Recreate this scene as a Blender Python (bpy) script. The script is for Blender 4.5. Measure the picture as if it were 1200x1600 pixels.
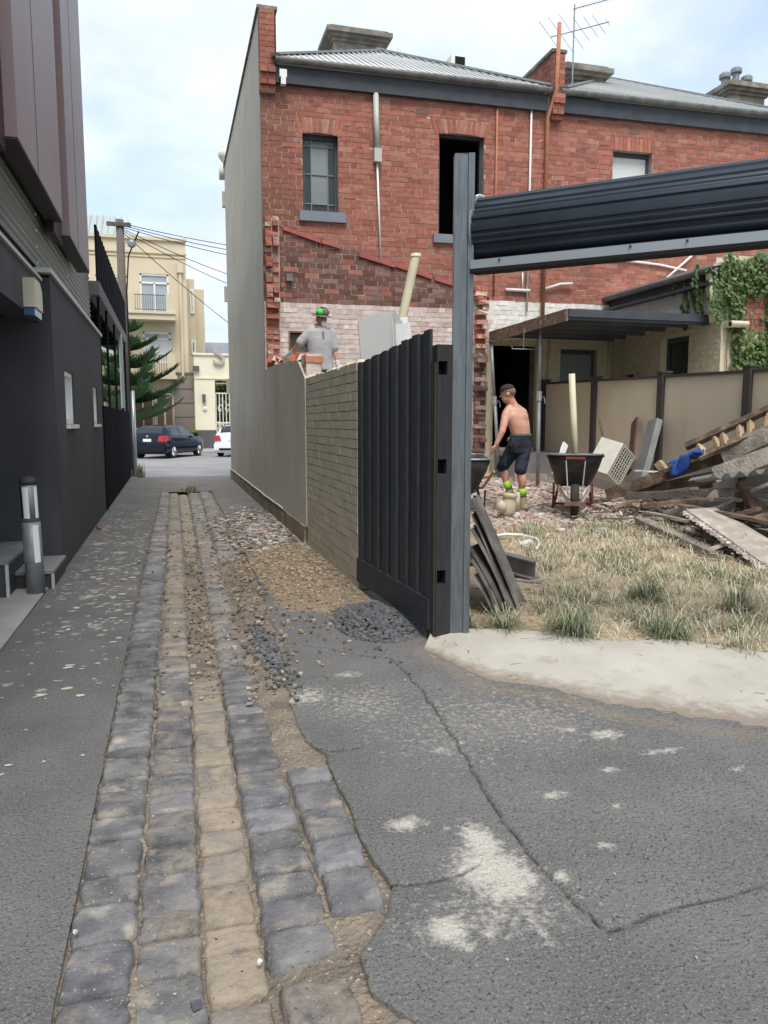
import bpy, math, random
import numpy as np
from mathutils import Vector, Matrix
from mathutils import noise as mnoise
random.seed(7)
rng = np.random.default_rng(11)
R = math.radians
scene = bpy.context.scene
for _o in list(bpy.data.objects): bpy.data.objects.remove(_o)

# ------------------------------------------------------------------ camera
F_PX, H_CAM = 1200.0, 1.55                      # focal length in pixels of a 1200x1600 frame, eye height
PITCH = math.atan(140 / F_PX)
YAW = math.atan(335 / math.hypot(F_PX, 140))
FW = Vector((math.sin(YAW) * math.cos(PITCH), math.cos(YAW) * math.cos(PITCH), -math.sin(PITCH)))
RT = Vector((math.cos(YAW), -math.sin(YAW), 0)); UP = RT.cross(FW)
cam_d = bpy.data.cameras.new('camera'); cam = bpy.data.objects.new('camera', cam_d)
scene.collection.objects.link(cam); scene.camera = cam
cam_d.sensor_fit = 'VERTICAL'; cam_d.sensor_height = 36.0; cam_d.lens = F_PX * 36.0 / 1600.0
cam_d.clip_start = 0.05; cam_d.clip_end = 1500
cam.matrix_world = Matrix(((RT.x, UP.x, -FW.x, 0), (RT.y, UP.y, -FW.y, 0), (RT.z, UP.z, -FW.z, H_CAM), (0, 0, 0, 1)))

# ------------------------------------------------------------------ sky, sun, exposure
SUN_EL, SUN_AZ = R(60), R(186)                  # azimuth clockwise from +Y: behind the camera, down the lane
w = bpy.data.worlds.new('World'); scene.world = w; w.use_nodes = True
nt = w.node_tree; nt.nodes.clear()
def N(t, **k):
    n = nt.nodes.new(t)
    for a, b in k.items(): setattr(n, a, b)
    return n
sky = N('ShaderNodeTexSky', sky_type='NISHITA', sun_disc=False, sun_elevation=SUN_EL, sun_rotation=SUN_AZ)
tc = N('ShaderNodeTexCoord'); sep = N('ShaderNodeSeparateXYZ')
nt.links.new(tc.outputs['Generated'], sep.inputs[0])
add = N('ShaderNodeMath', operation='ADD'); add.inputs[1].default_value = 0.22
nt.links.new(sep.outputs['Z'], add.inputs[0])
mx_ = N('ShaderNodeMath', operation='MAXIMUM'); mx_.inputs[1].default_value = 0.05
nt.links.new(add.outputs[0], mx_.inputs[0])
dv = N('ShaderNodeVectorMath', operation='DIVIDE'); cmb = N('ShaderNodeCombineXYZ')
for i in range(3): nt.links.new(mx_.outputs[0], cmb.inputs[i])
nt.links.new(tc.outputs['Generated'], dv.inputs[0]); nt.links.new(cmb.outputs[0], dv.inputs[1])
n1 = N('ShaderNodeTexNoise'); n1.inputs['Scale'].default_value = 1.5; n1.inputs['Detail'].default_value = 7; n1.inputs['Roughness'].default_value = 0.52
n2 = N('ShaderNodeTexNoise'); n2.inputs['Scale'].default_value = 2.6; n2.inputs['Detail'].default_value = 5
nt.links.new(dv.outputs[0], n1.inputs['Vector']); nt.links.new(dv.outputs[0], n2.inputs['Vector'])
cr = N('ShaderNodeValToRGB'); cr.color_ramp.elements[0].position = 0.30; cr.color_ramp.elements[1].position = 0.50
cr.color_ramp.elements[0].color = (0.30, 0.30, 0.30, 1); cr.color_ramp.elements[1].color = (0.97, 0.97, 0.97, 1)
nt.links.new(n1.outputs['Fac'], cr.inputs['Fac'])
cc = N('ShaderNodeValToRGB'); cc.color_ramp.elements[0].position = 0.3; cc.color_ramp.elements[1].position = 0.7
cc.color_ramp.elements[0].color = (2.9, 3.35, 3.95, 1); cc.color_ramp.elements[1].color = (4.2, 4.5, 4.85, 1)
nt.links.new(n2.outputs['Fac'], cc.inputs['Fac'])
mix = N('ShaderNodeMixRGB'); bg = N('ShaderNodeBackground'); out = N('ShaderNodeOutputWorld')
nt.links.new(cr.outputs['Color'], mix.inputs['Fac']); nt.links.new(sky.outputs[0], mix.inputs['Color1']); nt.links.new(cc.outputs[0], mix.inputs['Color2'])
nt.links.new(mix.outputs[0], bg.inputs['Color']); bg.inputs['Strength'].default_value = 0.1
nt.links.new(bg.outputs[0], out.inputs[0])
sd = bpy.data.lights.new('sun', 'SUN'); sun = bpy.data.objects.new('sun', sd); scene.collection.objects.link(sun)
sd.energy = 1.5; sd.angle = R(28); sd.color = (1.0, 0.95, 0.88)
_dir = Vector((math.sin(SUN_AZ) * math.cos(SUN_EL), math.cos(SUN_AZ) * math.cos(SUN_EL), math.sin(SUN_EL)))
sun.rotation_euler = _dir.to_track_quat('Z', 'Y').to_euler(); sun.location = _dir * 60
vs = scene.view_settings; vs.view_transform = 'Standard'; vs.look = 'None'; vs.gamma = 1; vs.use_curve_mapping = False; vs.exposure = 1.42

# ------------------------------------------------------------------ measuring helpers (a pixel of the photograph + a known plane = a point of the place)
CAMP = Vector((0, 0, H_CAM))
def ray(px, py): return FW + RT * ((px - 600) / F_PX) - UP * ((py - 800) / F_PX)
def onz(px, py, z=0.0): d = ray(px, py); return CAMP + d * ((z - H_CAM) / d.z)
def onX(px, py, X): d = ray(px, py); return CAMP + d * (X / d.x)
def onY(px, py, Y): d = ray(px, py); return CAMP + d * (Y / d.y)

# ------------------------------------------------------------------ materials
MATS = {}
def mat(name, col, col2=None, scale=6.0, rough=0.85, bump=0.0, bscale=40.0, metal=0.0, rnd=0.0, use_col=False, detail=6, stretch=None,
        spec=0.3, lo=0.35, hi=0.65, col3=None, scale3=1.2, lo3=0.5, hi3=0.7, trans=0.0, dist=0.02):
    m = bpy.data.materials.new(name); m.use_nodes = True
    t = m.node_tree; b = t.nodes['Principled BSDF']; L = t.links.new
    b.inputs['Roughness'].default_value = rough; b.inputs['Metallic'].default_value = metal; b.inputs['Specular IOR Level'].default_value = spec
    geo = t.nodes.new('ShaderNodeNewGeometry'); vec = geo.outputs['Position']
    if stretch:
        mp = t.nodes.new('ShaderNodeMapping'); mp.inputs['Scale'].default_value = stretch; L(vec, mp.inputs['Vector']); vec = mp.outputs[0]
    if rnd or True:
        oi = t.nodes.new('ShaderNodeObjectInfo')
    def noise_fac(sc, a, c, det=detail):
        n = t.nodes.new('ShaderNodeTexNoise'); n.inputs['Scale'].default_value = sc; n.inputs['Detail'].default_value = det
        L(vec, n.inputs['Vector'])
        mr = t.nodes.new('ShaderNodeMapRange'); mr.inputs['From Min'].default_value = a; mr.inputs['From Max'].default_value = c
        L(n.outputs['Fac'], mr.inputs['Value']); return mr.outputs[0]
    def mixc(f, a, c, mode='MIX'):
        mx = t.nodes.new('ShaderNodeMixRGB'); mx.blend_type = mode
        for s, v in (('Fac', f), ('Color1', a), ('Color2', c)):
            if isinstance(v, (int, float)): mx.inputs[s].default_value = v
            elif isinstance(v, tuple): mx.inputs[s].default_value = (*v, 1) if len(v) == 3 else v
            else: L(v, mx.inputs[s])
        return mx.outputs[0]
    c = tuple(col)
    if col2: c = mixc(noise_fac(scale, lo, hi), tuple(col), tuple(col2))
    if col3: c = mixc(noise_fac(scale3, lo3, hi3), c, tuple(col3))
    if use_col:
        at = t.nodes.new('ShaderNodeAttribute'); at.attribute_name = 'Col'
        c = mixc(1.0, c, at.outputs['Color'], 'MULTIPLY')
    if rnd:
        mr = t.nodes.new('ShaderNodeMapRange'); mr.inputs['To Min'].default_value = 1 - rnd; mr.inputs['To Max'].default_value = 1 + rnd
        L(oi.outputs['Random'], mr.inputs['Value'])
        c = mixc(1.0, c, mr.outputs[0], 'MULTIPLY')
    if isinstance(c, tuple): b.inputs['Base Color'].default_value = (*c, 1)
    else: L(c, b.inputs['Base Color'])
    if bump:
        n = t.nodes.new('ShaderNodeTexNoise'); n.inputs['Scale'].default_value = bscale; n.inputs['Detail'].default_value = 5
        L(vec, n.inputs['Vector']); bp = t.nodes.new('ShaderNodeBump'); bp.inputs['Strength'].default_value = bump; bp.inputs['Distance'].default_value = dist
        L(n.outputs['Fac'], bp.inputs['Height']); L(bp.outputs[0], b.inputs['Normal'])
    if trans: b.inputs['Transmission Weight'].default_value = trans
    m['_b'] = 1; MATS[name] = m; m.node_tree.nodes.active = b
    return m
def attr_layers(m, layers):
    """lay further colours over a material where a painted vertex mask plus noise says so: (attribute, colour, noise scale, softness)"""
    t = m.node_tree; L = t.links.new; b = t.nodes['Principled BSDF']
    src = b.inputs['Base Color'].links[0].from_socket if b.inputs['Base Color'].links else None
    geo = t.nodes.new('ShaderNodeNewGeometry')
    for an, colr, sc, soft, amp in layers:
        at = t.nodes.new('ShaderNodeAttribute'); at.attribute_name = an
        n = t.nodes.new('ShaderNodeTexNoise'); n.inputs['Scale'].default_value = sc; n.inputs['Detail'].default_value = 7; n.inputs['Roughness'].default_value = 0.65
        L(geo.outputs['Position'], n.inputs['Vector'])
        ma = t.nodes.new('ShaderNodeMath'); ma.operation = 'MULTIPLY_ADD'; ma.inputs[1].default_value = amp; L(n.outputs['Fac'], ma.inputs[0])
        ad = t.nodes.new('ShaderNodeMath'); ad.operation = 'SUBTRACT'; ad.inputs[1].default_value = amp * 0.5
        L(at.outputs['Fac'], ma.inputs[2]); L(ma.outputs[0], ad.inputs[0])
        mr = t.nodes.new('ShaderNodeMapRange'); mr.inputs['From Min'].default_value = 0.5 - soft; mr.inputs['From Max'].default_value = 0.5 + soft
        L(ad.outputs[0], mr.inputs['Value'])
        gate = t.nodes.new('ShaderNodeMapRange'); gate.inputs['From Max'].default_value = .14; L(at.outputs['Fac'], gate.inputs['Value'])
        mul = t.nodes.new('ShaderNodeMath'); mul.operation = 'MULTIPLY'; L(mr.outputs[0], mul.inputs[0]); L(gate.outputs[0], mul.inputs[1])
        mx = t.nodes.new('ShaderNodeMixRGB'); L(mul.outputs[0], mx.inputs['Fac'])
        if src: L(src, mx.inputs['Color1'])
        else: mx.inputs['Color1'].default_value = b.inputs['Base Color'].default_value
        mx.inputs['Color2'].default_value = (*colr, 1); src = mx.outputs[0]
    L(src, b.inputs['Base Color'])
    return m
def fine_bump(m, scale, strength, dist=.006):
    """a second, finer relief on top of a material's own"""
    t = m.node_tree; L = t.links.new; b = t.nodes['Principled BSDF']; prev = b.inputs['Normal'].links[0].from_socket
    geo = t.nodes.new('ShaderNodeNewGeometry'); v = t.nodes.new('ShaderNodeTexNoise'); v.inputs['Scale'].default_value = scale; v.inputs['Detail'].default_value = 4; v.inputs['Roughness'].default_value = .7
    L(geo.outputs['Position'], v.inputs['Vector']); bp = t.nodes.new('ShaderNodeBump'); bp.inputs['Strength'].default_value = strength; bp.inputs['Distance'].default_value = dist
    L(v.outputs['Fac'], bp.inputs['Height']); L(prev, bp.inputs['Normal']); L(bp.outputs[0], b.inputs['Normal']); return m
def speckle(m, col, scale, thr, soft=0.05):
    """small light or dark grains in a surface"""
    t = m.node_tree; L = t.links.new; b = t.nodes['Principled BSDF']; src = b.inputs['Base Color'].links[0].from_socket
    geo = t.nodes.new('ShaderNodeNewGeometry'); v = t.nodes.new('ShaderNodeTexNoise'); v.inputs['Scale'].default_value = scale; v.inputs['Detail'].default_value = 2
    L(geo.outputs['Position'], v.inputs['Vector'])
    mr = t.nodes.new('ShaderNodeMapRange'); mr.inputs['From Min'].default_value = thr; mr.inputs['From Max'].default_value = thr + soft; L(v.outputs['Fac'], mr.inputs['Value'])
    mx = t.nodes.new('ShaderNodeMixRGB'); L(mr.outputs[0], mx.inputs['Fac']); L(src, mx.inputs['Color1']); mx.inputs['Color2'].default_value = (*col, 1)
    L(mx.outputs[0], b.inputs['Base Color']); return m

# ------------------------------------------------------------------ mesh helpers
class MB:
    def __init__(s): s.v = []; s.f = []; s.c = []
    def add(s, verts, faces, col=None):
        o = len(s.v); s.v += [tuple(x) for x in verts]; s.f += [tuple(i + o for i in f) for f in faces]
        s.c += [col] * len(faces); return s
    def quad(s, a, b, c, d, col=None): return s.add([a, b, c, d], [(0, 1, 2, 3)], col)
    def box(s, c, size, M=None, col=None):
        x, y, z = size[0] / 2, size[1] / 2, size[2] / 2
        vs_ = [Vector((i * x, j * y, k * z)) for i in (-1, 1) for j in (-1, 1) for k in (-1, 1)]
        c = Vector(c); vs_ = [(M @ p if M else p) + c for p in vs_]
        return s.add(vs_, [(0, 1, 3, 2), (4, 6, 7, 5), (0, 4, 5, 1), (2, 3, 7, 6), (0, 2, 6, 4), (1, 5, 7, 3)], col)
    def b2(s, lo, hi, col=None):
        return s.box([(a + b) / 2 for a, b in zip(lo, hi)], [abs(b - a) for a, b in zip(lo, hi)], None, col)
    def beam(s, p0, p1, w_, h_, up=(0, 0, 1), col=None):
        p0, p1 = Vector(p0), Vector(p1); d = p1 - p0; l = d.length; d.normalize(); u = Vector(up)
        sd_ = d.cross(u); sd_ = sd_.normalized() if sd_.length > 1e-5 else Vector((1, 0, 0)); u = sd_.cross(d)
        M = Matrix((d, sd_, u)).transposed(); return s.box((p0 + p1) / 2, (l, w_, h_), M, col)
    def tube(s, pts, r, n=8, col=None, cap=True):
        pts = [Vector(p) for p in pts]; rs = r if isinstance(r, (list, tuple)) else [r] * len(pts); V = []; Fc = []
        prev = None
        for i, p in enumerate(pts):
            d = (pts[min(i + 1, len(pts) - 1)] - pts[max(i - 1, 0)]).normalized()
            if prev is None: a = d.cross(Vector((0, 0, 1))); a = a.normalized() if a.length > 1e-3 else Vector((1, 0, 0))
            else: a = (prev - d * prev.dot(d)).normalized()
            prev = a; b_ = d.cross(a)
            V += [p + (a * math.cos(2 * math.pi * k / n) + b_ * math.sin(2 * math.pi * k / n)) * rs[i] for k in range(n)]
        for i in range(len(pts) - 1):
            Fc += [(i * n + k, i * n + (k + 1) % n, (i + 1) * n + (k + 1) % n, (i + 1) * n + k) for k in range(n)]
        if cap: Fc += [tuple(range(n - 1, -1, -1)), tuple((len(pts) - 1) * n + k for k in range(n))]
        return s.add(V, Fc, col)
    def rings(s, rings, cap=True, col=None, closed=True):
        n = len(rings[0]); V = [p for r_ in rings for p in r_]; Fc = []
        for i in range(len(rings) - 1):
            Fc += [(i * n + k, i * n + (k + 1) % n, (i + 1) * n + (k + 1) % n, (i + 1) * n + k) for k in range(n if closed else n - 1)]
        if cap and closed: Fc += [tuple(range(n - 1, -1, -1)), tuple((len(rings) - 1) * n + k for k in range(n))]
        return s.add(V, Fc, col)
    def lathe(s, prof, o, n=16, M=None, col=None):
        o = Vector(o); rr = []
        for r_, z in prof:
            ring = [Vector((r_ * math.cos(2 * math.pi * k / n), r_ * math.sin(2 * math.pi * k / n), z)) for k in range(n)]
            rr.append([(M @ p if M else p) + o for p in ring])
        return s.rings(rr, True, col)
    def prism(s, poly, vec, col=None):
        n = len(poly); poly = [Vector(p) for p in poly]; vec = Vector(vec)
        return s.add(poly + [p + vec for p in poly], [tuple(range(n - 1, -1, -1)), tuple(range(n, 2 * n))] + [(k, (k + 1) % n, n + (k + 1) % n, n + k) for k in range(n)], col)
ORG = {}
COLL = scene.collection
def link_mesh(name, me, m, parent=None, kind=None, loc=(0, 0, 0)):
    o = bpy.data.objects.new(name, me); COLL.objects.link(o); o.location = loc
    if m: me.materials.append(m) if not me.materials else None
    if parent: o.parent = parent
    if kind: o['kind'] = kind
    return o
def to_mesh(name, verts, faces, cols=None, smooth=False, attrs=None):
    me = bpy.data.meshes.new(name)
    me.from_pydata([tuple(v) for v in verts], [], faces)
    if cols is not None and any(c is not None for c in cols):
        a = me.attributes.new('Col', 'FLOAT_COLOR', 'FACE')
        a.data.foreach_set('color', np.array([(*(c or (1, 1, 1))[:3], 1.0) for c in cols], dtype=np.float32).ravel())
    if attrs:
        for k, val in attrs.items():
            a = me.attributes.new(k, 'FLOAT', 'POINT'); a.data.foreach_set('value', np.asarray(val, dtype=np.float32))
    if smooth: me.polygons.foreach_set('use_smooth', [True] * len(me.polygons))
    me.update(); return me
def build(name, mb, m, parent=None, kind=None, smooth=False, attrs=None):
    """mb is in world coordinates; the object's origin is its thing's base"""
    V = [Vector(v) for v in mb.v]
    if parent is not None: org = ORG[parent.name]; loc = (0, 0, 0)
    else:
        a = np.array(mb.v); org = Vector(((a[:, 0].min() + a[:, 0].max()) / 2, (a[:, 1].min() + a[:, 1].max()) / 2, a[:, 2].min())); loc = org
    me = to_mesh(name, [v - org for v in V], mb.f, mb.c, smooth, attrs)
    o = link_mesh(name, me, m, parent, kind, loc); ORG[o.name] = org
    return o
def tag(o, label=None, cat=None, group=None, kind=None):
    if label: o['label'] = label
    if cat: o['category'] = cat
    if group: o['group'] = group
    if kind: o['kind'] = kind
    return o
def thing(name, loc, label, cat, group=None):
    o = bpy.data.objects.new(name, None); COLL.objects.link(o); o.location = loc; o.empty_display_size = 0.2
    ORG[o.name] = Vector(loc); return tag(o, label, cat, group)
def fbm(x, y, s, seed=0.0, oct_=3):
    v = 0; a = 1; t = 0
    for k in range(oct_): v += a * mnoise.noise(Vector((x * s, y * s, seed + 7.3 * k))); t += a; a *= 0.5; s *= 2.03
    return v / t
def grid_mesh(xs, ys, zf):
    """rows over ys, columns over xs(row)"""
    V = []; n = None
    for y in ys:
        row = xs(y) if callable(xs) else xs; n = len(row)
        V += [(x, y, zf(x, y)) for x in row]
    Fc = [(j * n + i, j * n + i + 1, (j + 1) * n + i + 1, (j + 1) * n + i) for j in range(len(ys) - 1) for i in range(n - 1)]
    return V, Fc
def smooth01(t): t = max(0.0, min(1.0, t)); return t * t * (3 - 2 * t)
def lerp_tab(tab, y):
    if y <= tab[0][0]: return tab[0][1]
    for (a, va), (b, vb) in zip(tab, tab[1:]):
        if y <= b: return va + (vb - va) * (y - a) / (b - a)
    return tab[-1][1]
def chunk(mb, c, size, col=None, flat=1.0, r=random):
    """an angular broken fragment, 8 corners knocked about"""
    M = Matrix.Rotation(r.uniform(0, 6.28), 3, 'Z') @ Matrix.Rotation(r.uniform(-.5, .5), 3, 'X')
    sx, sy, sz = size if isinstance(size, tuple) else (size, size * r.uniform(.5, .9), size * r.uniform(.3, .7) * flat)
    vs_ = [M @ Vector((i * sx / 2 * r.uniform(.55, 1), j * sy / 2 * r.uniform(.55, 1), k * sz / 2 * r.uniform(.6, 1))) + Vector(c) for i in (-1, 1) for j in (-1, 1) for k in (-1, 1)]
    mb.add(vs_, [(0, 1, 3, 2), (4, 6, 7, 5), (0, 4, 5, 1), (2, 3, 7, 6), (0, 2, 6, 4), (1, 5, 7, 3)], col)
# ================================================================== GROUND
m_asph = mat('asphalt_worn', (.145, .143, .14), (.19, .186, .18), scale=2.2, rough=.92, bump=1.0, bscale=62, dist=.022, detail=8, col3=(.22, .212, .20), scale3=.9, lo3=.52, hi3=.75)
speckle(m_asph, (.24, .235, .225), 120, .58); speckle(m_asph, (.07, .07, .07), 85, .61); fine_bump(m_asph, 160, .9, .008)
attr_layers(m_asph, [('soil', (.25, .21, .16), 14, .28, 1.2), ('dust', (.56, .525, .46), 30, .26, 1.7), ('crack', (.045, .041, .036), 45, .3, 1.0)])
m_road = mat('road_asphalt', (.20, .20, .205), (.26, .26, .26), scale=.7, rough=.9, bump=.3, bscale=60)
m_soil = mat('sandy_dirt', (.235, .195, .15), (.14, .12, .10), scale=5, rough=.97, bump=1.0, bscale=45, col3=(.30, .24, .175), scale3=2.3, dist=.03)
speckle(m_soil, (.42, .36, .28), 60, .64)
m_earth = mat('earth', (.16, .14, .11), (.2, .18, .14), scale=.5, rough=.95)
m_conc = mat('pale_concrete', (.345, .325, .28), (.41, .39, .34), scale=2.4, rough=.9, bump=.35, bscale=55, col3=(.30, .275, .23), scale3=4.5, lo3=.56, hi3=.74, dist=.01)
attr_layers(m_conc, [('soil', (.22, .185, .145), 16, .25, 1.1)])
m_pad = mat('grey_concrete', (.27, .265, .255), (.34, .33, .315), scale=3, rough=.88, bump=.2, bscale=60)
m_blue = mat('bluestone', (.085, .087, .091), (.185, .182, .18), scale=7, rough=.85, bump=1.0, bscale=26, use_col=True, dist=.015, col3=(.33, .28, .22), scale3=8, lo3=.58, hi3=.74)
attr_layers(m_blue, [('sand', (.31, .255, .19), 9, .3, 1.4)])
fine_bump(m_blue, 120, .9, .006); speckle(m_blue, (.06, .06, .062), 60, .70, .04); speckle(m_blue, (.30, .285, .26), 90, .66)

mb = MB(); mb.quad((-400, -200, -.16), (400, -200, -.16), (400, 700, -.16), (-400, 700, -.16))
tag(build('ground', mb, m_earth), 'bare ground under the lane and the street', 'ground', kind='structure')
mb = MB(); mb.b2((-60, 22.6, -.12), (60, 39.6, -.02))
tag(build('road', mb, m_road), 'pale asphalt street crossing the end of the lane', 'road', kind='structure')
mb = MB(); mb.b2((-60, 39.6, -.12), (60, 46.0, .10))
tag(build('footpath', mb, m_pad), 'footpath in front of the cream apartment block', 'footpath', kind='structure')
mb = MB(); mb.b2((-60, 39.45, -.1), (60, 39.595, .115))
tag(build('kerb', mb, m_pad), 'stone kerb along the far side of the street', 'kerb', kind='structure')

COLS = [(2.0, [-.345, -.15, .045, .228, .445, .635]), (8.0, [-.325, -.095, .105, .285, .48, .70]), (16.0, [-.25, -.05, .14, .34, .58, .83])]
def col_edges(y):
    if y <= 2: return COLS[0][1]
    for (a, ea), (b, eb) in zip(COLS, COLS[1:]):
        if y <= b: return [p + (q - p) * (y - a) / (b - a) for p, q in zip(ea, eb)]
    return COLS[-1][1]
EDGE_R = [(1.2, .66), (1.62, .60), (1.74, .56), (1.88, .485), (2.03, .49), (2.12, .56), (2.2, .63), (2.32, .675), (2.5, .652), (2.69, .64), (2.9, .66), (3.06, .65), (3.4, .655), (3.6, .60), (3.81, .585), (4.1, .60),
          (4.53, .635), (4.9, .70), (5.37, .73), (6.0, .715), (6.85, .76), (8.1, .80), (9.5, .83), (11, .82), (13.5, .845), (17.4, .86), (23, .88)]
def edge_r(y): return lerp_tab(EDGE_R, y) + .014 * mnoise.noise(Vector((0, y * 6, 3))) + .006 * mnoise.noise(Vector((0, y * 21, 5)))
def edge_l(y): return col_edges(y)[0] - .001 + .008 * mnoise.noise(Vector((2, y * 5, 9)))
def dish(x, y):
    e = col_edges(y); c = (e[2] + e[3]) / 2
    return -.062 * math.exp(-((x - c) / .21) ** 2)

# left strip of asphalt (runs to the building on the left)
def seg_d(px, py, a, b):
    ax, ay = a; bx, by = b; dx, dy = bx - ax, by - ay
    t = max(0, min(1, ((px - ax) * dx + (py - ay) * dy) / (dx * dx + dy * dy))); return math.hypot(px - ax - t * dx, py - ay - t * dy)
splats = [(random.uniform(-1.0, -.35), random.triangular(4.5, 15, 8), random.choice([.01, .014, .018, .03])) for _ in range(260)] + [(-.62, 9.6, .07), (-.75, 7.2, .06), (-.9, 10.4, .07)]
def z_asph(x, y): return .006 * fbm(x, y, .9, 1) + .0022 * fbm(x, y, 14, 2, 2)
ysl = list(np.arange(1.0, 16, .035)) + list(np.arange(16, 23.0, .2))
ul = np.linspace(0, 1, 46)
V, Fc = grid_mesh(lambda y: [edge_l(y) + (-1.14 - edge_l(y)) * t for t in ul][::-1], ysl, z_asph)
dust = []
for (x, y, z) in V:
    d = 0.0
    for sx, sy, sr in splats:
        if abs(y - sy) < .3 and abs(x - sx) < .3:
            q = math.hypot((x - sx) * .8, (y - sy)) / sr
            if q < 2.2: d = max(d, .78 * math.exp(-q * q * .8))
    dust.append(d)
soil = [max(0.0, .08 - (edge_l(y) - x) * 4) for x, y, z in V]
n = len(V); V2 = V + [(-1.14 if False else x, y, -.12) for x, y, z in []]
me = to_mesh('asphalt', V, Fc, None, True, {'dust': dust, 'soil': soil, 'crack': [0] * n})
tag(link_mesh('asphalt_strip', me, m_asph), 'asphalt strip between the dark building and the cobbles', 'asphalt', kind='structure')
mb = MB(); mb.quad((-9, -2, -.006), (-1.13, -2, -.006), (-1.13, 8.6, -.006), (-9, 8.6, -.006))
mb.quad((-1.14, -2, -.01), (-.3, -2, -.01), (-.3, 1.02, -.01), (-1.14, 1.02, -.01)); mb.quad((-.3, -2, -.02), (8, -2, -.02), (8, 1.22, -.02), (-.3, 1.22, -.02))
tag(build('asphalt_forecourt', mb, m_asph), 'asphalt in front of the lane', 'asphalt', kind='structure')
mb = MB(); mb.prism([(-1.145, 7.68, .0), (-1.16, 5.65, .0), (-1.2, 3.5, 0), (-6, 3.5, 0), (-6, 7.68, 0)], (0, 0, .014))
tag(build('concrete_pad', mb, m_pad), 'grey concrete pad at the foot of the entry steps', 'concrete pad', kind='structure')

# right side of the lane: broken edge, cracks, raised patch, plaster dust
FR = [(1.60, 4.82), (1.66, 4.45), (1.72, 4.05), (2.0, 3.81), (2.21, 3.49), (2.5, 3.19), (2.81, 3.02), (3.6, 2.62), (5.2, 2.0)]
CRK = [[(1.36, 4.75), (1.37, 4.4), (1.365, 4.09), (1.33, 3.7), (1.29, 3.29), (1.255, 3.0), (1.22, 2.74), (1.205, 2.5), (1.21, 2.27), (1.22, 2.08), (1.245, 1.925)],
       [(1.245, 1.925), (1.49, 1.965), (1.7, 1.97), (1.89, 1.99), (2.4, 2.03), (3.2, 2.1)], [(.66, 2.34), (.78, 2.315), (.92, 2.335), (1.0, 2.37)], [(.62, 3.5), (.72, 3.42), (.83, 3.44)],
       [(.74, 5.3), (1.0, 5.1), (1.2, 4.85), (1.36, 4.75)]]
def crack_d(x, y):
    jx = .012 * mnoise.noise(Vector((x * 9, y * 9, 1))); jy = .012 * mnoise.noise(Vector((x * 9, y * 9, 4)))
    return min(seg_d(x + jx, y + jy, a, b) for c in CRK for a, b in zip(c, c[1:]))
BLOBS = [(1.07, 2.5, .06, .12, 1.0), (1.03, 2.33, .12, .13, 1.0), (1.09, 2.27, .08, .08, .95), (1.04, 2.2, .11, .07, .8), (.775, 2.06, .06, .06, 1.0), (.83, 2.7, .07, .05, .8), (2.05, 3.25, .09, .06, .7), (1.25, 2.22, .03, .03, .8), (.80, 1.98, .02, .03, .8),
         (.72, 4.2, .12, .16, .52), (1.0, 4.0, .3, .35, .34), (.95, 2.1, .3, .16, .40), (1.3, 3.6, .5, .6, .26), (1.75, 3.6, .5, .5, .28), (1.5, 2.75, .05, .03, .75), (1.85, 2.9, .04, .03, .7), (2.2, 3.0, .1, .03, .6), (1.2, 3.3, .07, .05, .5),
         (1.05, 2.0, .02, .12, .55), (.9, 2.02, .025, .025, .7), (1.5, 2.35, .03, .03, .6), (1.7, 2.6, .03, .02, .6), (2.4, 2.75, .03, .02, .6), (1.02, 4.5, .1, .06, .5), (1.9, 3.35, .04, .03, .7), (.98, 2.62, .02, .02, .6)]
us = np.concatenate([np.linspace(0, 1.0, 72), np.linspace(1.02, 1.75, 42), np.linspace(1.85, 7.0, 30)])
ysr = list(np.arange(1.2, 3.6, .0135)) + list(np.arange(3.6, 5.6, .022)) + list(np.arange(5.6, 6.8, .05)) 
def row_r(y): e = edge_r(y); return [e + t for t in us]
def z_r(x, y):
    z = z_asph(x, y)
    if y < 5.6 and x < 3.3:
        d = crack_d(x, y); z -= .010 * math.exp(-(d / .009) ** 2)
        if x > 1.22 and y > 1.93 + .05 * (x - 1.2) and x > lerp_tab([(1.9, 1.24), (2.3, 1.21), (3.0, 1.25), (4.0, 1.36), (4.8, 1.37)], y): z += .005
    return z
def dust_at(x, y):
    d = 0.02
    for bx, by, rx, ry, a in BLOBS:
        q = ((x - bx) / rx) ** 2 + ((y - by) / ry) ** 2
        if q < 6: d = max(d, a * math.exp(-q * .75))
    return d
def slab_soil(x, y):
    if y > 5 or x < 1.4: return 0.0
    d = min(seg_d(x, y, a, b) for a, b in zip(FR, FR[1:])); return max(0.0, .58 - d * 3.2)
def soil_at(x, y): return max(0.0, .36 - (x - edge_r(y)) * 9) + .62 * smooth01((y - 5.7) / .9) * smooth01((x - .95) / .3) * smooth01((11 - y) / 2) + slab_soil(x, y)
def asph_right(name, ys, row, label):
    V, Fc = grid_mesh(row, ys, z_r); nn = len(row(ys[0])); base = len(V)
    at = {'dust': [dust_at(x, y) for x, y, z in V], 'soil': [soil_at(x, y) for x, y, z in V], 'crack': [(.72 * math.exp(-(crack_d(x, y) / .009) ** 2) if y < 5.6 and x < 3.3 else 0) for x, y, z in V]}
    V += [(V[j * nn][0] + .012, V[j * nn][1], -.09) for j in range(len(ys))]
    Fc += [(base + j, j * nn, (j + 1) * nn, base + j + 1) for j in range(len(ys) - 1)]
    for k, vv in (('dust', 0), ('soil', .35), ('crack', .2)): at[k] += [vv] * len(ys)
    tag(link_mesh(name, to_mesh(name, V, Fc, None, True, at), m_asph), label, 'asphalt', kind='structure')
asph_right('asphalt_apron', ysr, row_r, 'cracked asphalt spattered with plaster dust in front of the gate')
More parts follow.
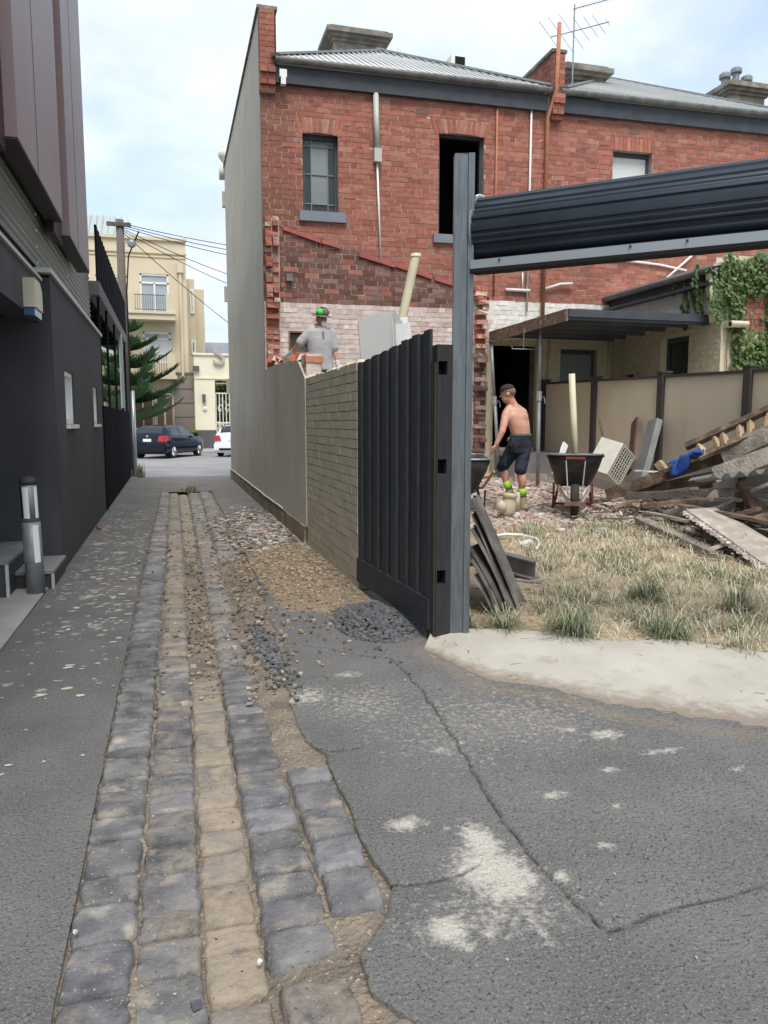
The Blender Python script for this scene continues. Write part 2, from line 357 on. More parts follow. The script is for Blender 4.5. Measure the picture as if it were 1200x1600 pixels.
us2 = np.linspace(0, 1, 22); ys2 = list(np.arange(6.78, 17.8, .1)) + list(np.arange(17.8, 23, .3))
asph_right('asphalt_verge', ys2, lambda y: [edge_r(y) + (1.66 - edge_r(y)) * t for t in us2], 'asphalt along the foot of the grey wall')
V, Fc = grid_mesh(np.linspace(-.36, 1.0, 16), np.arange(17.7, 23.0, .2), lambda x, y: .006 + z_asph(x, y) + (.004 * fbm(x, y, 4, 8)))
tag(link_mesh('asphalt_lane_end', to_mesh('lane_end', V, Fc, None, True, {'dust': [0] * len(V), 'soil': [.5 - (y - 17.7) for x, y, z in V], 'crack': [0] * len(V)}), m_asph), 'asphalt where the lane meets the street', 'asphalt', kind='structure')

# the cobbled channel: dirt bed and the stones
def z_bed(x, y):
    z = -.026 + dish(x, y) * .95 + .012 * fbm(x, y, 3, 4) + .008 * fbm(x, y, 15, 6, 2)
    e = col_edges(y); c = (e[2] + e[3]) / 2
    z += .034 * smooth01((y - 4.2) / 1.2) * smooth01((10.5 - y) / 3) * math.exp(-((x - c) / .16) ** 2) * (1 + .8 * fbm(x, y, 2.3, 12))
    z += .018 * smooth01((y - 3.3) / .4) * smooth01((9.5 - y) / 2) * smooth01((x - e[4]) / .08)
    z += .010 * smooth01((e[0] + .02 - x) / .03)
    z += .006 * math.exp(-((y - 1.75) / .35) ** 2) * smooth01((x - .1) / .2)
    return z
V, Fc = grid_mesh(np.linspace(-.36, 1.0, 72), list(np.arange(1.0, 6, .022)) + list(np.arange(6, 18.2, .06)), z_bed)
me = to_mesh('channel_bed', V, Fc, None, True)
bed = tag(link_mesh('cobbled_gutter', me, m_soil), 'worn bluestone cobbled gutter with sandy joints down the lane', 'gutter', kind='structure'); ORG[bed.name] = Vector((0, 0, 0))
def cobble_mesh(x0, x1, y0, y1, ztop, near, sand):
    nx = 14 if near else 5; g = .006 + random.uniform(-.003, .004)
    cx, cy = (x0 + x1) / 2, (y0 + y1) / 2; hx, hy = (x1 - x0) / 2 - g * .6, (y1 - y0) / 2 - g
    sk = random.uniform(-.10, .10); tlt = (random.uniform(-.02, .02), random.uniform(-.02, .02)); sd_ = random.uniform(0, 99); dz = random.uniform(-.009, .007)
    tt = np.linspace(-1, 1, nx); tt = np.sign(tt) * np.abs(tt) ** .72
    V = []; Fc = []
    for b in tt:
        for a in tt:
            q = max(abs(a), abs(b)); rr = 1 - .05 * (abs(a) * abs(b)) ** 3
            x = cx + a * hx * rr + sk * b * hy * .6 + .012 * mnoise.noise(Vector((b * 1.4, sd_, a))) + .005 * mnoise.noise(Vector((b * 5, sd_ + 3, a * 3)))
            y = cy + b * hy * rr + sk * .5 * a * hx + .011 * mnoise.noise(Vector((a * 1.6, sd_ + 9, b))) + .005 * mnoise.noise(Vector((a * 5, sd_ + 5, b * 3)))
            drop = .014 * max(0, (q - .86) / .14) ** 1.6 + .006 * max(0, abs(a) + abs(b) - 1.45)
            z = ztop + dz + tlt[0] * a * hx + tlt[1] * b * hy - drop + .0035 * fbm(x + sd_, y, 12, 1, 3) + .003 * mnoise.noise(Vector((x * 60, y * 60, sd_)))
            V.append((x, y, z))
    Fc = [(j * nx + i, j * nx + i + 1, (j + 1) * nx + i + 1, (j + 1) * nx + i) for j in range(nx - 1) for i in range(nx - 1)]
    ring = [i for i in range(nx)] + [j * nx + nx - 1 for j in range(1, nx)] + [(nx - 1) * nx + i for i in range(nx - 2, -1, -1)] + [j * nx for j in range(nx - 2, 0, -1)]
    o = len(V); V += [(V[i][0], V[i][1], ztop - .12) for i in ring]; k = len(ring)
    Fc += [(ring[i], o + i, o + (i + 1) % k, ring[(i + 1) % k]) for i in range(k)]
    return V, Fc
far = MB(); fsand = []; ncob = 0
plan = []
for c in range(5):
    y = 1.42 + random.uniform(0, .1)
    while y < 17.78:
        L_ = random.choice([random.uniform(.12, .17), random.uniform(.16, .25), random.uniform(.16, .23)]) if c != 4 else random.uniform(.16, .25)
        if y > 9: L_ *= .95
        plan.append((y, c, L_)); y += L_
plan.sort()
for y, c, L_ in plan:
    if c == 4 and (y < 2.02 or 3.3 < y < 8.7): continue
    if c == 3 and (y < 2.0): continue
    e = col_edges(y + L_ / 2); x0, x1 = e[c], e[c + 1]
    zt = .004 + dish((x0 + x1) / 2, y) + (.0 if c != 2 else -.004)
    sand = {0: .10, 1: .30, 2: .60, 3: .12, 4: .12}[c] + random.uniform(-.15, .15)
    if 5 < y < 11 and c in (1, 3): sand += .25
    if y > 9: sand = sand * .6 + .22
    tint = random.uniform(.78, 1.25) * (1 + .35 * smooth01((y - 4.5) / 4)); tn = (tint, tint, tint * random.uniform(.97, 1.05))
    ind = ncob < 298
    V, Fc = cobble_mesh(x0, x1, y, y + L_, zt, y < 5, sand)
    if ind:
        ncob += 1
        me = to_mesh('cobble', V, Fc, [tn] * len(Fc), True, {'sand': [sand] * len(V)}); link_mesh('cobble', me, m_blue, bed)
    else:
        far.add(V, Fc, tn); fsand += [sand] * len(V)
o = build('far_cobbles', far, m_blue, bed, 'stuff', True, {'sand': fsand})
# a few broken stones where the near end of the gutter falls apart
for (x0, y0, x1, y1) in ((.245, 1.80, .45, 1.985), (.42, 1.60, .575, 1.79), (.24, 1.58, .41, 1.785), (.24, 1.38, .42, 1.57)):
    V, Fc = cobble_mesh(x0, x1, y0, y1, -.012, True, .3)
    link_mesh('cobble', to_mesh('cobble', V, Fc, [(.95, .92, .88)] * len(Fc), True, {'sand': [.38] * len(V)}), m_blue, bed)

# concrete apron in front of the yard
BK = [(1.80, 5.12), (2.06, 4.98), (2.30, 4.90), (2.50, 4.76), (2.79, 4.45), (3.25, 4.38), (3.64, 3.95), (4.4, 3.6), (6.2, 2.8)]
def polyat(P, t):
    k = t * (len(P) - 1); i = min(int(k), len(P) - 2); f = k - i; return (P[i][0] + (P[i + 1][0] - P[i][0]) * f, P[i][1] + (P[i + 1][1] - P[i][1]) * f)
V = []; so = []; nu, nv = 150, 26
for i in range(nu):
    a = polyat(FR, i / (nu - 1)); b = polyat(BK, i / (nu - 1)); ja = .05 * mnoise.noise(Vector((i * .23, 0, 1))) + .03 * mnoise.noise(Vector((i * .9, 0, 2)))
    for j in range(nv):
        t = j / (nv - 1); x = a[0] + (b[0] - a[0]) * t + ja * max(0, 1 - t * 6); y = a[1] + (b[1] - a[1]) * t + ja * max(0, 1 - t * 6)
        jb = .02 * mnoise.noise(Vector((i * .6, 5, 1))) * t; y += jb
        V.append((x, y, .003 + .085 * smooth01(t * 1.05 - .03) + .003 * fbm(x, y, 1.5, 2))); so.append(max(0, min(.9, 1.25 - t * 3.0)) + max(0, (t - .9) * 4) * .8)
for i in range(nu): x, y, z = V[i * nv]; V.append((x - .004, y - .004, -.03)); so.append(.7)
Fc = [(i * nv + j, (i + 1) * nv + j, (i + 1) * nv + j + 1, i * nv + j + 1) for i in range(nu - 1) for j in range(nv - 1)] + [(nu * nv + i, nu * nv + i + 1, (i + 1) * nv, i * nv) for i in range(nu - 1)]
tag(link_mesh('concrete_apron', to_mesh('concrete_apron', V, Fc, None, True, {'soil': so}), m_conc), 'pale concrete apron in front of the yard', 'concrete apron', kind='structure')

# the yard
def back_line(x): return lerp_tab(sorted(BK), x)
def z_yard(x, y):
    s = y - back_line(x)
    z = .085 + .22 * smooth01((y - 4.8) / 4.5) + .24 * smooth01((y - 9.8) / 2.4)
    z += .030 * fbm(x, y, 1.1, 3) + .012 * fbm(x, y, 7, 5, 2)
    z += .95 * smooth01(1.25 - math.hypot((x - 2.5) / 1.5, (y - 11.9) / 1.7)) * smooth01((4.3 - x) / .8)
    z += .10 * math.exp(-((x - 6.0) ** 2 / .8 + (y - 8.6) ** 2 / 2.5))
    if s < 0.05: z = min(z, .07 + s * 2.2)
    return max(z, -.12)
V, Fc = grid_mesh(np.linspace(1.86, 10.5, 130), np.arange(2.4, 13.6, .07), z_yard)
m_yard = mat('yard_soil', (.26, .19, .12), (.34, .265, .165), scale=3, rough=.97, bump=1.0, bscale=40, col3=(.19, .14, .10), scale3=2, dist=.03)
attr_layers(m_yard, [('straw', (.37, .30, .20), 8, .3, 1.1), ('rubble', (.50, .42, .36), 12, .25, .8)])
st = [.75 * smooth01((8.6 - y) / 1.4) * smooth01((x - 2.2) / .5) for x, y, z in V]
rb = [.85 * smooth01((y - 7.9) / 1.5) for x, y, z in V]
tag(link_mesh('yard', to_mesh('yard', V, Fc, None, True, {'straw': st, 'rubble': rb}), m_yard), 'bare yard of dirt, straw and rubble behind the apron', 'yard', kind='structure')
mb = MB(); mb.b2((5.9, 12.3, .2), (8.28, 13.56, 1.02)); mb.b2((6.93, 6.2, .0), (8.28, 12.3, .9))
tag(build('porch_floor', mb, m_pad), 'raised concrete floor under the awning', 'porch floor', kind='structure')
# ================================================================== BRICK HOUSES
m_brick = mat('red_brick', (1, 1, 1), (.80, .78, .76), scale=14, rough=.9, bump=.5, bscale=60, use_col=True, dist=.01)
m_mortar = mat('lime_mortar', (.47, .40, .34), (.34, .28, .235), scale=6, rough=.95, bump=.6, bscale=50)
m_mort_w = mat('whitewashed_mortar', (.60, .53, .48), (.5, .43, .39), scale=6, rough=.95, bump=.6, bscale=50)
m_render = mat('grey_green_render', (.45, .415, .345), (.49, .455, .38), scale=1.2, rough=.85, bump=.12, bscale=20, col3=(.38, .355, .30), scale3=.7, lo3=.48, hi3=.75)
m_paintbrick = mat('painted_brick', (.41, .38, .295), (.45, .42, .33), scale=5, rough=.7, bump=.4, bscale=45, use_col=True, dist=.008)
m_dkgrey = mat('slate_grey_paint', (.045, .052, .062), (.06, .067, .078), scale=5, rough=.6)
m_bgrey = mat('blue_grey_paint', (.16, .18, .21), (.19, .21, .24), scale=4, rough=.6)
m_glass = mat('window_glass', (.02, .025, .03), rough=.06, spec=.6)
m_blind = mat('pale_blind', (.16, .19, .19), (.19, .22, .215), scale=2, rough=.5, spec=.5)
m_blindw = mat('white_blind', (.55, .57, .54), rough=.6, spec=.4)
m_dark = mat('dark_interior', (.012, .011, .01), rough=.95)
m_roof = mat('grey_roof_iron', (.42, .43, .42), (.47, .48, .465), scale=1.5, rough=.55, metal=.0)
m_cement = mat('weathered_cement', (.20, .185, .16), (.13, .12, .105), scale=7, rough=.95, bump=.5, bscale=30, col3=(.30, .275, .22), scale3=3)
m_wplastic = mat('white_pipe', (.66, .66, .62), (.58, .58, .54), scale=6, rough=.45)
m_gplastic = mat('grey_downpipe', (.42, .43, .41), rough=.45)
m_rustpipe = mat('terracotta_pipe_paint', (.42, .18, .10), (.34, .14, .085), scale=8, rough=.7)
m_flash = mat('red_flashing', (.30, .075, .065), (.22, .06, .055), scale=9, rough=.75)
m_galv = mat('galvanised_steel', (.27, .285, .295), (.20, .215, .23), scale=9, rough=.5, metal=.35)
m_cream = mat('cream_paint', (.58, .53, .37), (.52, .47, .33), scale=2.5, rough=.75, bump=.2, bscale=40)
m_white = mat('white_paint', (.74, .73, .70), (.66, .65, .62), scale=4, rough=.6)

SL = .027; CA = 1 / math.hypot(1, SL)
def FP(u, wd, z): return Vector((1.63 + u * CA - wd * SL * CA, 13.58 - u * SL * CA - wd * CA, z))   # facade frame: u along, wd out of the wall
def XP(X0, sgn):
    return lambda u, wd, z: Vector((X0 + sgn * wd, u, z))
def wall_panel(mb, P, u0, u1, z0, z1, holes, wd=0.0, thick=.22):
    us_ = sorted({u0, u1, *[min(max(h[k], u0), u1) for h in holes for k in (0, 1)]}); zs = sorted({z0, z1, *[min(max(h[k], z0), z1) for h in holes for k in (2, 3)]})
    for a, b in zip(us_, us_[1:]):
        for c, d in zip(zs, zs[1:]):
            um, zm = (a + b) / 2, (c + d) / 2
            if any(h[0] < um < h[1] and h[2] < zm < h[3] for h in holes): continue
            mb.quad(P(a, wd, c), P(b, wd, c), P(b, wd, d), P(a, wd, d)); mb.quad(P(a, wd - thick, c), P(a, wd - thick, d), P(b, wd - thick, d), P(b, wd - thick, c))
    for h in holes:
        a, b, c, d = h
        for p, q in (((a, c), (a, d)), ((b, d), (b, c)), ((a, d), (b, d)), ((b, c), (a, c))):
            mb.quad(P(p[0], wd, p[1]), P(p[0], wd - thick, p[1]), P(q[0], wd - thick, q[1]), P(q[0], wd, q[1]))
def brick_cells(u0, u1, z0, z1, holes, course=.0855, ln=.235, header_every=4, gap=.009, seed=3):
    r = random.Random(seed); out = []; k = 0; z = z0
    while z < z1 - .02:
        hdr = header_every and k % header_every == 2; L_ = .118 if hdr else ln
        u = u0 - (L_ * (.5 if k % 2 else 0) if not hdr else .03)
        while u < u1:
            l = L_ * r.uniform(.94, 1.06); a, b = max(u, u0), min(u + l - gap, u1); c, d = z + gap / 2, min(z + course - gap / 2, z1)
            u += l
            if b - a < .03: continue
            segs = [(a, b)]
            for h in holes:
                if a < h[1] and b > h[0] and c < h[3] < d - .025: c = h[3] + .004
                if c + .02 < h[3] and d - .02 > h[2]:
                    ns = []
                    for s0, s1 in segs:
                        if s1 <= h[0] or s0 >= h[1]: ns.append((s0, s1)); continue
                        if s0 < h[0]: ns.append((s0, h[0]))
                        if s1 > h[1]: ns.append((h[1], s1))
                    segs = ns
            for s0, s1 in segs:
                if s1 - s0 > .03: out.append((s0, s1, c, d))
        z += course; k += 1
    return out
def brick_geo(P, cell, proud, deep=-.012, r=random, js=.003):
    a, b, c, d = cell; j = lambda s=js: r.uniform(-s, s)
    f = [P(a + j(), proud + j(), c + j()), P(b + j(), proud + j(), c + j()), P(b + j(), proud + j(), d + j()), P(a + j(), proud + j(), d + j())]
    k = [P(a, deep, c), P(b, deep, c), P(b, deep, d), P(a, deep, d)]
    return f + k, [(0, 1, 2, 3), (0, 4, 5, 1), (1, 5, 6, 2), (2, 6, 7, 3), (3, 7, 4, 0)]
def put_bricks(parent, P, cells, tintf, m, single, proud=.006, rest='brickwork', r=random):
    """the cells listed in single become bricks of their own, the rest is one part"""
    mb = MB()
    for i, c in enumerate(cells):
        V, Fc = brick_geo(P, c, proud * r.uniform(.4, 1.7), r=r); col = tintf((c[0] + c[1]) / 2, (c[2] + c[3]) / 2, r)
        if i in single:
            org = ORG[parent.name]; link_mesh('brick', to_mesh('brick', [v - org for v in V], Fc, [col] * len(Fc)), m, parent)
        else: mb.add(V, Fc, col)
    if mb.v: build(rest, mb, m, parent, 'stuff')
REDS = [(.285, .105, .076), (.315, .118, .082), (.25, .09, .068), (.335, .14, .10), (.23, .085, .066), (.30, .112, .082), (.285, .135, .105), (.345, .155, .115)]
def red(r, k=1.0):
    c = r.choice(REDS)
    if r.random() < .04: c = (.33, .19, .135)
    if r.random() < .03: c = (.19, .085, .066)
    c = tuple(.55 * v + .45 * q for v, q in zip(c, (.30, .117, .083)))
    s = r.uniform(.85, 1.15) * k * 1.12; return tuple(v * s for v in c)
def flash_z(u): return 4.87 - (u - .29) * .257
def tint_h1(u, z, r):
    nz = fbm(u, z, 1.6, 3); n2 = fbm(u, z, 5, 8)
    if u < 4.12 and z < flash_z(u):
        if z < 3.62 + .08 * n2:
            q = r.random(); b = r.uniform(.88, 1.06)
            return tuple(v * b for v in ((.60, .505, .465) if q < .55 + nz * .5 else (.63, .565, .52) if q < .88 else (.54, .40, .35)))
        if r.random() < .10: return red(r, .95)
        s = r.uniform(.7, 1.3); return (.155 * s, .075 * s, .06 * s) if r.random() < .7 else (.20 * s, .12 * s, .10 * s)
    if u > 4.1 and z < 3.08: s = r.uniform(.95, 1.03); return (.56 * s, .50 * s, .34 * s)
    if u > 4.1 and z < 3.80 + .015 * n2: s = r.uniform(.94, 1.04); return (.74 * s, .72 * s, .67 * s)
    c = red(r)
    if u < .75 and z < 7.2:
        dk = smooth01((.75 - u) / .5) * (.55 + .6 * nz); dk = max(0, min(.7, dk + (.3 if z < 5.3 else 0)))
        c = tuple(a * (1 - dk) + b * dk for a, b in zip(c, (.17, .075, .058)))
    if nz > .28: c = tuple(a * .8 + b * .2 for a, b in zip(c, (.44, .22, .13)))
    return c

# ---------------- house 1
h1 = thing('terrace_house', (1.9, 13.6, 0), 'two storey red brick terrace house with its back extension torn off', 'house', 'red brick terrace houses')
W1 = (.69, 1.31, 5.15, 6.46); D1 = (3.12, 3.98, 4.90, 6.66); DG = (4.22, 5.05, 1.08, 2.97); WG = (5.58, 6.36, 2.05, 2.94); NI = (.44, .76, 2.62, 3.10)
holes1 = [W1, D1, DG, NI]
mb = MB(); wall_panel(mb, FP, .0, 5.22, 3.80, 7.42, holes1); wall_panel(mb, FP, .0, 4.1, 3.62, 3.80, []); build('wall', mb, m_mortar, h1)
mb = MB(); wall_panel(mb, FP, .0, 4.1, .2, 3.62, [NI]); build('whitewashed_wall', mb, m_mort_w, h1)
mb = MB(); wall_panel(mb, FP, 4.1, 5.22, 3.08, 3.80, []); build('white_wall', mb, m_white, h1)
mb = MB(); wall_panel(mb, FP, 4.1, 5.22, .2, 3.08, [DG]); build('cream_wall', mb, m_cream, h1)
cells = brick_cells(.0, 5.2, .62, 7.16, [(a - .0, b + .0, c, d + (.0 if h is NI or h is DG else .235)) for h in holes1 for (a, b, c, d) in [h]])
vis = sorted(range(len(cells)), key=lambda i: (cells[i][0] - 1.9) ** 2 * .8 + (cells[i][2] - 5.9) ** 2)
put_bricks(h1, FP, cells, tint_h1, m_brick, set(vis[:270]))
for (a, b, c, d), k in ((W1, 9), (D1, 12)):                      # flat arches of bricks on end
    mid = (a + b) / 2
    for i in range(k):
        t0 = -.06 + (b - a + .12) * i / k; t1 = -.06 + (b - a + .12) * (i + 1) / k - .008; lean = ((t0 + t1) / 2 - (b - a) / 2) * .22; rise = .03 * (1 - (((t0 + t1) / 2 - (b - a) / 2) / ((b - a) / 2)) ** 2)
        mbb = MB(); z0_, z1_ = d - .01 + rise - .03, d + .232; col = red(random, 1.05)
        f = [FP(a + t0, .012, z0_), FP(a + t1, .012, z0_), FP(a + t1 + lean, .012, z1_), FP(a + t0 + lean, .012, z1_)]; kk = [p - (FP(0, .024, 0) - FP(0, 0, 0)) for p in f]
        mbb.add(f + kk, [(0, 1, 2, 3), (0, 4, 5, 1), (1, 5, 6, 2), (2, 6, 7, 3), (3, 7, 4, 0)], col); build('brick', mbb, m_brick, h1)
def window(parent, P, hole, blind, sillm=None, leaded=False, sill_over=.07, arch=True):
    a, b, c, d = hole
    wf = MB(); t = .055; y0 = -.12
    for q in ((a, a + t, c, d), (b - t, b, c, d), (a + t, b - t, c, c + t), (a + t, b - t, d - t * 1.6, d)):
        p = [P(q[0], y0, q[2]), P(q[1], y0, q[2]), P(q[1], y0, q[3]), P(q[0], y0, q[3])]; wf.prism(p, P(0, -.06, 0) - P(0, 0, 0))
    win = build('window', wf, m_dkgrey, parent)
    g = MB(); g.quad(P(a + t, y0 - .03, c + t), P(b - t, y0 - .03, c + t), P(b - t, y0 - .03, d - t), P(a + t, y0 - .03, d - t)); build('pane', g, m_glass, win)
    if blind:
        i0 = .11 if leaded else .0
        g = MB(); g.quad(P(a + t + i0, y0 - .02, c + t + i0), P(b - t - i0, y0 - .02, c + t + i0), P(b - t - i0, y0 - .02, d - t * 1.6 - i0 * .5), P(a + t + i0, y0 - .02, d - t * 1.6 - i0 * .5)); build('blind', g, blind, win)
    if leaded:
        g = MB(); bw = .016
        for uu in (a + t + .11, b - t - .11): g.prism([P(uu - bw / 2, y0 - .005, c + t), P(uu + bw / 2, y0 - .005, c + t), P(uu + bw / 2, y0 - .005, d - t), P(uu - bw / 2, y0 - .005, d - t)], P(0, -.02, 0) - P(0, 0, 0))
        for zz in (c + t + .11, (c + d) / 2, d - t - .14): g.prism([P(a + t, y0 - .004, zz - bw / 2), P(b - t, y0 - .004, zz - bw / 2), P(b - t, y0 - .004, zz + bw / 2), P(a + t, y0 - .004, zz + bw / 2)], P(0, -.02, 0) - P(0, 0, 0))
        build('glazing_bar', g, m_bgrey, win)
    if sillm:
        g = MB(); p = [P(a - sill_over, .07, c - .165), P(b + sill_over + .05, .07, c - .165), P(b + sill_over + .05, .07, c), P(a - sill_over, .07, c)]; g.prism(p, P(0, -.2, 0) - P(0, 0, 0)); build('sill', g, sillm, win)
    return win
window(h1, FP, W1, m_blind, m_bgrey, True)
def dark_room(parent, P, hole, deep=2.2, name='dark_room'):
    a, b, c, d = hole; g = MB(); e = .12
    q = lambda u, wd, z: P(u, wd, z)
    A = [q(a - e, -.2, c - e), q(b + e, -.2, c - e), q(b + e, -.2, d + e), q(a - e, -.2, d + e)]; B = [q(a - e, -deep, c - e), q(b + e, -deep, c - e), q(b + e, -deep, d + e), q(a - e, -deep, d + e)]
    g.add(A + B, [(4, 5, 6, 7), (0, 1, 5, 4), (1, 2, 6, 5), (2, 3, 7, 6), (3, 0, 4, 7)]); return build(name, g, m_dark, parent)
dark_room(h1, FP, D1); dark_room(h1, FP, DG)
g = MB(); fr = .05; a, b, c, d = D1
for q in ((a, a + fr, c, d), (b - fr, b, c, d), (a + fr, b - fr, d - fr, d)): g.prism([FP(q[0], -.1, q[2]), FP(q[1], -.1, q[2]), FP(q[1], -.1, q[3]), FP(q[0], -.1, q[3])], FP(0, -.08, 0) - FP(0, 0, 0))
build('door_frame', g, m_dkgrey, h1)
g = MB(); g.prism([FP(a - .1, .07, c - .15), FP(b + .1, .07, c - .15), FP(b + .1, .07, c), FP(a - .1, .07, c)], FP(0, -.2, 0) - FP(0, 0, 0)); build('door_sill', g, m_bgrey, h1)
g = MB(); a, b, c, d = NI; g.quad(FP(a, -.16, c), FP(b, -.16, c), FP(b, -.16, d), FP(a, -.16, d)); build('niche_back', g, mat('niche_board', (.26, .21, .16), (.2, .15, .11), scale=5), h1)
g = MB()
for q in ((a - .03, a, c, d + .03), (a, b + .03, d, d + .03)): g.prism([FP(q[0], .014, q[2]), FP(q[1], .014, q[2]), FP(q[1], .014, q[3]), FP(q[0], .014, q[3])], FP(0, -.1, 0) - FP(0, 0, 0))
build('niche_frame', g, mat('old_wood', (.19, .12, .075), (.12, .08, .05), scale=12, stretch=(6, 6, 1), rough=.9), h1)
# side wall in grey render, its parapet, the torn end
g = MB(); YE = 21.95; wall_panel(g, XP(1.628, -1), 13.62, YE, 0.0, 8.35, [], 0, .28)
g.quad((1.628, 13.62, 8.35), (1.908, 13.62, 8.35), (1.908, YE, 8.3), (1.628, YE, 8.3)); g.quad((1.628, YE, 0), (1.908, YE, 0), (1.908, YE, 8.35), (1.628, YE, 8.35)); build('side_wall', g, m_render, h1)
g = MB(); g.box((1.765, 17.8, 8.375), (.34, 8.4, .05)); build('wall_capping', g, m_cement, h1)
par = MB(); r_ = random.Random(5); pz = 7.02; k = 0
while pz < 8.22:
    out = .10 + (.05 if 7.1 < pz < 7.36 else 0) + (.05 if 7.2 < pz < 7.36 else 0); w_ = .26
    cuts = [(0, .12), (.125, .255)] if k % 2 else [(0, .255)]
    for a, b in cuts:
        bb = MB(); p = [FP(-.012 + a, out, pz), FP(-.012 + b - .006, out, pz), FP(-.012 + b - .006, out, pz + .079), FP(-.012 + a, out, pz + .079)]; bb.prism(p, FP(0, -.24, 0) - FP(0, 0, 0), red(r_, .95)); build('brick', bb, m_brick, h1)
    pz += .0855; k += 1
g = MB(); g.prism([FP(.0, .085, 7.0), FP(.235, .085, 7.0), FP(.235, .085, 8.2), FP(.0, .085, 8.2)], FP(0, -.22, 0) - FP(0, 0, 0)); build('parapet_core', g, m_mortar, h1)
r_ = random.Random(9); z = 2.46; k = 0                            # toothed end of the torn wall
while z < 5.0:
    cuts = [(.03, .145), (.15, .265)] if k % 2 else [(.03, .26)]
    if r_.random() < .4: cuts = [(.03, .145), (.15, .265)]
    for a, b in cuts:
        out = r_.choice([.04, .06, .09, .13, .17, .21]) + r_.uniform(-.02, .02); bb = MB(); sk_ = r_.uniform(-.012, .012)
        p = [FP(a, out, z), FP(b - .012, out + sk_, z + sk_ * .4), FP(b - .012, out - sk_, z + .074), FP(a, out + sk_, z + .074 + sk_ * .3)]
        bb.prism(p, FP(0, -out - .02, 0) - FP(0, 0, 0), random.choice([(.36, .14, .10), (.30, .11, .08), (.42, .21, .16), (.46, .34, .28), (.38, .16, .12), (.33, .22, .18)])); build('brick', bb, m_brick, h1)
    z += .0855; k += 1
g = MB(); g.prism([FP(.05, .035, 2.4), FP(.27, .035, 2.4), FP(.27, .035, 5.0), FP(.05, .035, 5.0)], FP(0, -.05, 0) - FP(0, 0, 0)); build('torn_mortar', g, m_mort_w, h1)
# flashing scar: broken red strips
for u0, u1 in ((.33, .62), (.62, .98), (1.0, 1.32), (1.66, 2.3), (2.3, 3.0), (3.05, 3.55), (3.55, 4.12)):
    g = MB(); j0, j1 = random.uniform(-.015, .015), random.uniform(-.015, .015); tk = .065 if u0 > 1.5 else .05
    z0_, z1_ = flash_z(u0) + j0, flash_z(u1) + j1; g.prism([FP(u0, .045, z0_ - tk), FP(u1, .05, z1_ - tk), FP(u1, .03, z1_ + tk * .3), FP(u0, .03, z0_ + tk * .3)], FP(0, -.045, 0) - FP(0, 0, 0)); build('flashing_strip', g, m_flash, h1)
# stub of the demolished cross wall, right of the scar
r_ = random.Random(21); z = .5; k = 0
while z < 3.95:
    for a, b in ([(3.80, 4.02)] if k % 2 else [(3.80, 3.905), (3.91, 4.03)]):
        out = .10 + r_.choice([0, .03, .08, .14, .18]); bb = MB(); top = z > 2.75
        col = r_.choice([(.44, .15, .10), (.52, .27, .20), (.60, .48, .40)]) if top else r_.choice([(.22, .12, .10), (.30, .20, .17), (.36, .26, .22), (.17, .10, .085)])
        p = [FP(a + r_.uniform(-.02, .01), out, z), FP(b - .01, out + r_.uniform(-.03, .03), z), FP(b - .01, out, z + .076), FP(a, out + r_.uniform(-.03, .03), z + .076)]; bb.prism(p, FP(0, -out - .01, 0) - FP(0, 0, 0), col); build('brick', bb, m_brick, h1)
    z += .0855; k += 1
g = MB(); g.prism([FP(3.79, .085, .3), FP(4.03, .085, .3), FP(4.03, .085, 3.9), FP(3.79, .085, 3.9)], FP(0, -.08, 0) - FP(0, 0, 0)); build('torn_mortar', g, m_mort_w, h1)
g = MB(); g.prism([FP(4.035, .12, .6), FP(4.13, .12, .6), FP(4.13, .12, 2.6), FP(4.035, .12, 2.55)], FP(0, -.13, 0) - FP(0, 0, 0)); build('door_jamb', g, m_cream, h1)
# eaves
g = MB(); g.prism([FP(.25, .10, 7.16), FP(5.15, .10, 7.16), FP(5.15, .10, 7.44), FP(.25, .10, 7.44)], FP(0, -.1, 0) - FP(0, 0, 0)); build('fascia', g, m_dkgrey, h1)
def gutter(parent, P, u0, u1, z, m, rr=.065, wd=.17):
    g = MB(); rings_ = []
    for u in (u0, u1):
        rings_.append([P(u, wd + rr * math.cos(t) * 1.0, z + rr * math.sin(t)) for t in np.linspace(math.pi * .95, math.pi * 2.1, 9)] + [P(u, wd + rr * .8 * math.cos(t), z + .006 + rr * .8 * math.sin(t)) for t in np.linspace(math.pi * 2.1, math.pi * .95, 9)])
    g.rings(rings_); return build('gutter', g, m, parent, smooth=False)
m_gut = mat('weathered_gutter', (.12, .125, .125), (.20, .20, .19), scale=6, rough=.55, metal=.3)
gutter(h1, FP, .24, 5.18, 7.50, m_gut)
AP1 = onY(594, 82, 15.9)
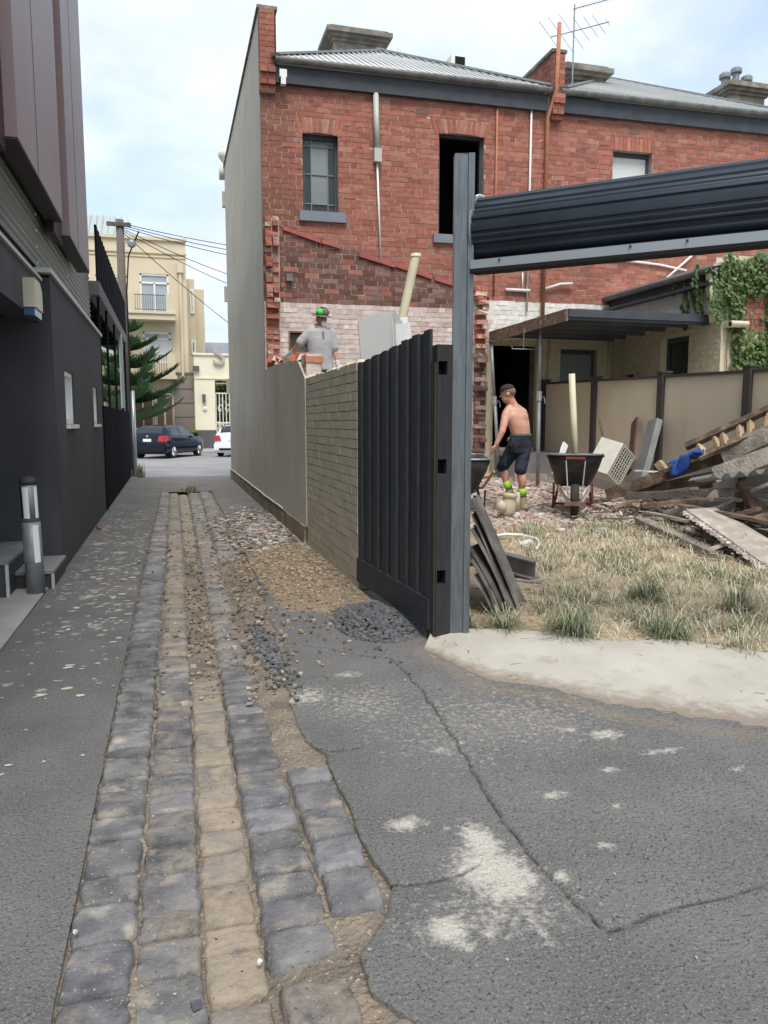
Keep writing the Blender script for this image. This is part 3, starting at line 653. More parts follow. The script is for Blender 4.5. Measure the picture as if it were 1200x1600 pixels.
def roof_faces(parent, u0, u1, ze, apex, back_y, name='roof'):
    e0, e1 = FP(u0, .20, ze), FP(u1, .20, ze); rb_ = Vector((apex.x, back_y, apex.z)); b0 = Vector((e0.x, back_y, ze)); b1 = Vector((e1.x, back_y, ze))
    g = MB(); g.add([e0, e1, apex], [(0, 1, 2)]); g.add([e0, apex, rb_, b0], [(0, 1, 2, 3)]); g.add([e1, b1, rb_, apex], [(0, 1, 2, 3)])
    ro = build(name, g, m_roof, parent)
    rbm = MB(); k = int((u1 - u0) / .12)                            # raised ribs of the sheets
    for i in range(1, k):
        u = u0 + (u1 - u0) * i / k; p0 = FP(u, .20, ze); t = min((u - u0) / max(1e-3, (apex.x - e0.x)), (u1 - u) / (e1.x - apex.x)); t = min(t, 1.0)
        sl = (apex - Vector((apex.x, e0.y, ze))); p1 = p0 + sl * t
        rbm.beam(p0 + Vector((0, 0, .006)), p1 + Vector((0, 0, .006)), .022, .012)
    build('roof_rib', rbm, m_roof, ro, 'stuff')
    cp = MB()
    for e in (e0, e1): cp.beam(e + Vector((0, 0, .02)), apex + Vector((0, 0, .04)), .16, .035)
    cp.beam(apex + Vector((0, -.05, .05)), rb_ + Vector((0, 0, .05)), .16, .035); build('ridge_capping', cp, m_galv, ro)
    return ro
roof_faces(h1, .22, 5.18, 7.53, AP1, 21.5)
def chimney(parent, c, w_, d_, z0, z1, pots=0, m=m_cement):
    g = MB(); x, y = c; g.b2((x - w_ / 2, y - d_ / 2, z0), (x + w_ / 2, y + d_ / 2, z1 - .34)); ch = build('chimney', g, m, parent)
    for k, (o_, h_) in enumerate(((.05, .07), (.12, .07), (.19, .10), (.10, .06), (-.02, .05))):
        g = MB(); zz = z1 - .34 + sum(q[1] for q in ((.05, .07), (.12, .07), (.19, .10), (.10, .06), (-.02, .05))[:k]); g.b2((x - w_ / 2 - o_, y - d_ / 2 - o_, zz), (x + w_ / 2 + o_, y + d_ / 2 + o_, zz + h_)); build('cornice', g, m, ch)
    for i in range(pots):
        g = MB(); px = x - .32 + .32 * i; hh = .42 if i == 1 else .26
        g.tube([(px, y, z1), (px, y, z1 + hh)], .085, 12); g.lathe([(.13, 0), (.14, .02), (.14, .1), (.10, .14)], (px, y, z1 + hh - .06), 14); build('flue', g, m_galv, ch)
    return ch
c1 = onY(554, 66, 18.6); chimney(h1, (c1.x, 18.6), 1.15, .8, 8.4, onY(554, 43, 18.2).z)
# pipes on the facade
g = MB(); p = onY(588, 125, 13.45); g.tube([FP(1.96, .06, 7.16), FP(1.98, .06, 6.2)], .05, 10); build('downpipe', g, m_gplastic, h1, smooth=True)
g = MB(); g.box(FP(1.985, .065, 6.14), (.13, .12, .22)); build('pipe_box', g, m_gplastic, h1)
g = MB(); g.tube([FP(1.985, .05, 6.05), FP(2.05, .04, 4.37)], .018, 8); build('conduit', g, m_white, h1, smooth=True)
for u_, zt_, zb_, r0, m_ in ((4.20, 7.16, 3.85, .018, m_rustpipe), (4.86, 7.16, 3.6, .02, m_wplastic)):
    g = MB(); g.tube([FP(u_, .045, zt_), FP(u_ - .01, .045, zb_)], r0, 8); build('conduit', g, m_, h1, smooth=True)
g = MB(); g.tube([FP(5.29, .21, 8.62), FP(5.27, .20, 7.5), FP(5.17, .07, 7.05), FP(5.16, .07, 3.3)], .038, 10); build('vent_pipe', g, m_rustpipe, h1, smooth=True)
g = MB(); g.tube([FP(4.42, .05, 3.98), FP(4.9, .05, 3.98)], .03, 8); g.tube([FP(4.75, .05, 3.98), FP(4.75, .05, 4.3)], .015, 6); build('overflow_pipe', g, m_wplastic, h1, smooth=True)
g = MB(); g.tube([FP(5.2, .08, 4.02), FP(5.5, .08, 4.12), FP(5.75, .08, 4.14)], .025, 8); build('overflow_pipe', g, m_wplastic, h1, smooth=True)
g = MB(); g.box(FP(.36, .14, 7.28), (.12, .1, .12)); g.box(FP(.36, .16, 7.16), (.08, .1, .12)); build('flood_light', g, m_white, h1)
g = MB(); g.box(FP(.43, .05, 4.02), (.11, .1, .12)); build('joist_stub', g, m_cement, h1)
# urn on the street parapet of house 1, small corbels along the far edge of the side wall
g = MB(); pu = onY(352, 262, 22.05); g.b2((pu.x - .16, 21.9, 8.1), (pu.x + .16, 22.2, pu.z)); g.lathe([(.10, 0), (.05, .06), (.06, .1), (.17, .25), (.19, .36), (.14, .40), (.10, .45), (.05, .5), (.03, .58)], (pu.x, 22.05, pu.z), 14); build('urn', g, mat('cream_stone', (.55, .52, .44), rough=.8), h1, smooth=True)
for z in (1.75 + 2.5 * k for k in range(3)): g = MB(); g.b2((1.56, 21.97, z + .6), (1.66, 22.12, z + 1.0)); build('corbel', g, m_render, h1)
g = MB()
for k in range(26): u = 2.9 + .07 * k; p = Vector((4.9 + k * .075, 16.6, 9.3 - k * .035)); g.tube([p, p + Vector((0, 0, .14))], .004, 4)
g.beam((4.88, 16.6, 9.3), (6.8, 16.6, 8.42), .02, .02); build('bird_spikes', g, m_galv, h1)
p = onY(712, 103, 16.2); g = MB(); g.box(p, (.34, .4, .26)); ac = build('roof_unit', g, m_white, h1); g = MB(); g.box(p + Vector((.02, -.203, 0)), (.22, .01, .2)); build('grille', g, m_dark, ac)

# ---------------- house 2
h2 = thing('terrace_house', (9, 13.5, 0), 'right hand brick terrace house with cream rear wing and awning', 'house', 'red brick terrace houses')
W3 = (6.55, 7.38, 5.28, 6.64); U2 = 10.6
mb = MB(); wall_panel(mb, FP, 5.22, U2, 3.80, 7.42, [W3]); build('wall', mb, m_mortar, h2)
mb = MB(); wall_panel(mb, FP, 5.22, U2, 3.08, 3.80, []); build('white_wall', mb, m_white, h2)
mb = MB(); wall_panel(mb, FP, 5.22, U2, .2, 3.08, [WG]); build('cream_wall', mb, m_cream, h2)
cells = brick_cells(5.2, U2, .62, 7.16, [(W3[0], W3[1], W3[2], W3[3] + .235), WG], seed=14)
vis = sorted(range(len(cells)), key=lambda i: (cells[i][0] - 6.6) ** 2 * .6 + (cells[i][2] - 6.1) ** 2)
put_bricks(h2, FP, cells, tint_h1, m_brick, set(vis[:150]))
a, b, c, d = W3
for i in range(11):
    t0 = -.06 + (b - a + .12) * i / 11; t1 = t0 + (b - a + .12) / 11 - .008; mbb = MB(); f = [FP(a + t0, .012, d - .01), FP(a + t1, .012, d - .01), FP(a + t1, .012, d + .232), FP(a + t0, .012, d + .232)]; mbb.prism(f, FP(0, -.024, 0) - FP(0, 0, 0), red(random, 1.08)); build('brick', mbb, m_brick, h2)
window(h2, FP, W3, m_blindw, m_bgrey); window(h2, FP, WG, m_blind)
g = MB(); g.prism([FP(5.38, .10, 7.16), FP(U2, .10, 7.16), FP(U2, .10, 7.44), FP(5.38, .10, 7.44)], FP(0, -.1, 0) - FP(0, 0, 0)); build('fascia', g, m_dkgrey, h2)
gutter(h2, FP, 5.36, U2, 7.50, m_gut)
AP2 = onY(947, 124, 16.6); roof_faces(h2, 5.4, U2, 7.53, AP2, 21.5)
# party wall parapet climbing between the two roofs, with its corbelled end
g = MB(); PW = [(13.35, 7.44), (13.35, 8.16), (17.6, 8.16), (17.6, 7.4)]; g.prism([(6.87, y, z) for y, z in PW], (.21, 0, 0)); build('party_wall', g, m_mortar, h2)
put_bricks(h2, XP(6.868, -1), brick_cells(13.36, 17.55, 7.5, 8.15, [], seed=8), lambda u, z, r: red(r, .9), m_brick, set(), rest='party_brickwork')
for k in range(13):
    zz = 7.02 + k * .0855; out = .16 + (.05 if zz < 7.4 else 0) - (.10 if zz < 7.1 else .05 if zz < 7.2 else 0)
    for a, b in ([(5.23, 5.335), (5.34, 5.45)] if k % 2 else [(5.23, 5.45)]):
        bb = MB(); bb.prism([FP(a, out, zz), FP(b - .006, out, zz), FP(b - .006, out, zz + .079), FP(a, out, zz + .079)], FP(0, -out + .02, 0) - FP(0, 0, 0), red(random, 1.05)); build('brick', bb, m_brick, h2)
g = MB(); g.prism([(6.82, 13.3, 8.165), (6.82, 17.6, 8.165), (6.82, 17.6, 8.22), (6.82, 13.3, 8.22)], (.3, 0, 0)); build('wall_capping', g, m_cement, h2)
p = onY(905, 112, 15.4); chimney(h2, (p.x, 15.6), .75, .9, 7.8, onY(905, 93, 15.0).z)
p = onY(1158, 130, 17.0); chimney(h2, (p.x, 17.2), 1.0, .9, 8.0, onY(1158, 124, 16.7).z, 3)
g = MB(); g.add([onY(1165, 175, 15.5), onY(1260, 120, 15.5), onY(1260, 215, 15.5)], [(0, 1, 2)]); 
# cream rear wing
wing = MB(); HW = [(11.07, 11.82, 1.75, 2.99), (12.62, 13.12, 2.15, 2.44)]
wall_panel(wing, XP(8.28, -1), 10.3, 13.5, .2, 3.92, HW, 0, .2); build('wing_wall', wing, m_cream, h2)
cells = brick_cells(10.3, 13.38, .9, 3.72, [HW[0], HW[1]], seed=31)
def tint_w(u, z, r): s = r.uniform(.93, 1.03); return (.58 * s, .525 * s, .365 * s) if z < 3.12 else (.66 * s, .65 * s, .62 * s)
put_bricks(h2, XP(8.28, -1), cells, tint_w, m_brick, set(), proud=.004, rest='wing_brickwork')
window(h2, XP(8.28, -1), HW[0], None, None)
dark_room(h2, XP(8.28, -1), HW[1], .5, 'vent_recess')
g = MB(); wall_panel(g, lambda u, wd, z: Vector((u, 10.3 - wd, z)), 8.28, 12.5, .2, 4.1, [], 0, .2); build('wing_end_wall', g, m_cream, h2)
g = MB(); g.prism([(8.12, 10.35, 3.93), (8.12, 13.5, 3.93), (12.5, 13.5, 4.85), (12.5, 10.35, 4.85)], (0, 0, .04)); build('wing_roof', g, m_roof, h2)
g = MB(); g.b2((8.20, 10.36, 3.70), (8.275, 13.45, 3.92)); g.b2((8.05, 10.36, 3.66), (8.20, 13.45, 3.70)); build('wing_soffit', g, m_dkgrey, h2)
g = MB(); g.rings([[Vector((8.10 + .065 * math.cos(t), y, 3.90 + .065 * math.sin(t))) for t in np.linspace(math.pi * .95, math.pi * 2.05, 9)] + [Vector((8.10 + .05 * math.cos(t), y, 3.905 + .05 * math.sin(t))) for t in np.linspace(math.pi * 2.05, math.pi * .95, 9)] for y in (10.3, 13.45)]); build('wing_gutter', g, m_gut, h2)
g = MB(); g.tube([(8.10, 10.42, 3.84), (8.14, 10.42, 3.5), (8.2, 10.42, 3.1)], .05, 10); build('wing_downpipe', g, m_cream, h2, smooth=True)
g = MB(); g.b2((8.29, 10.1, 3.0), (8.6, 10.3, 3.07)); g.tube([(8.29, 10.12, 3.05), (8.6, 10.12, 3.05)], .045, 10); build('ledge', g, m_cream, h2)
g = MB(); g.tube([(8.22, 13.38, 1.1), (8.22, 13.38, 3.1)], .025, 8); g.tube([(6.72, 13.36, 1.05), (6.72, 13.36, 3.1)], .05, 10); g.tube([(6.95, 13.40, 1.05), (6.95, 13.40, 3.1)], .018, 8); build('wall_pipe', g, m_cream, h2, smooth=True)
g = MB(); g.tube([(8.25, 12.3, 2.42), (8.14, 12.3, 2.42), (8.14, 12.2, 2.40), (8.14, 12.2, 2.33)], .012, 6); g.tube([(8.14, 12.36, 2.46), (8.14, 12.24, 2.46)], .012, 6); build('garden_tap', g, m_galv, h2)
r_ = random.Random(77)                                            # bare brick showing on the ivy wall
for k in range(8):
    for j in range(3):
        if r_.random() < .12: continue
        bb = MB(); x0 = 8.62 + j * .16 + (.08 if k % 2 else 0); zz = 2.98 + k * .0855; bb.b2((x0, 10.275, zz), (x0 + .15, 10.305, zz + .076), red(r_, .9)); build('brick', bb, m_brick, h2)
# long white conduits low on the facade
g = MB(); g.tube([FP(6.25, .04, 4.66), FP(7.6, .04, 4.58), FP(8.2, .04, 4.5)], .022, 8); g.tube([FP(8.5, .05, 4.95), FP(7.6, .06, 4.2)], .022, 8); build('conduit', g, m_white, h2, smooth=True)
for u_, z_ in ((2.82, 6.97), (6.98, 6.99)):
    g = MB(); g.prism([FP(u_ - .11, .012, z_ - .04), FP(u_ + .11, .012, z_ - .04), FP(u_ + .11, .012, z_ + .04), FP(u_ - .11, .012, z_ + .04)], FP(0, -.02, 0) - FP(0, 0, 0)); build('air_brick', g, mat('vent_brick', (.17, .11, .09), rough=.9), h1 if u_ < 5 else h2)

# roof aerial between the houses
an = thing('tv_aerial', onY(893, 95, 14.6), 'tall television aerial with two crossbars above the party wall', 'aerial')
P0 = onY(895, 95, 14.6); P1 = onY(898, 8, 14.6); mast = MB(); mast.tube([P0 - Vector((0, 0, .6)), P1 + Vector((0, 0, .02))], .014, 6); build('mast', mast, m_galv, an)
A, B = onY(860, 58, 14.6), onY(952, 34, 14.6); g = MB(); g.tube([A, B], .012, 6); build('boom', g, m_galv, an)
for t, l in ((.0, .62), (.17, .68), (.35, .66), (.52, .46), (.68, .40), (.82, .36), (.97, .12)):
    c = A.lerp(B, t); dd = Vector((-.38, .15, .55)).normalized() * l * .62; g = MB(); g.tube([c - dd, c + dd], .006, 5); build('element', g, m_galv, an)
A, B = onY(896, 14, 14.6), onY(962, -4, 14.6); g = MB(); g.tube([A, B], .011, 6); build('boom', g, m_galv, an)
for k in range(13):
    c = A.lerp(B, k / 12); g = MB(); g.tube([c - Vector((.03, .0, .06)), c + Vector((.03, 0, .06))], .004, 4); build('element', g, m_galv, an)
# ================================================================== GARDEN WALL, GATE, ROLLER DOOR
m_stone = mat('brown_plinth_stone', (.26, .20, .135), (.15, .12, .09), scale=7, rough=.95, bump=.9, bscale=20, col3=(.34, .27, .19), scale3=4)
gw = thing('garden_wall', (1.76, 9.5, 0), 'low grey green boundary wall, half rendered and half painted brick, partly demolished', 'wall')
g = MB(); tops = [(9.56, 2.10), (10.05, 2.32), (10.2, 2.36), (11.0, 2.40), (12.1, 2.44), (13.0, 2.46), (13.62, 2.46)]
poly = [(1.63, 9.56, .0)] + [(1.63, y, z + .02 * mnoise.noise(Vector((y * 5, 1, 2)))) for y, z in tops] + [(1.63, 13.62, .0)]
g.prism(poly, (.24, 0, 0)); build('rendered_wall', g, m_render, gw)
g = MB(); g.b2((1.655, 6.84, .0), (1.86, 9.555, 2.05)); build('wall_core', g, mat('paint_joint', (.19, .175, .135), rough=.85), gw)
PWX = XP(1.655, -1); cells = brick_cells(6.84, 9.55, .0, 2.09, [], course=.0872, ln=.245, header_every=0, gap=.006, seed=44)
r_ = random.Random(3)
for c in cells[:299]:
    V, Fc = brick_geo(PWX, c, .014 + r_.uniform(-.0015, .002), r=r_, js=.0012); s = r_.uniform(.92, 1.06); org = ORG[gw.name]
    link_mesh('brick', to_mesh('brick', [v - org for v in V], Fc, [(s, s, s)] * len(Fc)), m_paintbrick, gw)
r_ = random.Random(12)                                            # broken mortar and bricks left along the top
brk = [(.42, .13, .09), (.50, .22, .15), (.60, .50, .42), (.66, .60, .52)]
y = 6.9
while y < 9.5:
    l = r_.uniform(.05, .16); bb = MB(); chunk(bb, (1.75 + r_.uniform(-.03, .03), y, 2.09 + r_.uniform(0, .02)), (.2, l, r_.uniform(.02, .05)), r_.choice([(.62, .56, .44), (.5, .46, .38)]), r=r_); build('mortar_lump', bb, m_brick, gw); y += l * 1.3
for (yy, zz, s) in ((9.80, 2.16, .9), (9.86, 2.245, 1), (9.72, 2.33, 1.0), (9.78, 2.10, .8)):
    bb = MB(); M = Matrix.Rotation(r_.uniform(-.12, .12), 3, 'Z'); bb.box((1.77, yy, zz), (.225, .27 * s, .078), M, r_.choice(brk[:2])); build('brick', bb, m_brick, gw)
g = MB(); g.b2((1.66, 9.6, 2.08), (1.85, 9.98, 2.40)); build('broken_mortar', g, m_mort_w, gw)
y = 10.1
while y < 13.4:
    l = r_.uniform(.08, .26); bb = MB(); chunk(bb, (1.75 + r_.uniform(-.02, .02), y, lerp_tab(tops, y) + r_.uniform(.0, .06) + (.12 * smooth01((y - 12.3) / .8) * r_.random())), (.24, l, r_.uniform(.05, .14)), r_.choice(brk), r=r_); build('brick_fragment', bb, m_brick, gw); y += l * .85
g = MB(); n_ = 60; rings_ = []
for i in range(n_):
    y = 9.56 + (21.9 - 9.56) * i / (n_ - 1); o_ = .03 + .02 * fbm(y, 0, 1.7, 2); zt = .24 + .03 * fbm(y, 3, .9, 5); rings_.append([Vector((1.66, y, -.05)), Vector((1.63 - o_, y, -.05)), Vector((1.63 - o_ + .012 * fbm(y, 5, 6, 1), y, zt * .5)), Vector((1.63 - o_ * .8, y, zt)), Vector((1.66, y, zt + .01))])
g.rings(rings_); build('plinth', g, m_stone, gw)
g = MB(); g.tube([(1.60, y, .265 + .03 * fbm(y, 3, .9, 5)) for y in np.linspace(11.5, 21.8, 24)], .012, 6); build('plinth_cable', g, m_wplastic, gw)

m_pal = mat('charcoal_timber', (.024, .027, .033), (.036, .04, .047), scale=8, rough=.6, stretch=(5, 5, .8), rnd=.25, bump=.25, bscale=30, spec=.3)
m_post = mat('bare_dark_timber', (.022, .023, .026), (.032, .031, .031), scale=10, rough=.8, stretch=(5, 5, .6), bump=.5, bscale=30)
m_steelp = mat('galvanised_post', (.16, .178, .19), (.115, .13, .142), scale=14, rough=.34, metal=.5, stretch=(3, 3, .4))
ga = thing('paling_gate', (1.75, 6.1, 0), 'charcoal timber paling gate panel standing open beside the steel post', 'gate')
NP = 15; Y0g, Y1g = 6.80, 5.06
for i in range(NP):
    t0, t1 = i / NP, (i + 1) / NP; ya = Y0g + (Y1g - Y0g) * t0; yb = Y0g + (Y1g - Y0g) * t1; x = 1.665 + .09 * (t0 + t1) / 2
    zt = 2.075 + .11 * (t0 + t1) / 2 + random.uniform(-.006, .006); pr = .0 if i % 2 else .016
    bb = MB(); bb.b2((x - .012 - pr, yb + (.006 if i % 2 else -.008), .30), (x + .010 - pr, ya - (.006 if i % 2 else -.008), zt)); build('paling', bb, m_pal, ga)
g = MB(); g.beam((1.645, Y0g + .02, .20), (1.735, Y1g - .02, .20), .035, .22); build('bottom_board', g, m_pal, ga)
for z in (.45, 1.15, 1.85):
    g = MB(); g.beam((1.71, Y0g, z), (1.795, Y1g, z), .06, .09); build('rail', g, m_post, ga)
# gate post with three empty mortises
gp = thing('gate_post', (1.84, 5.0, 0), 'dark timber gate post with three empty mortise holes', 'post')
x0, x1, y0, y1 = 1.745, 1.862, 4.95, 5.09; mz = [(.43, .53), (1.20, 1.30), (1.87, 1.96)]
g = MB(); zs = [-.03] + [q for m_ in mz for q in m_] + [2.07]
for a, b in zip(zs[::2], zs[1::2]): g.b2((x0, y0, a), (x1, y1, b))
for a, b in mz: g.b2((x0, y0, a), (x0 + .008, y1, b)); g.b2((x1 - .045, y0, a), (x1, y1, b)); g.b2((x0 + .008, y1 - .02, a), (x1 - .045, y1, b))
build('post_body', g, m_post, gp)
g = MB(); g.b2((x0 - .012, y0 + .01, .02), (x0 - .001, y1, 1.95)); build('edge_strip', g, mat('split_wood_edge', (.05, .048, .033), (.045, .033, .025), scale=14, stretch=(4, 4, 1)), gp)
sp = thing('steel_post', (2.0, 4.95, 0), 'tall blue grey galvanised steel channel post beside the gate', 'post')
cx_, cy_ = 1.918, 4.93; dX = Vector((.735, -.678, 0)); dN = Vector((-.678, -.735, 0))
def SPt(a, b, z): return Vector((cx_, cy_, z)) + RT * a + Vector((FW.x, FW.y, 0)).normalized() * b
prof = [(-.066, .0), (.020, .0), (.024, -.012), (.062, -.012), (.066, .0), (.066, .10), (.05, .10), (.05, .013), (-.05, .013), (-.05, .10), (-.066, .10)]
g = MB(); g.rings([[SPt(a, b, z) for a, b in prof] for z in (-.02, 3.30)]); build('channel', g, m_steelp, sp)
g = MB(); g.add([SPt(a, b, 3.302) for a, b in ((-.066, 0), (.066, -.012), (.066, .10), (-.066, .10))], [(0, 1, 2, 3)]); build('cap', g, m_steelp, sp)

m_curt = mat('dark_shutter_steel', (.018, .026, .038), (.026, .035, .048), scale=3, rough=.33, metal=.35, spec=.5)
rs = thing('roller_door', (2.8, 4.2, 2.5), 'rolled up dark corrugated roller door hung from the steel post', 'roller door')
A0 = Vector((2.005, 4.95, 0)); RC = 2.82; LEN = 4.2
def RP(t, th, r_): return A0 + dX * t + Vector((0, 0, RC + r_ * math.sin(th))) + dN * (-.16 + r_ * math.cos(th))
nth = 150; ring = []
for k in range(nth):
    th = 2 * math.pi * k / nth; q = (th * 9 / (2 * math.pi)) % 1.0
    rr = .245 - .012 * (1 if .12 < q < .34 else 0) - .006 * (1 if .5 < q < .62 else 0) - .010 * (1 if .72 < q < .86 else 0); ring.append((th, rr))
g = MB(); g.rings([[RP(t, th, rr) for th, rr in ring] for t in (0, LEN)]); build('curtain', g, m_curt, rs)
g = MB(); c0 = A0 + dN * .07 + Vector((0, 0, 2.585)); g.beam(c0, c0 + dX * LEN, .035, .055); build('bottom_rail', g, mat('pale_rail', (.27, .30, .32), rough=.4, metal=.2), rs)
g = MB(); c0 = A0 + dN * .03 + Vector((0, 0, 2.545)); g.beam(c0, c0 + dX * LEN, .12, .022); build('weather_strip', g, m_dark, rs)
g = MB(); g.rings([[RP(-.012, th, .255) for th in np.linspace(0, 2 * math.pi, 40, endpoint=False)], [RP(-.002, th, .255) for th in np.linspace(0, 2 * math.pi, 40, endpoint=False)]]); build('drum_end', g, m_galv, rs)
g = MB(); g.tube([RP(-.012, th, .262) for th in np.linspace(R(60), R(200), 14)], .007, 6); build('edge_trim', g, m_white, rs)
for t in (1.02, 1.34, .2):
    g = MB(); pb = A0 + dX * t + dN * .092 + Vector((0, 0, 2.60)); g.lathe([(.008, 0), (.008, .006), (.004, .009)], pb, 8, Matrix.Rotation(R(90), 3, 'X')); build('bolt', g, m_dkgrey, rs)
mot = thing('steel_post', A0 + dX * (LEN + .05), 'far steel post carrying the right end of the roller door', 'post')
g = MB(); c0 = A0 + dX * (LEN + .08); g.box((c0.x, c0.y, 1.7), (.14, .1, 3.44)); build('channel', g, m_steelp, mot)

# ================================================================== DARK BUILDING ON THE LEFT
m_char = mat('charcoal_render', (.050, .051, .056), (.064, .064, .068), scale=1.4, rough=.75, bump=.12, bscale=35, col3=(.07, .07, .07), scale3=2.2, lo3=.58, hi3=.85)
m_corr = mat('grey_corrugated', (.17, .18, .17), (.20, .21, .20), scale=1, rough=.42, metal=.4)
m_zinc = mat('zincalume', (.42, .46, .47), (.48, .52, .52), scale=1.5, rough=.35, metal=.6)
m_purp = mat('aubergine_panel', (.185, .13, .135), (.215, .155, .158), scale=.9, rough=.42, spec=.5, stretch=(1, 1, .15))
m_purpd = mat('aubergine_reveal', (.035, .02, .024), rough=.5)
m_strip = mat('pale_flashing', (.50, .51, .50), rough=.45, metal=.3)
mbd = thing('modern_building', (-2.5, 10, 0), 'dark modern building with aubergine metal panels and corrugated cladding', 'building')
HL = [(9.36, 10.2, 1.53, 2.14), (12.7, 13.4, 1.53, 2.10)]
g = MB(); PL = lambda u, wd, z: Vector((-1.12 + wd, u, z)); wall_panel(g, PL, 8.55, 14.45, -.05, 3.02, HL, 0, .25); build('wall', g, m_char, mbd)
for h in HL:
    a, b, c, d = h; g = MB()
    for q in ((a, a + .06, c, d), (b - .06, b, c, d), (a + .06, b - .06, c, c + .06), (a + .06, b - .06, d - .06, d)): g.prism([PL(q[0], -.02, q[2]), PL(q[1], -.02, q[2]), PL(q[1], -.02, q[3]), PL(q[0], -.02, q[3])], (-.08, 0, 0))
    w_ = build('window', g, m_white, mbd)
    g = MB(); g.quad(PL(a, -.07, c), PL(b, -.07, c), PL(b, -.07, d), PL(a, -.07, d)); build('pane', g, mat('frosted_glass', (.50, .60, .60), rough=.3, spec=.5), w_)
    g = MB(); g.b2((-1.14, a - .02, c - .05), (-1.075, b + .02, c - .004)); build('sill', g, m_white, w_)
    g = MB(); g.beam(PL((a + b) / 2 + .1, -.045, c), PL((a + b) / 2 + .1, -.045, d), .035, .03); build('mullion', g, m_white, w_)
g = MB(); g.b2((-6, 8.551, -.05), (-1.122, 8.75, 3.0)); build('entry_wall', g, m_char, mbd)
g = MB(); g.b2((-1.45, 2.0, 2.53), (-1.2, 8.40, 2.93)); build('bulkhead', g, m_char, mbd)
g = MB(); g.b2((-6, 2.0, 2.6), (-1.45, 8.55, 2.72)); build('soffit', g, m_dark, mbd)
g = MB(); g.b2((-6, 2.0, .0), (-5.6, 8.6, 2.6)); build('entry_side_wall', g, m_char, mbd)
g = MB(); g.b2((-1.46, 2.0, 2.935), (-1.17, 8.42, 2.965)); build('flashing', g, m_strip, mbd)
g = MB(); g.b2((-1.40, 8.42, 3.022), (-1.085, 14.45, 3.07)); build('flashing', g, m_strip, mbd)
def corrugated(x, y0, y1, z0, z1, pitch, amp, m, name):
    """horizontal corrugations on a wall facing +X"""
    n_ = int((z1 - z0) / pitch * 6); zs_ = [z0 + (z1 - z0) * i / n_ for i in range(n_ + 1)]; mb_ = MB(); V = []
    for z in zs_: dx = amp * math.sin((z - z0) / pitch * 2 * math.pi); V += [(x + dx, y0, z), (x + dx, y1, z)]
    mb_.add(V, [(2 * i, 2 * i + 1, 2 * i + 3, 2 * i + 2) for i in range(n_)]); mb_.b2((x - .25, y0, z0), (x - .03, y1, z1)); return build(name, mb_, m, mbd)
corrugated(-1.22, 6.37, 13.95, 3.075, 8.6, .076, .010, m_corr, 'corrugated_cladding')
corrugated(-1.24, 2.0, 6.30, 2.97, 8.6, .16, .028, m_zinc, 'zinc_cladding')
g = MB(); g.b2((-1.30, 6.30, 2.97), (-1.19, 6.36, 3.6)); build('corner_trim', g, m_zinc, mbd)
for k in range(15):                                                # fixing screws up the cladding
    for yy in (8.45, 10.9):
        g = MB(); g.box((-1.206, yy, 3.12 + k * .152), (.012, .02, .02)); build('screw', g, m_white, mbd)
for a, b in ((6.36, 8.80), (9.44, 11.6)):
    g = MB(); g.b2((-1.16, a, 3.61), (-1.0, b, 9.2)); p_ = build('metal_panel', g, m_purp, mbd)
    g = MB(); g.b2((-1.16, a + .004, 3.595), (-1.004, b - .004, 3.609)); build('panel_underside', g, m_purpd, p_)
    g = MB()
    g.b2((-.999, a + (b - a) * .38, 3.63), (-.997, a + (b - a) * .38 + .008, 9.2)); build('panel_joint', g, m_purpd, p_)
for a, b in ((8.80, 9.44), (5.80, 6.36)):
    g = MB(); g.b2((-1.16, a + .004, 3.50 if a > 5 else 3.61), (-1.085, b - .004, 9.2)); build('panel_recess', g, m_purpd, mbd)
g = MB(); g.b2((-6, 2.0, 8.6), (-1.3, 14.0, 8.7)); g.b2((-6, 13.9, 3.0), (-1.3, 14.0, 8.6)); build('upper_shell', g, m_char, mbd)
# steps, bollard, alarm
m_tile = mat('dark_tile', (.045, .045, .047), (.055, .055, .056), scale=4, rough=.55); m_tread = mat('step_tread', (.20, .20, .195), (.24, .24, .23), scale=5, rough=.8)
st_ = thing('entry_steps', (-1.6, 8.0, 0), 'two dark tiled entry steps with grey treads at the building corner', 'steps')
for (xa, xb, ya, yb, z) in ((-5.5, -1.10, 7.66, 8.55, .17), (-5.5, -1.42, 7.30, 8.55, .335)):
    if z < .2: g = MB(); g.b2((xa, ya, -.03), (xb, yb, z - .03)); build('riser', g, m_tile, st_)
    else: g = MB(); g.b2((xa, ya, -.03), (xb, yb - .005, z - .03)); build('riser', g, m_tile, st_)
    g = MB(); g.b2((xa, ya - .012, z - .028), (xb + .012, yb - .008, z)); build('tread', g, m_tread, st_)
    g = MB(); g.b2((xb - .012, ya - .014, -.01), (xb + .014, ya + .01, z - .03)); build('edge_trim', g, m_strip, st_)
bo = thing('bollard', (-1.215, 7.45, 0), 'galvanised bollard with black cap and white reflective strips by the steps', 'bollard')
bx, by = -1.215, 7.45; tl = -.022
g = MB(); g.tube([(bx, by, .0), (bx + tl * .65, by, .66)], .078, 18); build('sleeve', g, m_galv, bo, smooth=True)
g = MB(); g.tube([(bx + tl * .65, by, .66), (bx + tl, by, 1.02)], .070, 18); build('upper_tube', g, m_galv, bo, smooth=True)
g = MB(); g.lathe([(.074, 0), (.074, .03), (.062, .055), (.035, .072), (.005, .078)], (bx + tl, by, 1.0), 18); build('cap', g, mat('black_plastic', (.03, .03, .03), (.05, .05, .05), scale=20, rough=.6), bo, smooth=True)
m_refl = mat('reflective_white', (.78, .79, .80), rough=.4)
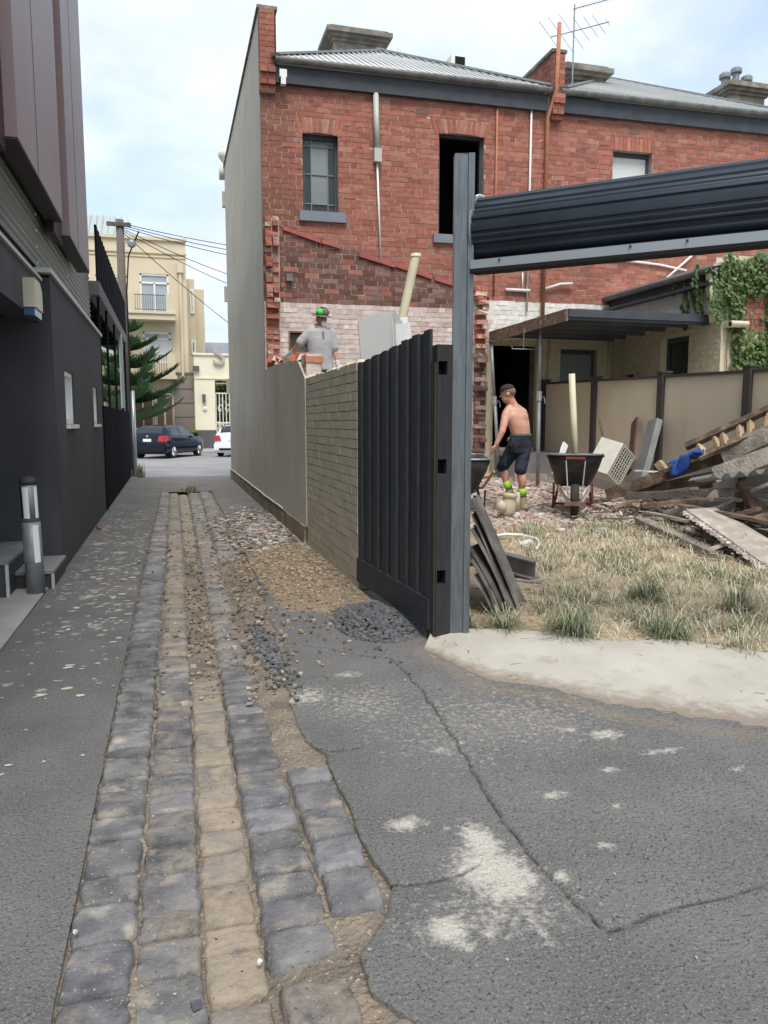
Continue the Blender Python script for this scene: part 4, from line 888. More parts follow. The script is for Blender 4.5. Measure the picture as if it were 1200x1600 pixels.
def arc_strip(r_, a0, a1, z0, z1, m):
    g = MB(); n_ = 6; V = []
    for z in (z0, z1):
        for k in range(n_ + 1): a = R(a0 + (a1 - a0) * k / n_); V.append((bx + tl * z + r_ * math.cos(a), by + r_ * math.sin(a), z))
    g.add(V, [(k, k + 1, n_ + 2 + k, n_ + 1 + k) for k in range(n_)]); build('reflective_strip', g, m, bo)
arc_strip(.080, 285, 325, .30, .64, m_refl); arc_strip(.080, 195, 235, .30, .64, m_zinc); arc_strip(.0725, 232, 275, .70, .98, m_refl); arc_strip(.0725, 315, 345, .70, .98, m_refl); arc_strip(.0725, 160, 225, .70, .99, m_dark)
al = thing('alarm_box', (-1.1, 8.0, 2.6), 'cream alarm siren box on the dark bulkhead', 'alarm box'); p = onX(57, 470, -1.12)
g = MB(); g.prism([(-1.198, p.y - .2, p.z + .17), (-1.198, p.y - .2, p.z - .08), (-1.198, p.y + .2, p.z - .08), (-1.198, p.y + .2, p.z + .1), (-1.198, p.y + .1, p.z + .17)], (.10, 0, 0)); build('cover', g, mat('aged_cream_plastic', (.55, .50, .38), rough=.5), al)
g = MB(); g.b2((-1.198, p.y - .19, p.z - .15), (-1.11, p.y + .19, p.z - .082)); build('strobe', g, mat('blue_lens', (.05, .11, .2), rough=.2), al)
# carport / balcony frame beyond the building
m_blk = mat('black_timber', (.005, .006, .010), (.008, .009, .014), scale=5, rough=.85, spec=.12, rnd=.2, stretch=(4, 4, .5)); m_gbeam = mat('grey_beam', (.11, .11, .115), rough=.6)
cp = thing('balcony_frame', (-1.3, 17, 0), 'black timber balcony frame with slatted fence at the lane end', 'balcony')
for k, y in enumerate((14.6, 16.4, 18.6, 20.9, 22.75)):
    g = MB(); g.b2((-1.16, y - .06, 0), (-1.12, y + .06, 3.72)); build('post', g, m_blk, cp)
g = MB(); g.b2((-1.28, 14.3, 3.72), (-1.09, 23.0, 3.95)); build('beam', g, m_gbeam, cp)
k = 0; y = 14.3
while y < 23.0:
    bb = MB(); bb.b2((-1.15 if k % 2 else -1.135, y, 3.955), (-1.11 if k % 2 else -1.095, y + .20, 4.88)); build('board', bb, m_blk, cp)
    bb = MB(); bb.b2((-1.135 if k % 2 else -1.12, y, .03), (-1.105 if k % 2 else -1.09, y + .20, 1.84)); build('fence_board', bb, m_blk, cp); y += .205; k += 1
for k in range(9):
    g = MB(); g.b2((-3.2 , 14.5 + k * .95, 3.60), (-1.3, 14.56 + k * .95, 3.72)); build('joist', g, m_blk, cp)
g = MB(); g.b2((-3.2, 14.3, 3.722), (-1.29, 23.0, 3.75)); build('deck', g, m_blk, cp)
g = MB(); g.b2((-1.2, 22.88, .1), (-1.16, 22.92, 3.6)); g.tube([(-1.1, 20.2, 1.9), (-1.1, 20.2, 3.7)], .04, 8); build('downpipe', g, m_zinc, cp)
# ================================================================== YARD
m_fpanel = mat('tan_fence_panel', (.54, .475, .35), (.58, .51, .385), scale=1.2, rough=.8, stretch=(1, 1, .4), col3=(.45, .385, .28), scale3=2.0, lo3=.55, hi3=.85)
m_fpost = mat('brown_fence_post', (.045, .04, .04), (.06, .052, .05), scale=6, rough=.7)
fe = thing('panel_fence', (6.85, 10.4, .5), 'tan rendered panel fence with dark brown posts across the yard', 'fence')
PY = [13.3, 11.5, 9.68, 7.95, 6.15]
def ftop(y): return 2.15 + .02 * (y - 7)
for y in PY:
    g = MB(); g.b2((6.78, y - .06, .15), (6.92, y + .06, ftop(y) + .05)); build('post', g, m_fpost, fe)
    g = MB(); g.b2((6.765, y - .075, ftop(y) + .05), (6.935, y + .075, ftop(y) + .075)); build('post_cap', g, m_fpost, fe)
for a, b in zip(PY[1:], PY):
    g = MB(); g.add([(6.83, a + .06, .98), (6.83, b - .06, .98), (6.83, b - .06, ftop(b) - .02), (6.83, a + .06, ftop(a) - .02), (6.87, a + .06, .98), (6.87, b - .06, .98), (6.87, b - .06, ftop(b) - .02), (6.87, a + .06, ftop(a) - .02)], [(0, 1, 2, 3), (7, 6, 5, 4), (0, 4, 5, 1), (3, 2, 6, 7)]); build('panel', g, m_fpanel, fe)
    g = MB(); g.beam((6.85, a + .06, ftop(a)), (6.85, b - .06, ftop(b)), .09, .04); build('top_rail', g, m_fpost, fe)
    g = MB(); g.b2((6.80, a + .06, .3), (6.9, b - .06, .98)); build('plinth', g, m_pad, fe)

m_awn = mat('awning_underside', (.10, .105, .11), (.13, .135, .14), scale=3, rough=.5, metal=.3); m_rust = mat('rusty_fascia', (.13, .085, .06), (.22, .15, .11), scale=11, rough=.9, bump=.5, bscale=40, col3=(.36, .31, .26), scale3=9, lo3=.6, hi3=.7)
aw = thing('awning', (7, 12, 3.0), 'dark flat awning roof with a rusty brown side fascia over the back door', 'awning')
g = MB(); g.b2((5.79, 10.62, 3.19), (8.27, 13.40, 3.215)); build('roof_sheet', g, m_awn, aw)
g = MB(); g.prism([(5.75, 10.58, 3.06), (5.75, 13.45, 3.02), (5.75, 13.45, 3.215), (5.75, 10.58, 3.235)], (.04, 0, 0)); build('side_fascia', g, m_rust, aw)
g = MB(); g.b2((5.79, 10.55, 3.12), (8.27, 10.62, 3.235)); g.b2((5.79, 10.58, 3.08), (8.27, 10.66, 3.12)); build('front_gutter', g, m_dkgrey, aw)
for y in (11.1, 11.7, 12.3, 12.9, 13.3):
    g = MB(); g.b2((5.79, y, 3.10), (8.27, y + .05, 3.187)); build('rafter', g, m_awn, aw)
def steel_prop(base, top, label):
    t = thing('steel_prop', base, label, 'prop', 'steel props under the awning'); b = Vector(base); tp = Vector(top); d = (tp - b)
    g = MB(); g.tube([b, b + d * .58], .032, 12); build('outer_tube', g, m_galv, t, smooth=True)
    g = MB(); g.tube([b + d * .56, tp], .025, 12); build('inner_tube', g, m_galv, t, smooth=True)
    g = MB(); g.tube([b + d * .54, b + d * .60], .042, 12); build('collar', g, m_zinc, t)
    g = MB(); c = b + d * .57; g.tube([c, c + Vector((.1, .02, -.02)), c + Vector((.12, .02, -.12))], .009, 6); build('handle', g, m_zinc, t)
    for q, nm in ((b, 'base_plate'), (tp, 'top_plate')): g = MB(); g.box(q + Vector((0, 0, .004 if nm == 'base_plate' else -.004)), (.15, .15, .008)); build(nm, g, m_galv, t)
zb = z_yard(5.84, 11.55); steel_prop((5.84, 11.55, zb), (5.84, 11.56, 3.095), 'upright steel prop holding the rusty awning edge')
steel_prop((5.78, 12.95, z_yard(5.78, 12.95)), (5.62, 13.05, 3.0), 'slanted steel prop beside the dark back doorway')
cl = thing('clothes_bracket', (6.0, 11.9, 2.6), 'thin metal hanger bar under the awning', 'hanger'); g = MB(); p = onY(800, 545, 11.9); q = onY(836, 546, 11.9); g.tube([onY(800, 540, 11.9), p, q], .01, 6); c_ = (p + q) / 2; g.tube([c_, Vector((c_.x, c_.y, 3.10))], .008, 6); build('bar', g, m_galv, cl)

# ivy on the end of the wing
m_leaf = mat('ivy_leaf', (.055, .10, .028), (.095, .145, .045), scale=5, rough=.55, use_col=True, spec=.3)
iv = thing('ivy', (8.9, 10.2, .5), 'dense green ivy covering the end of the cream wing', 'ivy')
lv = MB(); r_ = random.Random(8)
def leaf(mb_, c, s, nrm, r__, col):
    n_ = (Vector(nrm) + Vector((r__.uniform(-.6, .6), r__.uniform(-.3, .3), r__.uniform(-.2, .7)))).normalized(); dn = Vector((r__.uniform(-.5, .5), r__.uniform(-.3, .1), -1)); dn = (dn - n_ * dn.dot(n_)).normalized(); sd_ = n_.cross(dn); c = Vector(c)
    tip = c + dn * s; a = c + sd_ * s * .5 + dn * s * .3; b = c - sd_ * s * .5 + dn * s * .3; k = c + n_ * s * .12 + dn * s * .45
    mb_.add([c, a, tip, b, k], [(0, 1, 4), (1, 2, 4), (2, 3, 4), (3, 0, 4)], col)
for _ in range(14000):
    x = 8.22 + r_.random() ** .9 * 2.6; z = r_.uniform(1.6, 4.38); nz = fbm(x, z, 1.7, 4); left = 8.42 - .35 * smooth01((z - 3.2) / .6) + .14 * nz
    if x < left: continue
    if 8.6 < x < 9.06 and 2.98 < z < 3.55 and r_.random() < .93: continue
    if z > 4.12 + .25 * fbm(x, 0, 2.5, 1): continue
    if x < 9.1 and 2.4 < z < 2.95 and nz < -.02: continue
    if z < 2.9 and x < 8.75 and nz < .05: continue
    if nz < -.33: continue
    br = r_.uniform(.7, 1.35); yl = r_.random() < .12; col = (1.4 * br, 1.15 * br, 1.0 * br) if yl else (br, br, br * .95)
    leaf(lv, (x, 10.28 - r_.random() ** 2 * (.16 + .12 * max(0, nz)), z), r_.choice([.035, .05, .065, .085]) * r_.uniform(.8, 1.2), (0, -1, .2), r_, col)
for s_ in range(22):                                              # hanging strands over the gutter end
    x = r_.uniform(7.72, 8.35); z = r_.uniform(3.7, 4.05); y = 10.32 + r_.uniform(-.05, .5) * (1 if x < 8.2 else 0); ln = r_.uniform(.3, 1.0)
    if x < 8.05: y = 10.4 + r_.uniform(.2, 1.0); x = 8.16; z = r_.uniform(3.45, 3.85); ln = r_.uniform(.15, .5)
    for k in range(int(ln * 32)):
        t = k / (ln * 32); leaf(lv, (x + .1 * t * math.sin(s_) - .03, y - .06, z - ln * t), r_.uniform(.05, .09), (-.4, -1, .1), r_, tuple([r_.uniform(.7, 1.2)] * 3))
build('leaves', lv, m_leaf, iv, 'stuff')
g = MB()
for s_ in range(10): x = 8.4 + s_ * .2; g.tube([(x, 10.27, .3), (x + .05, 10.27, 1.4), (x - .04, 10.26, 2.6), (x + .08, 10.27, 3.9)], [.02, .015, .01, .005], 5)
build('stem', g, m_stone, iv)

# tall things standing behind the gate: a pale cupboard and a plastic pipe
cb = thing('cupboard', (3.0, 8.2, z_yard(3, 8.2)), 'pale grey discarded cupboard carcass poking up behind the gate', 'cupboard')
m_cab = mat('grey_laminate', (.46, .47, .46), (.42, .43, .42), scale=2, rough=.5); m_cabw = mat('white_laminate', (.68, .68, .65), rough=.5)
YC = 8.3
def cpt(px, py, y): return onY(px, py, y)
def slab(name, pts, th, m, parent):
    g = MB(); pts = [Vector(p) for p in pts]; n_ = (pts[1] - pts[0]).cross(pts[2] - pts[0]).normalized(); g.prism(pts, n_ * th); return build(name, g, m, parent)
bl, br_ = cpt(566, 700, YC), cpt(634, 700, YC)
slab('side_panel', [cpt(572, 690, YC), cpt(618, 690, YC), cpt(612, 486, YC - .1), cpt(559, 501, YC)], .02, m_cab, cb)
slab('side_panel', [cpt(622, 690, YC - .12), cpt(646, 690, YC + .3), cpt(632, 512, YC + .25), cpt(613, 484, YC - .12)], .02, m_cab, cb)
slab('back_panel', [cpt(575, 690, YC + .4), cpt(642, 690, YC + .45), cpt(636, 495, YC + .4), cpt(600, 500, YC + .45)], .02, m_cabw, cb)
slab('drawer_front', [cpt(620, 545, YC - .1), cpt(642, 545, YC + .2), cpt(638, 503, YC + .2), cpt(618, 508, YC - .1)], .02, m_cabw, cb)
pp = thing('plastic_pipe', cpt(620, 690, 8.9), 'thick cream plastic pipe leaning up behind the cupboard', 'pipe')
m_pvc = mat('cream_pvc', (.56, .53, .37), (.50, .47, .33), scale=5, rough=.45)
p0, p1 = cpt(628, 500, 8.9), cpt(650, 397, 8.9); d = (p1 - p0); p0b = p0 - d * 2.2
g = MB(); g.rings([[p + RT * (.055 * math.cos(a)) + d.normalized().cross(RT) * (.055 * math.sin(a)) for a in np.linspace(0, 2 * math.pi, 16, endpoint=False)] for p in (p0b, p1)], cap=False); build('tube', g, m_pvc, pp, smooth=True)
g = MB(); g.rings([[p + RT * (r0 * math.cos(a)) + d.normalized().cross(RT) * (r0 * math.sin(a)) for a in np.linspace(0, 2 * math.pi, 16, endpoint=False)] for p, r0 in ((p1 - d * .05, .062), (p1, .062), (p1, .046), (p1 - d * .3, .046))], cap=False); build('socket', g, m_pvc, pp, smooth=True)

# wheelbarrows
m_tub = mat('black_tub', (.022, .022, .022), (.045, .043, .04), scale=7, rough=.55, col3=(.12, .11, .10), scale3=5, lo3=.58, hi3=.8); m_rim = mat('tub_rim', (.16, .16, .155), (.12, .12, .12), scale=9, rough=.6)
m_redp = mat('red_frame_paint', (.22, .035, .03), (.15, .05, .04), scale=12, rough=.55); m_rubber = mat('tyre_rubber', (.022, .022, .022), (.035, .034, .032), scale=20, rough=.85); m_handle = mat('worn_timber', (.30, .22, .14), (.22, .16, .10), scale=10, stretch=(5, 5, 1))
def wheelbarrow(base, ang, label, rimm=m_rim, frame=m_redp):
    t = thing('wheelbarrow', base, label, 'wheelbarrow', 'wheelbarrows in the yard'); M = Matrix.Rotation(ang, 3, 'Z'); B = Vector(base)
    P = lambda x, y, z: B + M @ Vector((x, y, z))             # x forward (wheel), z up
    def part(nm, g, m, smooth=False): return build(nm, g, m, t, smooth=smooth)
    secs = [(.30, .15, .30, .0), (.42, .22, .34, .5), (.60, .29, .39, .8), (.70, .33, .44, 1)]
    def ring(z, hx0, hx1, hy, n_=28): return [P(((hx1 if math.cos(a) > 0 else hx0) * abs(math.cos(a)) ** .5 * (1 if math.cos(a) > 0 else -1)), hy * abs(math.sin(a)) ** .5 * (1 if math.sin(a) > 0 else -1), z + (.03 if math.cos(a) > .3 else 0)) for a in np.linspace(0, 2 * math.pi, n_, endpoint=False)]
    g = MB(); g.rings([ring(.32, .22, .16, .17), ring(.36, .28, .22, .21), ring(.58, .40, .42, .31), ring(.74, .46, .54, .36), ring(.74, .445, .525, .345), ring(.58, .385, .40, .295), ring(.38, .26, .2, .19)]); tub = part('tub', g, m_tub, True)
    g = MB(); rg = ring(.745, .465, .545, .365); g.tube(rg + [rg[0]], .014, 6, cap=False); build('rim', g, rimm, tub)
    wz, wr = .20, .20; g = MB(); WC = P(.56, 0, wz)
    ax = M @ Vector((0, 1, 0)); e1 = M @ Vector((1, 0, 0))
    prof_ = [(.10, -.04), (.16, -.052), (.195, -.04), (.203, 0), (.195, .04), (.16, .052), (.10, .04)]
    g.rings([[WC + ax * o_ + (e1 * math.cos(a) + Vector((0, 0, 1)) * math.sin(a)) * r0 * (1 + (.012 if (k % 2 and r0 > .19) else 0)) for k, a in enumerate(np.linspace(0, 2 * math.pi, 36, endpoint=False))] for r0, o_ in prof_]); wh = part('wheel', g, m_rubber)
    g = MB(); g.rings([[WC + ax * o_ + (e1 * math.cos(a) + Vector((0, 0, 1)) * math.sin(a)) * .10 for a in np.linspace(0, 2 * math.pi, 20, endpoint=False)] for o_ in (-.03, .03)]); build('hub', g, m_galv, wh)
    for s in (-1, 1):
        g = MB(); g.tube([P(.56, s * .075, wz), P(.25, s * .16, .30), P(-.3, s * .24, .36), P(-.95, s * .29, .62)], .018, 8); part('handle_bar', g, m_handle)
        g = MB(); g.tube([P(-.05, s * .2, .32), P(-.22, s * .27, .0)], .02, 8); g.tube([P(-.22, s * .27, .01), P(-.4, s * .26, .33)], .014, 8); part('leg', g, frame)
        g = MB(); g.tube([P(.64, s * .075, .13), P(.545, s * .12, .70)], .009, 6); part('front_stay', g, m_zinc)
        g = MB(); g.beam(P(.10, s * .20, .32), P(.50, s * .085, .19), .02, .09); part('wedge', g, m_cabw if frame == m_redp else m_galv)
    g = MB(); g.beam(P(.765, -.13, .17), P(.765, .13, .17), .05, .05); part('nose_bar', g, mat('rusty_bar', (.20, .10, .075), (.14, .08, .06), scale=14, rough=.9))
    g = MB(); g.beam(P(-.22, -.27, .07), P(-.22, .27, .07), .03, .03); part('leg_brace', g, frame)
    g = MB(); g.beam(P(.553, -.12, .735), P(.553, .12, .735), .02, .03); part('rim_clip', g, m_redp)
    return t
wb = onz(897, 808, .34); ang1 = math.atan2(-wb.y, -wb.x) + .03
WB = Vector((wb.x, wb.y, 0)) - Vector((math.cos(ang1), math.sin(ang1), 0)) * .55; WB.z = z_yard(WB.x, WB.y) + .015
wheelbarrow(WB, ang1, 'black wheelbarrow with red legs facing the lane, a cream pipe standing in it')
wb2 = onY(722, 800, 9.9); W2 = Vector((wb2.x, 9.9, z_yard(wb2.x, 9.9) + .01)); wheelbarrow(W2, R(75), 'second wheelbarrow with a grey rim, half hidden behind the steel post', m_galv, m_dkgrey)
pt = thing('plastic_pipe', WB + Vector((0, 0, .4)), 'long cream plastic pipe standing in the black wheelbarrow', 'pipe')
p1 = onY(893.5, 584, WB.y + .05); p0 = Vector((WB.x - .02, WB.y + .02, WB.z + .34)); p0 = p1 + (onY(899, 718, WB.y + .02) - p1) * 1.25
g = MB(); g.tube([p0, p1], .042, 14); build('tube', g, m_pvc, pt, smooth=True)

# earthenware bits, hose, block
cl_ = mat('glazed_clay', (.46, .42, .30), (.38, .34, .24), scale=8, rough=.4)
b_ = onz(792, 806, .33); pf = thing('clay_pipe_fitting', b_, 'cream clay pipe junction lying near the shirtless man', 'pipe fitting')
g = MB(); g.lathe([(.07, 0), (.10, .06), (.105, .16), (.085, .22), (.085, .25), (.105, .26), (.105, .31), (.08, .31)], b_ + Vector((0, 0, -.01)), 16, Matrix.Rotation(.12, 3, 'Y')); build('body', g, cl_, pf, smooth=True)
g = MB(); g.tube([b_ + Vector((-.04, -.02, .08)), b_ + Vector((-.15, -.05, .17))], [.06, .075], 12); build('branch', g, cl_, pf, smooth=True)
b_ = onz(808, 800, .34); cp_ = thing('pipe_offcut', b_, 'short upright beige pipe offcut beside the clay junction', 'pipe'); g = MB(); g.tube([b_, b_ + Vector((.0, .0, .27))], .037, 12); build('tube', g, cl_, cp_, smooth=True)
bk = onz(828, 760, .46); cbk = thing('concrete_block', bk, 'dusty concrete block lying on the rubble behind the man', 'block'); g = MB(); g.box(bk + Vector((0, 0, .1)), (.55, .24, .22), Matrix.Rotation(-.35, 3, 'Z')); build('body', g, mat('dusty_block', (.38, .31, .26), (.30, .25, .21), scale=9, rough=.95, bump=.6, bscale=30), cbk)
hs = MB(); hp = [onz(px, py, z_yard(*onz(px, py, .25).xy) + .03) for px, py in ((770, 838), (790, 835), (815, 836), (838, 842), (845, 850), (838, 858))]; hs.tube(hp, .018, 8); tag(build('garden_hose', hs, m_wplastic, smooth=True), 'white hose curling on the straw near the steel post', 'hose')
b_ = onz(822, 857, .2); g = MB(); chunk(g, (b_.x, b_.y, z_yard(b_.x, b_.y) + .03), (.26, .14, .04)); tag(build('board_offcut', g, m_cabw), 'small white board offcut beside the white hose', 'offcut')

# air conditioner casing
m_acw = mat('aged_white_plastic', (.60, .58, .50), (.52, .50, .43), scale=6, rough=.5)
acb = onY(962, 745, 9.75); act = thing('air_conditioner', Vector((acb.x, 9.75, z_yard(acb.x, 9.75))), 'tilted off white air conditioner casing with a square grille', 'air conditioner')
M = Matrix.Rotation(R(30), 3, 'Y') @ Matrix.Rotation(R(28), 3, 'Z') ; Cc = onY(956, 722, 9.75)
P = lambda x, y, z: Cc + M @ (Vector((x, y, z)) * .82)
def obox(g, lo, hi, col=None):
    c = [(a + b) / 2 for a, b in zip(lo, hi)]; g.box(P(*c), [abs(b - a) * .82 for a, b in zip(lo, hi)], M, col)
g = MB(); obox(g, (-.24, -.16, -.27), (.24, .22, .27)); body = build('inner_case', g, m_dark, act)
for lo, hi in (((-.27, -.2, -.3), (-.235, .25, .3)), ((.235, -.2, -.3), (.27, .25, .3)), ((-.235, -.2, .265), (.235, .25, .3)), ((-.235, -.2, -.3), (.235, .25, -.265))): g = MB(); obox(g, lo, hi); build('case_side', g, m_acw, act)
for k in range(6): g = MB(); x = -.235 + .47 * (k + .5) / 6; obox(g, (x - .008, -.2, -.265), (x + .008, -.18, .265)); build('grille_bar', g, m_acw, act)
for k in range(9): g = MB(); z = -.265 + .53 * (k + .5) / 9; obox(g, (-.235, -.198, z - .007), (.235, -.182, z + .007)); build('grille_bar', g, m_acw, act)

# boards leaning on the fence
def board(name, p0, p1, w_, th, m, label, cat='board', group=None, up=(0, 0, 1), taper=None):
    p0, p1 = Vector(p0), Vector(p1); d = (p1 - p0).normalized(); u = Vector(up); s = d.cross(u).normalized(); u = s.cross(d); g = MB(); r__ = random.Random(sum(map(ord, label)) + int(p0.x * 100)); V = []; n_ = 7
    rings_ = []
    for i in range(n_):
        t = i / (n_ - 1); c = p0.lerp(p1, t) + u * (.008 * math.sin(t * 3.1 + p0.x) * (p1 - p0).length) ; j = lambda: r__.uniform(-.004, .004)
        e = (r__.uniform(-.03, .03) if i in (0, n_ - 1) else 0)
        rings_.append([c + s * (a * w_ / 2 + j()) + u * (b * th / 2 + j() * .5) + d * (e * a) for a, b in ((-1, -1), (1, -1), (1, 1), (-1, 1))])
    g.rings(rings_); o = build(name, g, m); return tag(o, label, cat, group)
m_tim = mat('old_grey_timber', (.24, .21, .18), (.16, .135, .11), scale=9, rough=.92, rnd=.25, bump=.7, bscale=35, col3=(.34, .30, .26), scale3=4)
m_timb = mat('old_brown_timber', (.15, .10, .07), (.09, .06, .043), scale=9, rough=.92, rnd=.3, bump=.7, bscale=35, col3=(.26, .20, .15), scale3=5)
m_timp = mat('pale_sawn_timber', (.44, .33, .20), (.36, .27, .17), scale=9, rough=.9, rnd=.15, bump=.5, bscale=35)
m_timd = mat('dark_weathered_timber', (.075, .065, .06), (.12, .105, .095), scale=8, rough=.92, rnd=.3, bump=.7, bscale=35)
m_timw = mat('flaking_white_timber', (.42, .38, .33), (.30, .26, .22), scale=8, rough=.9, rnd=.15, bump=.6, bscale=35, col3=(.2, .16, .13), scale3=6)
def pb(px, py, Y): return onY(px, py, Y)
FX = 6.77
board('leaning_board', onX(983, 738, 6.5), onX(992, 657, FX), .17, .03, mat('red_brown_board', (.12, .055, .042), (.085, .04, .032), scale=7, rough=.7), 'red brown board leaning on the tan fence', up=(1, 0, .3))
board('metal_lintel', onX(998, 752, 6.35), onX(1024, 657, FX - .03), .28, .09, mat('grey_steel_sheet', (.25, .26, .26), (.20, .21, .21), scale=4, rough=.5, metal=.3), 'wide grey boxed lintel leaning on the tan fence', 'lintel', up=(1, 0, .3))
board('white_offcut', pb(865, 745, 10.2), pb(884, 693, 10.4), .10, .02, m_cabw, 'white board propped behind the black wheelbarrow', up=(0, 1, .3))
board('pale_block', pb(1028, 722, 8.7), pb(1040, 738, 8.6), .09, .09, m_timp, 'short pale timber block on the end of the timber pile')
board('white_rod', pb(990, 735, 8.9), pb(1030, 738, 8.6), .02, .02, m_white, 'thin white rod sticking out of the timber pile', 'rod')
board('bent_stick', pb(943, 690, 11.0), pb(937, 655, 11.2), .03, .02, m_timb, 'thin bent stick against the tan fence', 'stick')
# ------------ the timber pile
GP = 'loose boards in the timber pile'
D = lambda *a, **k: board(*a, group=GP, **k)
S_UP = (-.45, -.55, 1.0)
D('timber_beam', pb(950, 772, 9.05), pb(1138, 712, 7.9), .05, .15, m_timb, 'long brown notched beam under the blue cloth')
D('timber_beam', pb(985, 774, 8.9), pb(1130, 743, 7.85), .05, .14, m_timb, 'second brown beam just below the blue cloth beam')
D('wide_plank', pb(1118, 742, 7.75), pb(1235, 700, 7.0), .05, .19, m_timw, 'pale wide plank at the right edge, lower of two')
D('wide_plank', pb(1132, 712, 7.8), pb(1240, 660, 7.1), .05, .20, m_timw, 'pale notched plank at the right edge, upper of two')
D('timber_plank', pb(1040, 735, 8.4), pb(1240, 650, 7.4), .16, .04, m_timd, 'dark plank lying along the top of the pile')
D('timber_plank', pb(982, 774, 8.5), pb(1240, 768, 7.2), .12, .09, m_timd, 'long level dark plank low in the pile')
D('timber_plank', pb(1002, 790, 8.3), pb(1160, 780, 7.5), .10, .06, m_timb, 'brown plank directly under the long level dark plank')
D('timber_prop', pb(1066, 836, 7.5), pb(1122, 770, 7.75), .14, .04, m_tim, 'grey plank propped diagonally against the pile front', up=(.3, -1, .3))
D('timber_plank', pb(1003, 813, 7.9), pb(1118, 868, 6.6), .16, .07, m_tim, 'thick grey plank lying on the straw, front left of pile')
D('timber_stump', pb(1155, 752, 7.3), pb(1178, 798, 7.1), .09, .07, m_timb, 'dark short post slanting down in the pile', up=(0, -1, 0))
D('timber_plank', pb(1120, 812, 7.3), pb(1186, 796, 6.95), .07, .05, m_timb, 'brown lath crossing behind the broken panel')
D('timber_plank', pb(1140, 822, 7.1), pb(1240, 840, 6.5), .12, .05, m_tim, 'grey plank at the right edge behind the broken panel')
D('timber_plank', pb(1050, 812, 7.8), pb(1090, 836, 7.3), .12, .03, m_tim, 'small grey plank tucked under the propped plank')
D('timber_plank', pb(1150, 838, 6.9), pb(1230, 880, 6.1), .10, .04, m_timd, 'dark plank under the right end of broken panel')
D('timber_plank', pb(1000, 780, 8.6), pb(960, 792, 8.8), .1, .05, m_timp, 'pale plank end at the left foot of the pile')
D('timber_plank', pb(980, 778, 8.55), pb(1090, 764, 8.0), .14, .05, m_timb, 'brown plank pressed flat under the notched beams')
D('timber_plank', pb(1148, 772, 7.35), pb(1245, 800, 6.9), .11, .05, m_timd, 'dark plank dipping to the right edge below the metal sheet')
D('timber_plank', pb(1040, 800, 7.9), pb(1150, 782, 7.4), .09, .05, m_tim, 'grey plank under the brown plank, left of the slanting post')
D('timber_lath', pb(1115, 795, 7.45), pb(1215, 750, 7.1), .06, .03, m_timw, 'pale lath crossing the slanting dark post')
D('timber_plank', pb(1008, 800, 8.1), pb(1075, 815, 7.5), .10, .03, m_tim, 'short grey board at the left foot of the propped plank')
D('timber_plank', pb(1160, 818, 6.9), pb(1245, 790, 6.7), .10, .05, m_timb, 'brown board rising to the right edge above the broken panel')
D('timber_lath', pb(1088, 748, 8.0), pb(1185, 730, 7.5), .06, .04, m_timb, 'thin brown lath between the notched beams and the pale planks')
D('timber_lath', pb(1060, 726, 8.2), pb(1180, 690, 7.7), .05, .04, m_timp, 'thin pale lath along the top of the notched beam')
D('timber_plank', pb(1100, 862, 6.7), pb(1165, 838, 6.5), .09, .03, m_timw, 'pale board lying on straw under the broken panel edge')
sp_ = MB(); r_ = random.Random(40)
for _ in range(420):
    X = r_.uniform(4.9, 6.7); Y = r_.uniform(6.3, 9.3)
    if X < 4.9 + (9.3 - Y) * .15: continue
    l = r_.uniform(.05, .3); a = r_.uniform(0, 6.28); z = z_yard(X, Y) + .015 + r_.uniform(0, .05); sp_.beam((X, Y, z), (X + l * math.cos(a), Y + l * math.sin(a), z + r_.uniform(-.01, .05)), r_.uniform(.008, .035), r_.uniform(.006, .02), col=r_.choice([(.36, .29, .21), (.22, .16, .11), (.46, .41, .34), (.14, .11, .09), (.52, .49, .44)]))
tag(build('wood_splinters', sp_, mat('splinters', (1, 1, 1), (.8, .8, .8), scale=20, rough=.95, use_col=True)), 'wood splinters and lath ends around the timber pile', 'splinters', kind='stuff')
r_ = random.Random(4)
for i in range(14):
    X = r_.uniform(5.9, 6.6); Y = r_.uniform(6.4, 8.6); L_ = r_.uniform(.8, 1.7); a = R(r_.uniform(-75, -40)); z = z_yard(X, Y) + .06 + r_.uniform(0, .45) * (1 - abs(Y - 7.6) / 2); t_ = r_.uniform(-.12, .2); dx, dy = math.cos(a) * L_ / 2, math.sin(a) * L_ / 2
    D('timber_plank', (X - dx * .6, Y - dy, z - t_), (X + dx * .6, Y + dy, z + t_), r_.uniform(.08, .17), r_.uniform(.025, .06), r_.choice([m_timd, m_timb, m_tim]), 'dark plank buried in the shadowed heart of the timber pile')
tf = thing('stud_frame', pb(1072, 697, 8.3), 'ladder like timber stud frame lying on the pile against the fence', 'timber frame')
A0_, A1_, B0_, B1_ = pb(1072, 698, 8.2), pb(1240, 622, 7.3), pb(1093, 714, 8.0), pb(1240, 650, 7.2)
g = MB(); g.beam(A0_, A1_, .10, .06, S_UP); build('rail', g, m_timb, tf)
g = MB(); g.beam(B0_, B1_, .10, .05, S_UP); build('rail', g, m_timb, tf)
for t in (.12, .28, .36, .52, .62, .80, .93): g = MB(); g.beam(A0_.lerp(A1_, t) - Vector((0, 0, .02)), B0_.lerp(B1_, max(0, t - .06)), .07, .05, (0, -1, .2)); build('stud', g, m_timp, tf)
pnl = [pb(1070, 800, 7.2), pb(1116, 797, 7.35), pb(1225, 862, 6.2), pb(1210, 898, 5.9)]; g = MB(); n_ = (pnl[1] - pnl[0]).cross(pnl[3] - pnl[0]).normalized(); g.prism(pnl, -n_ * .035)
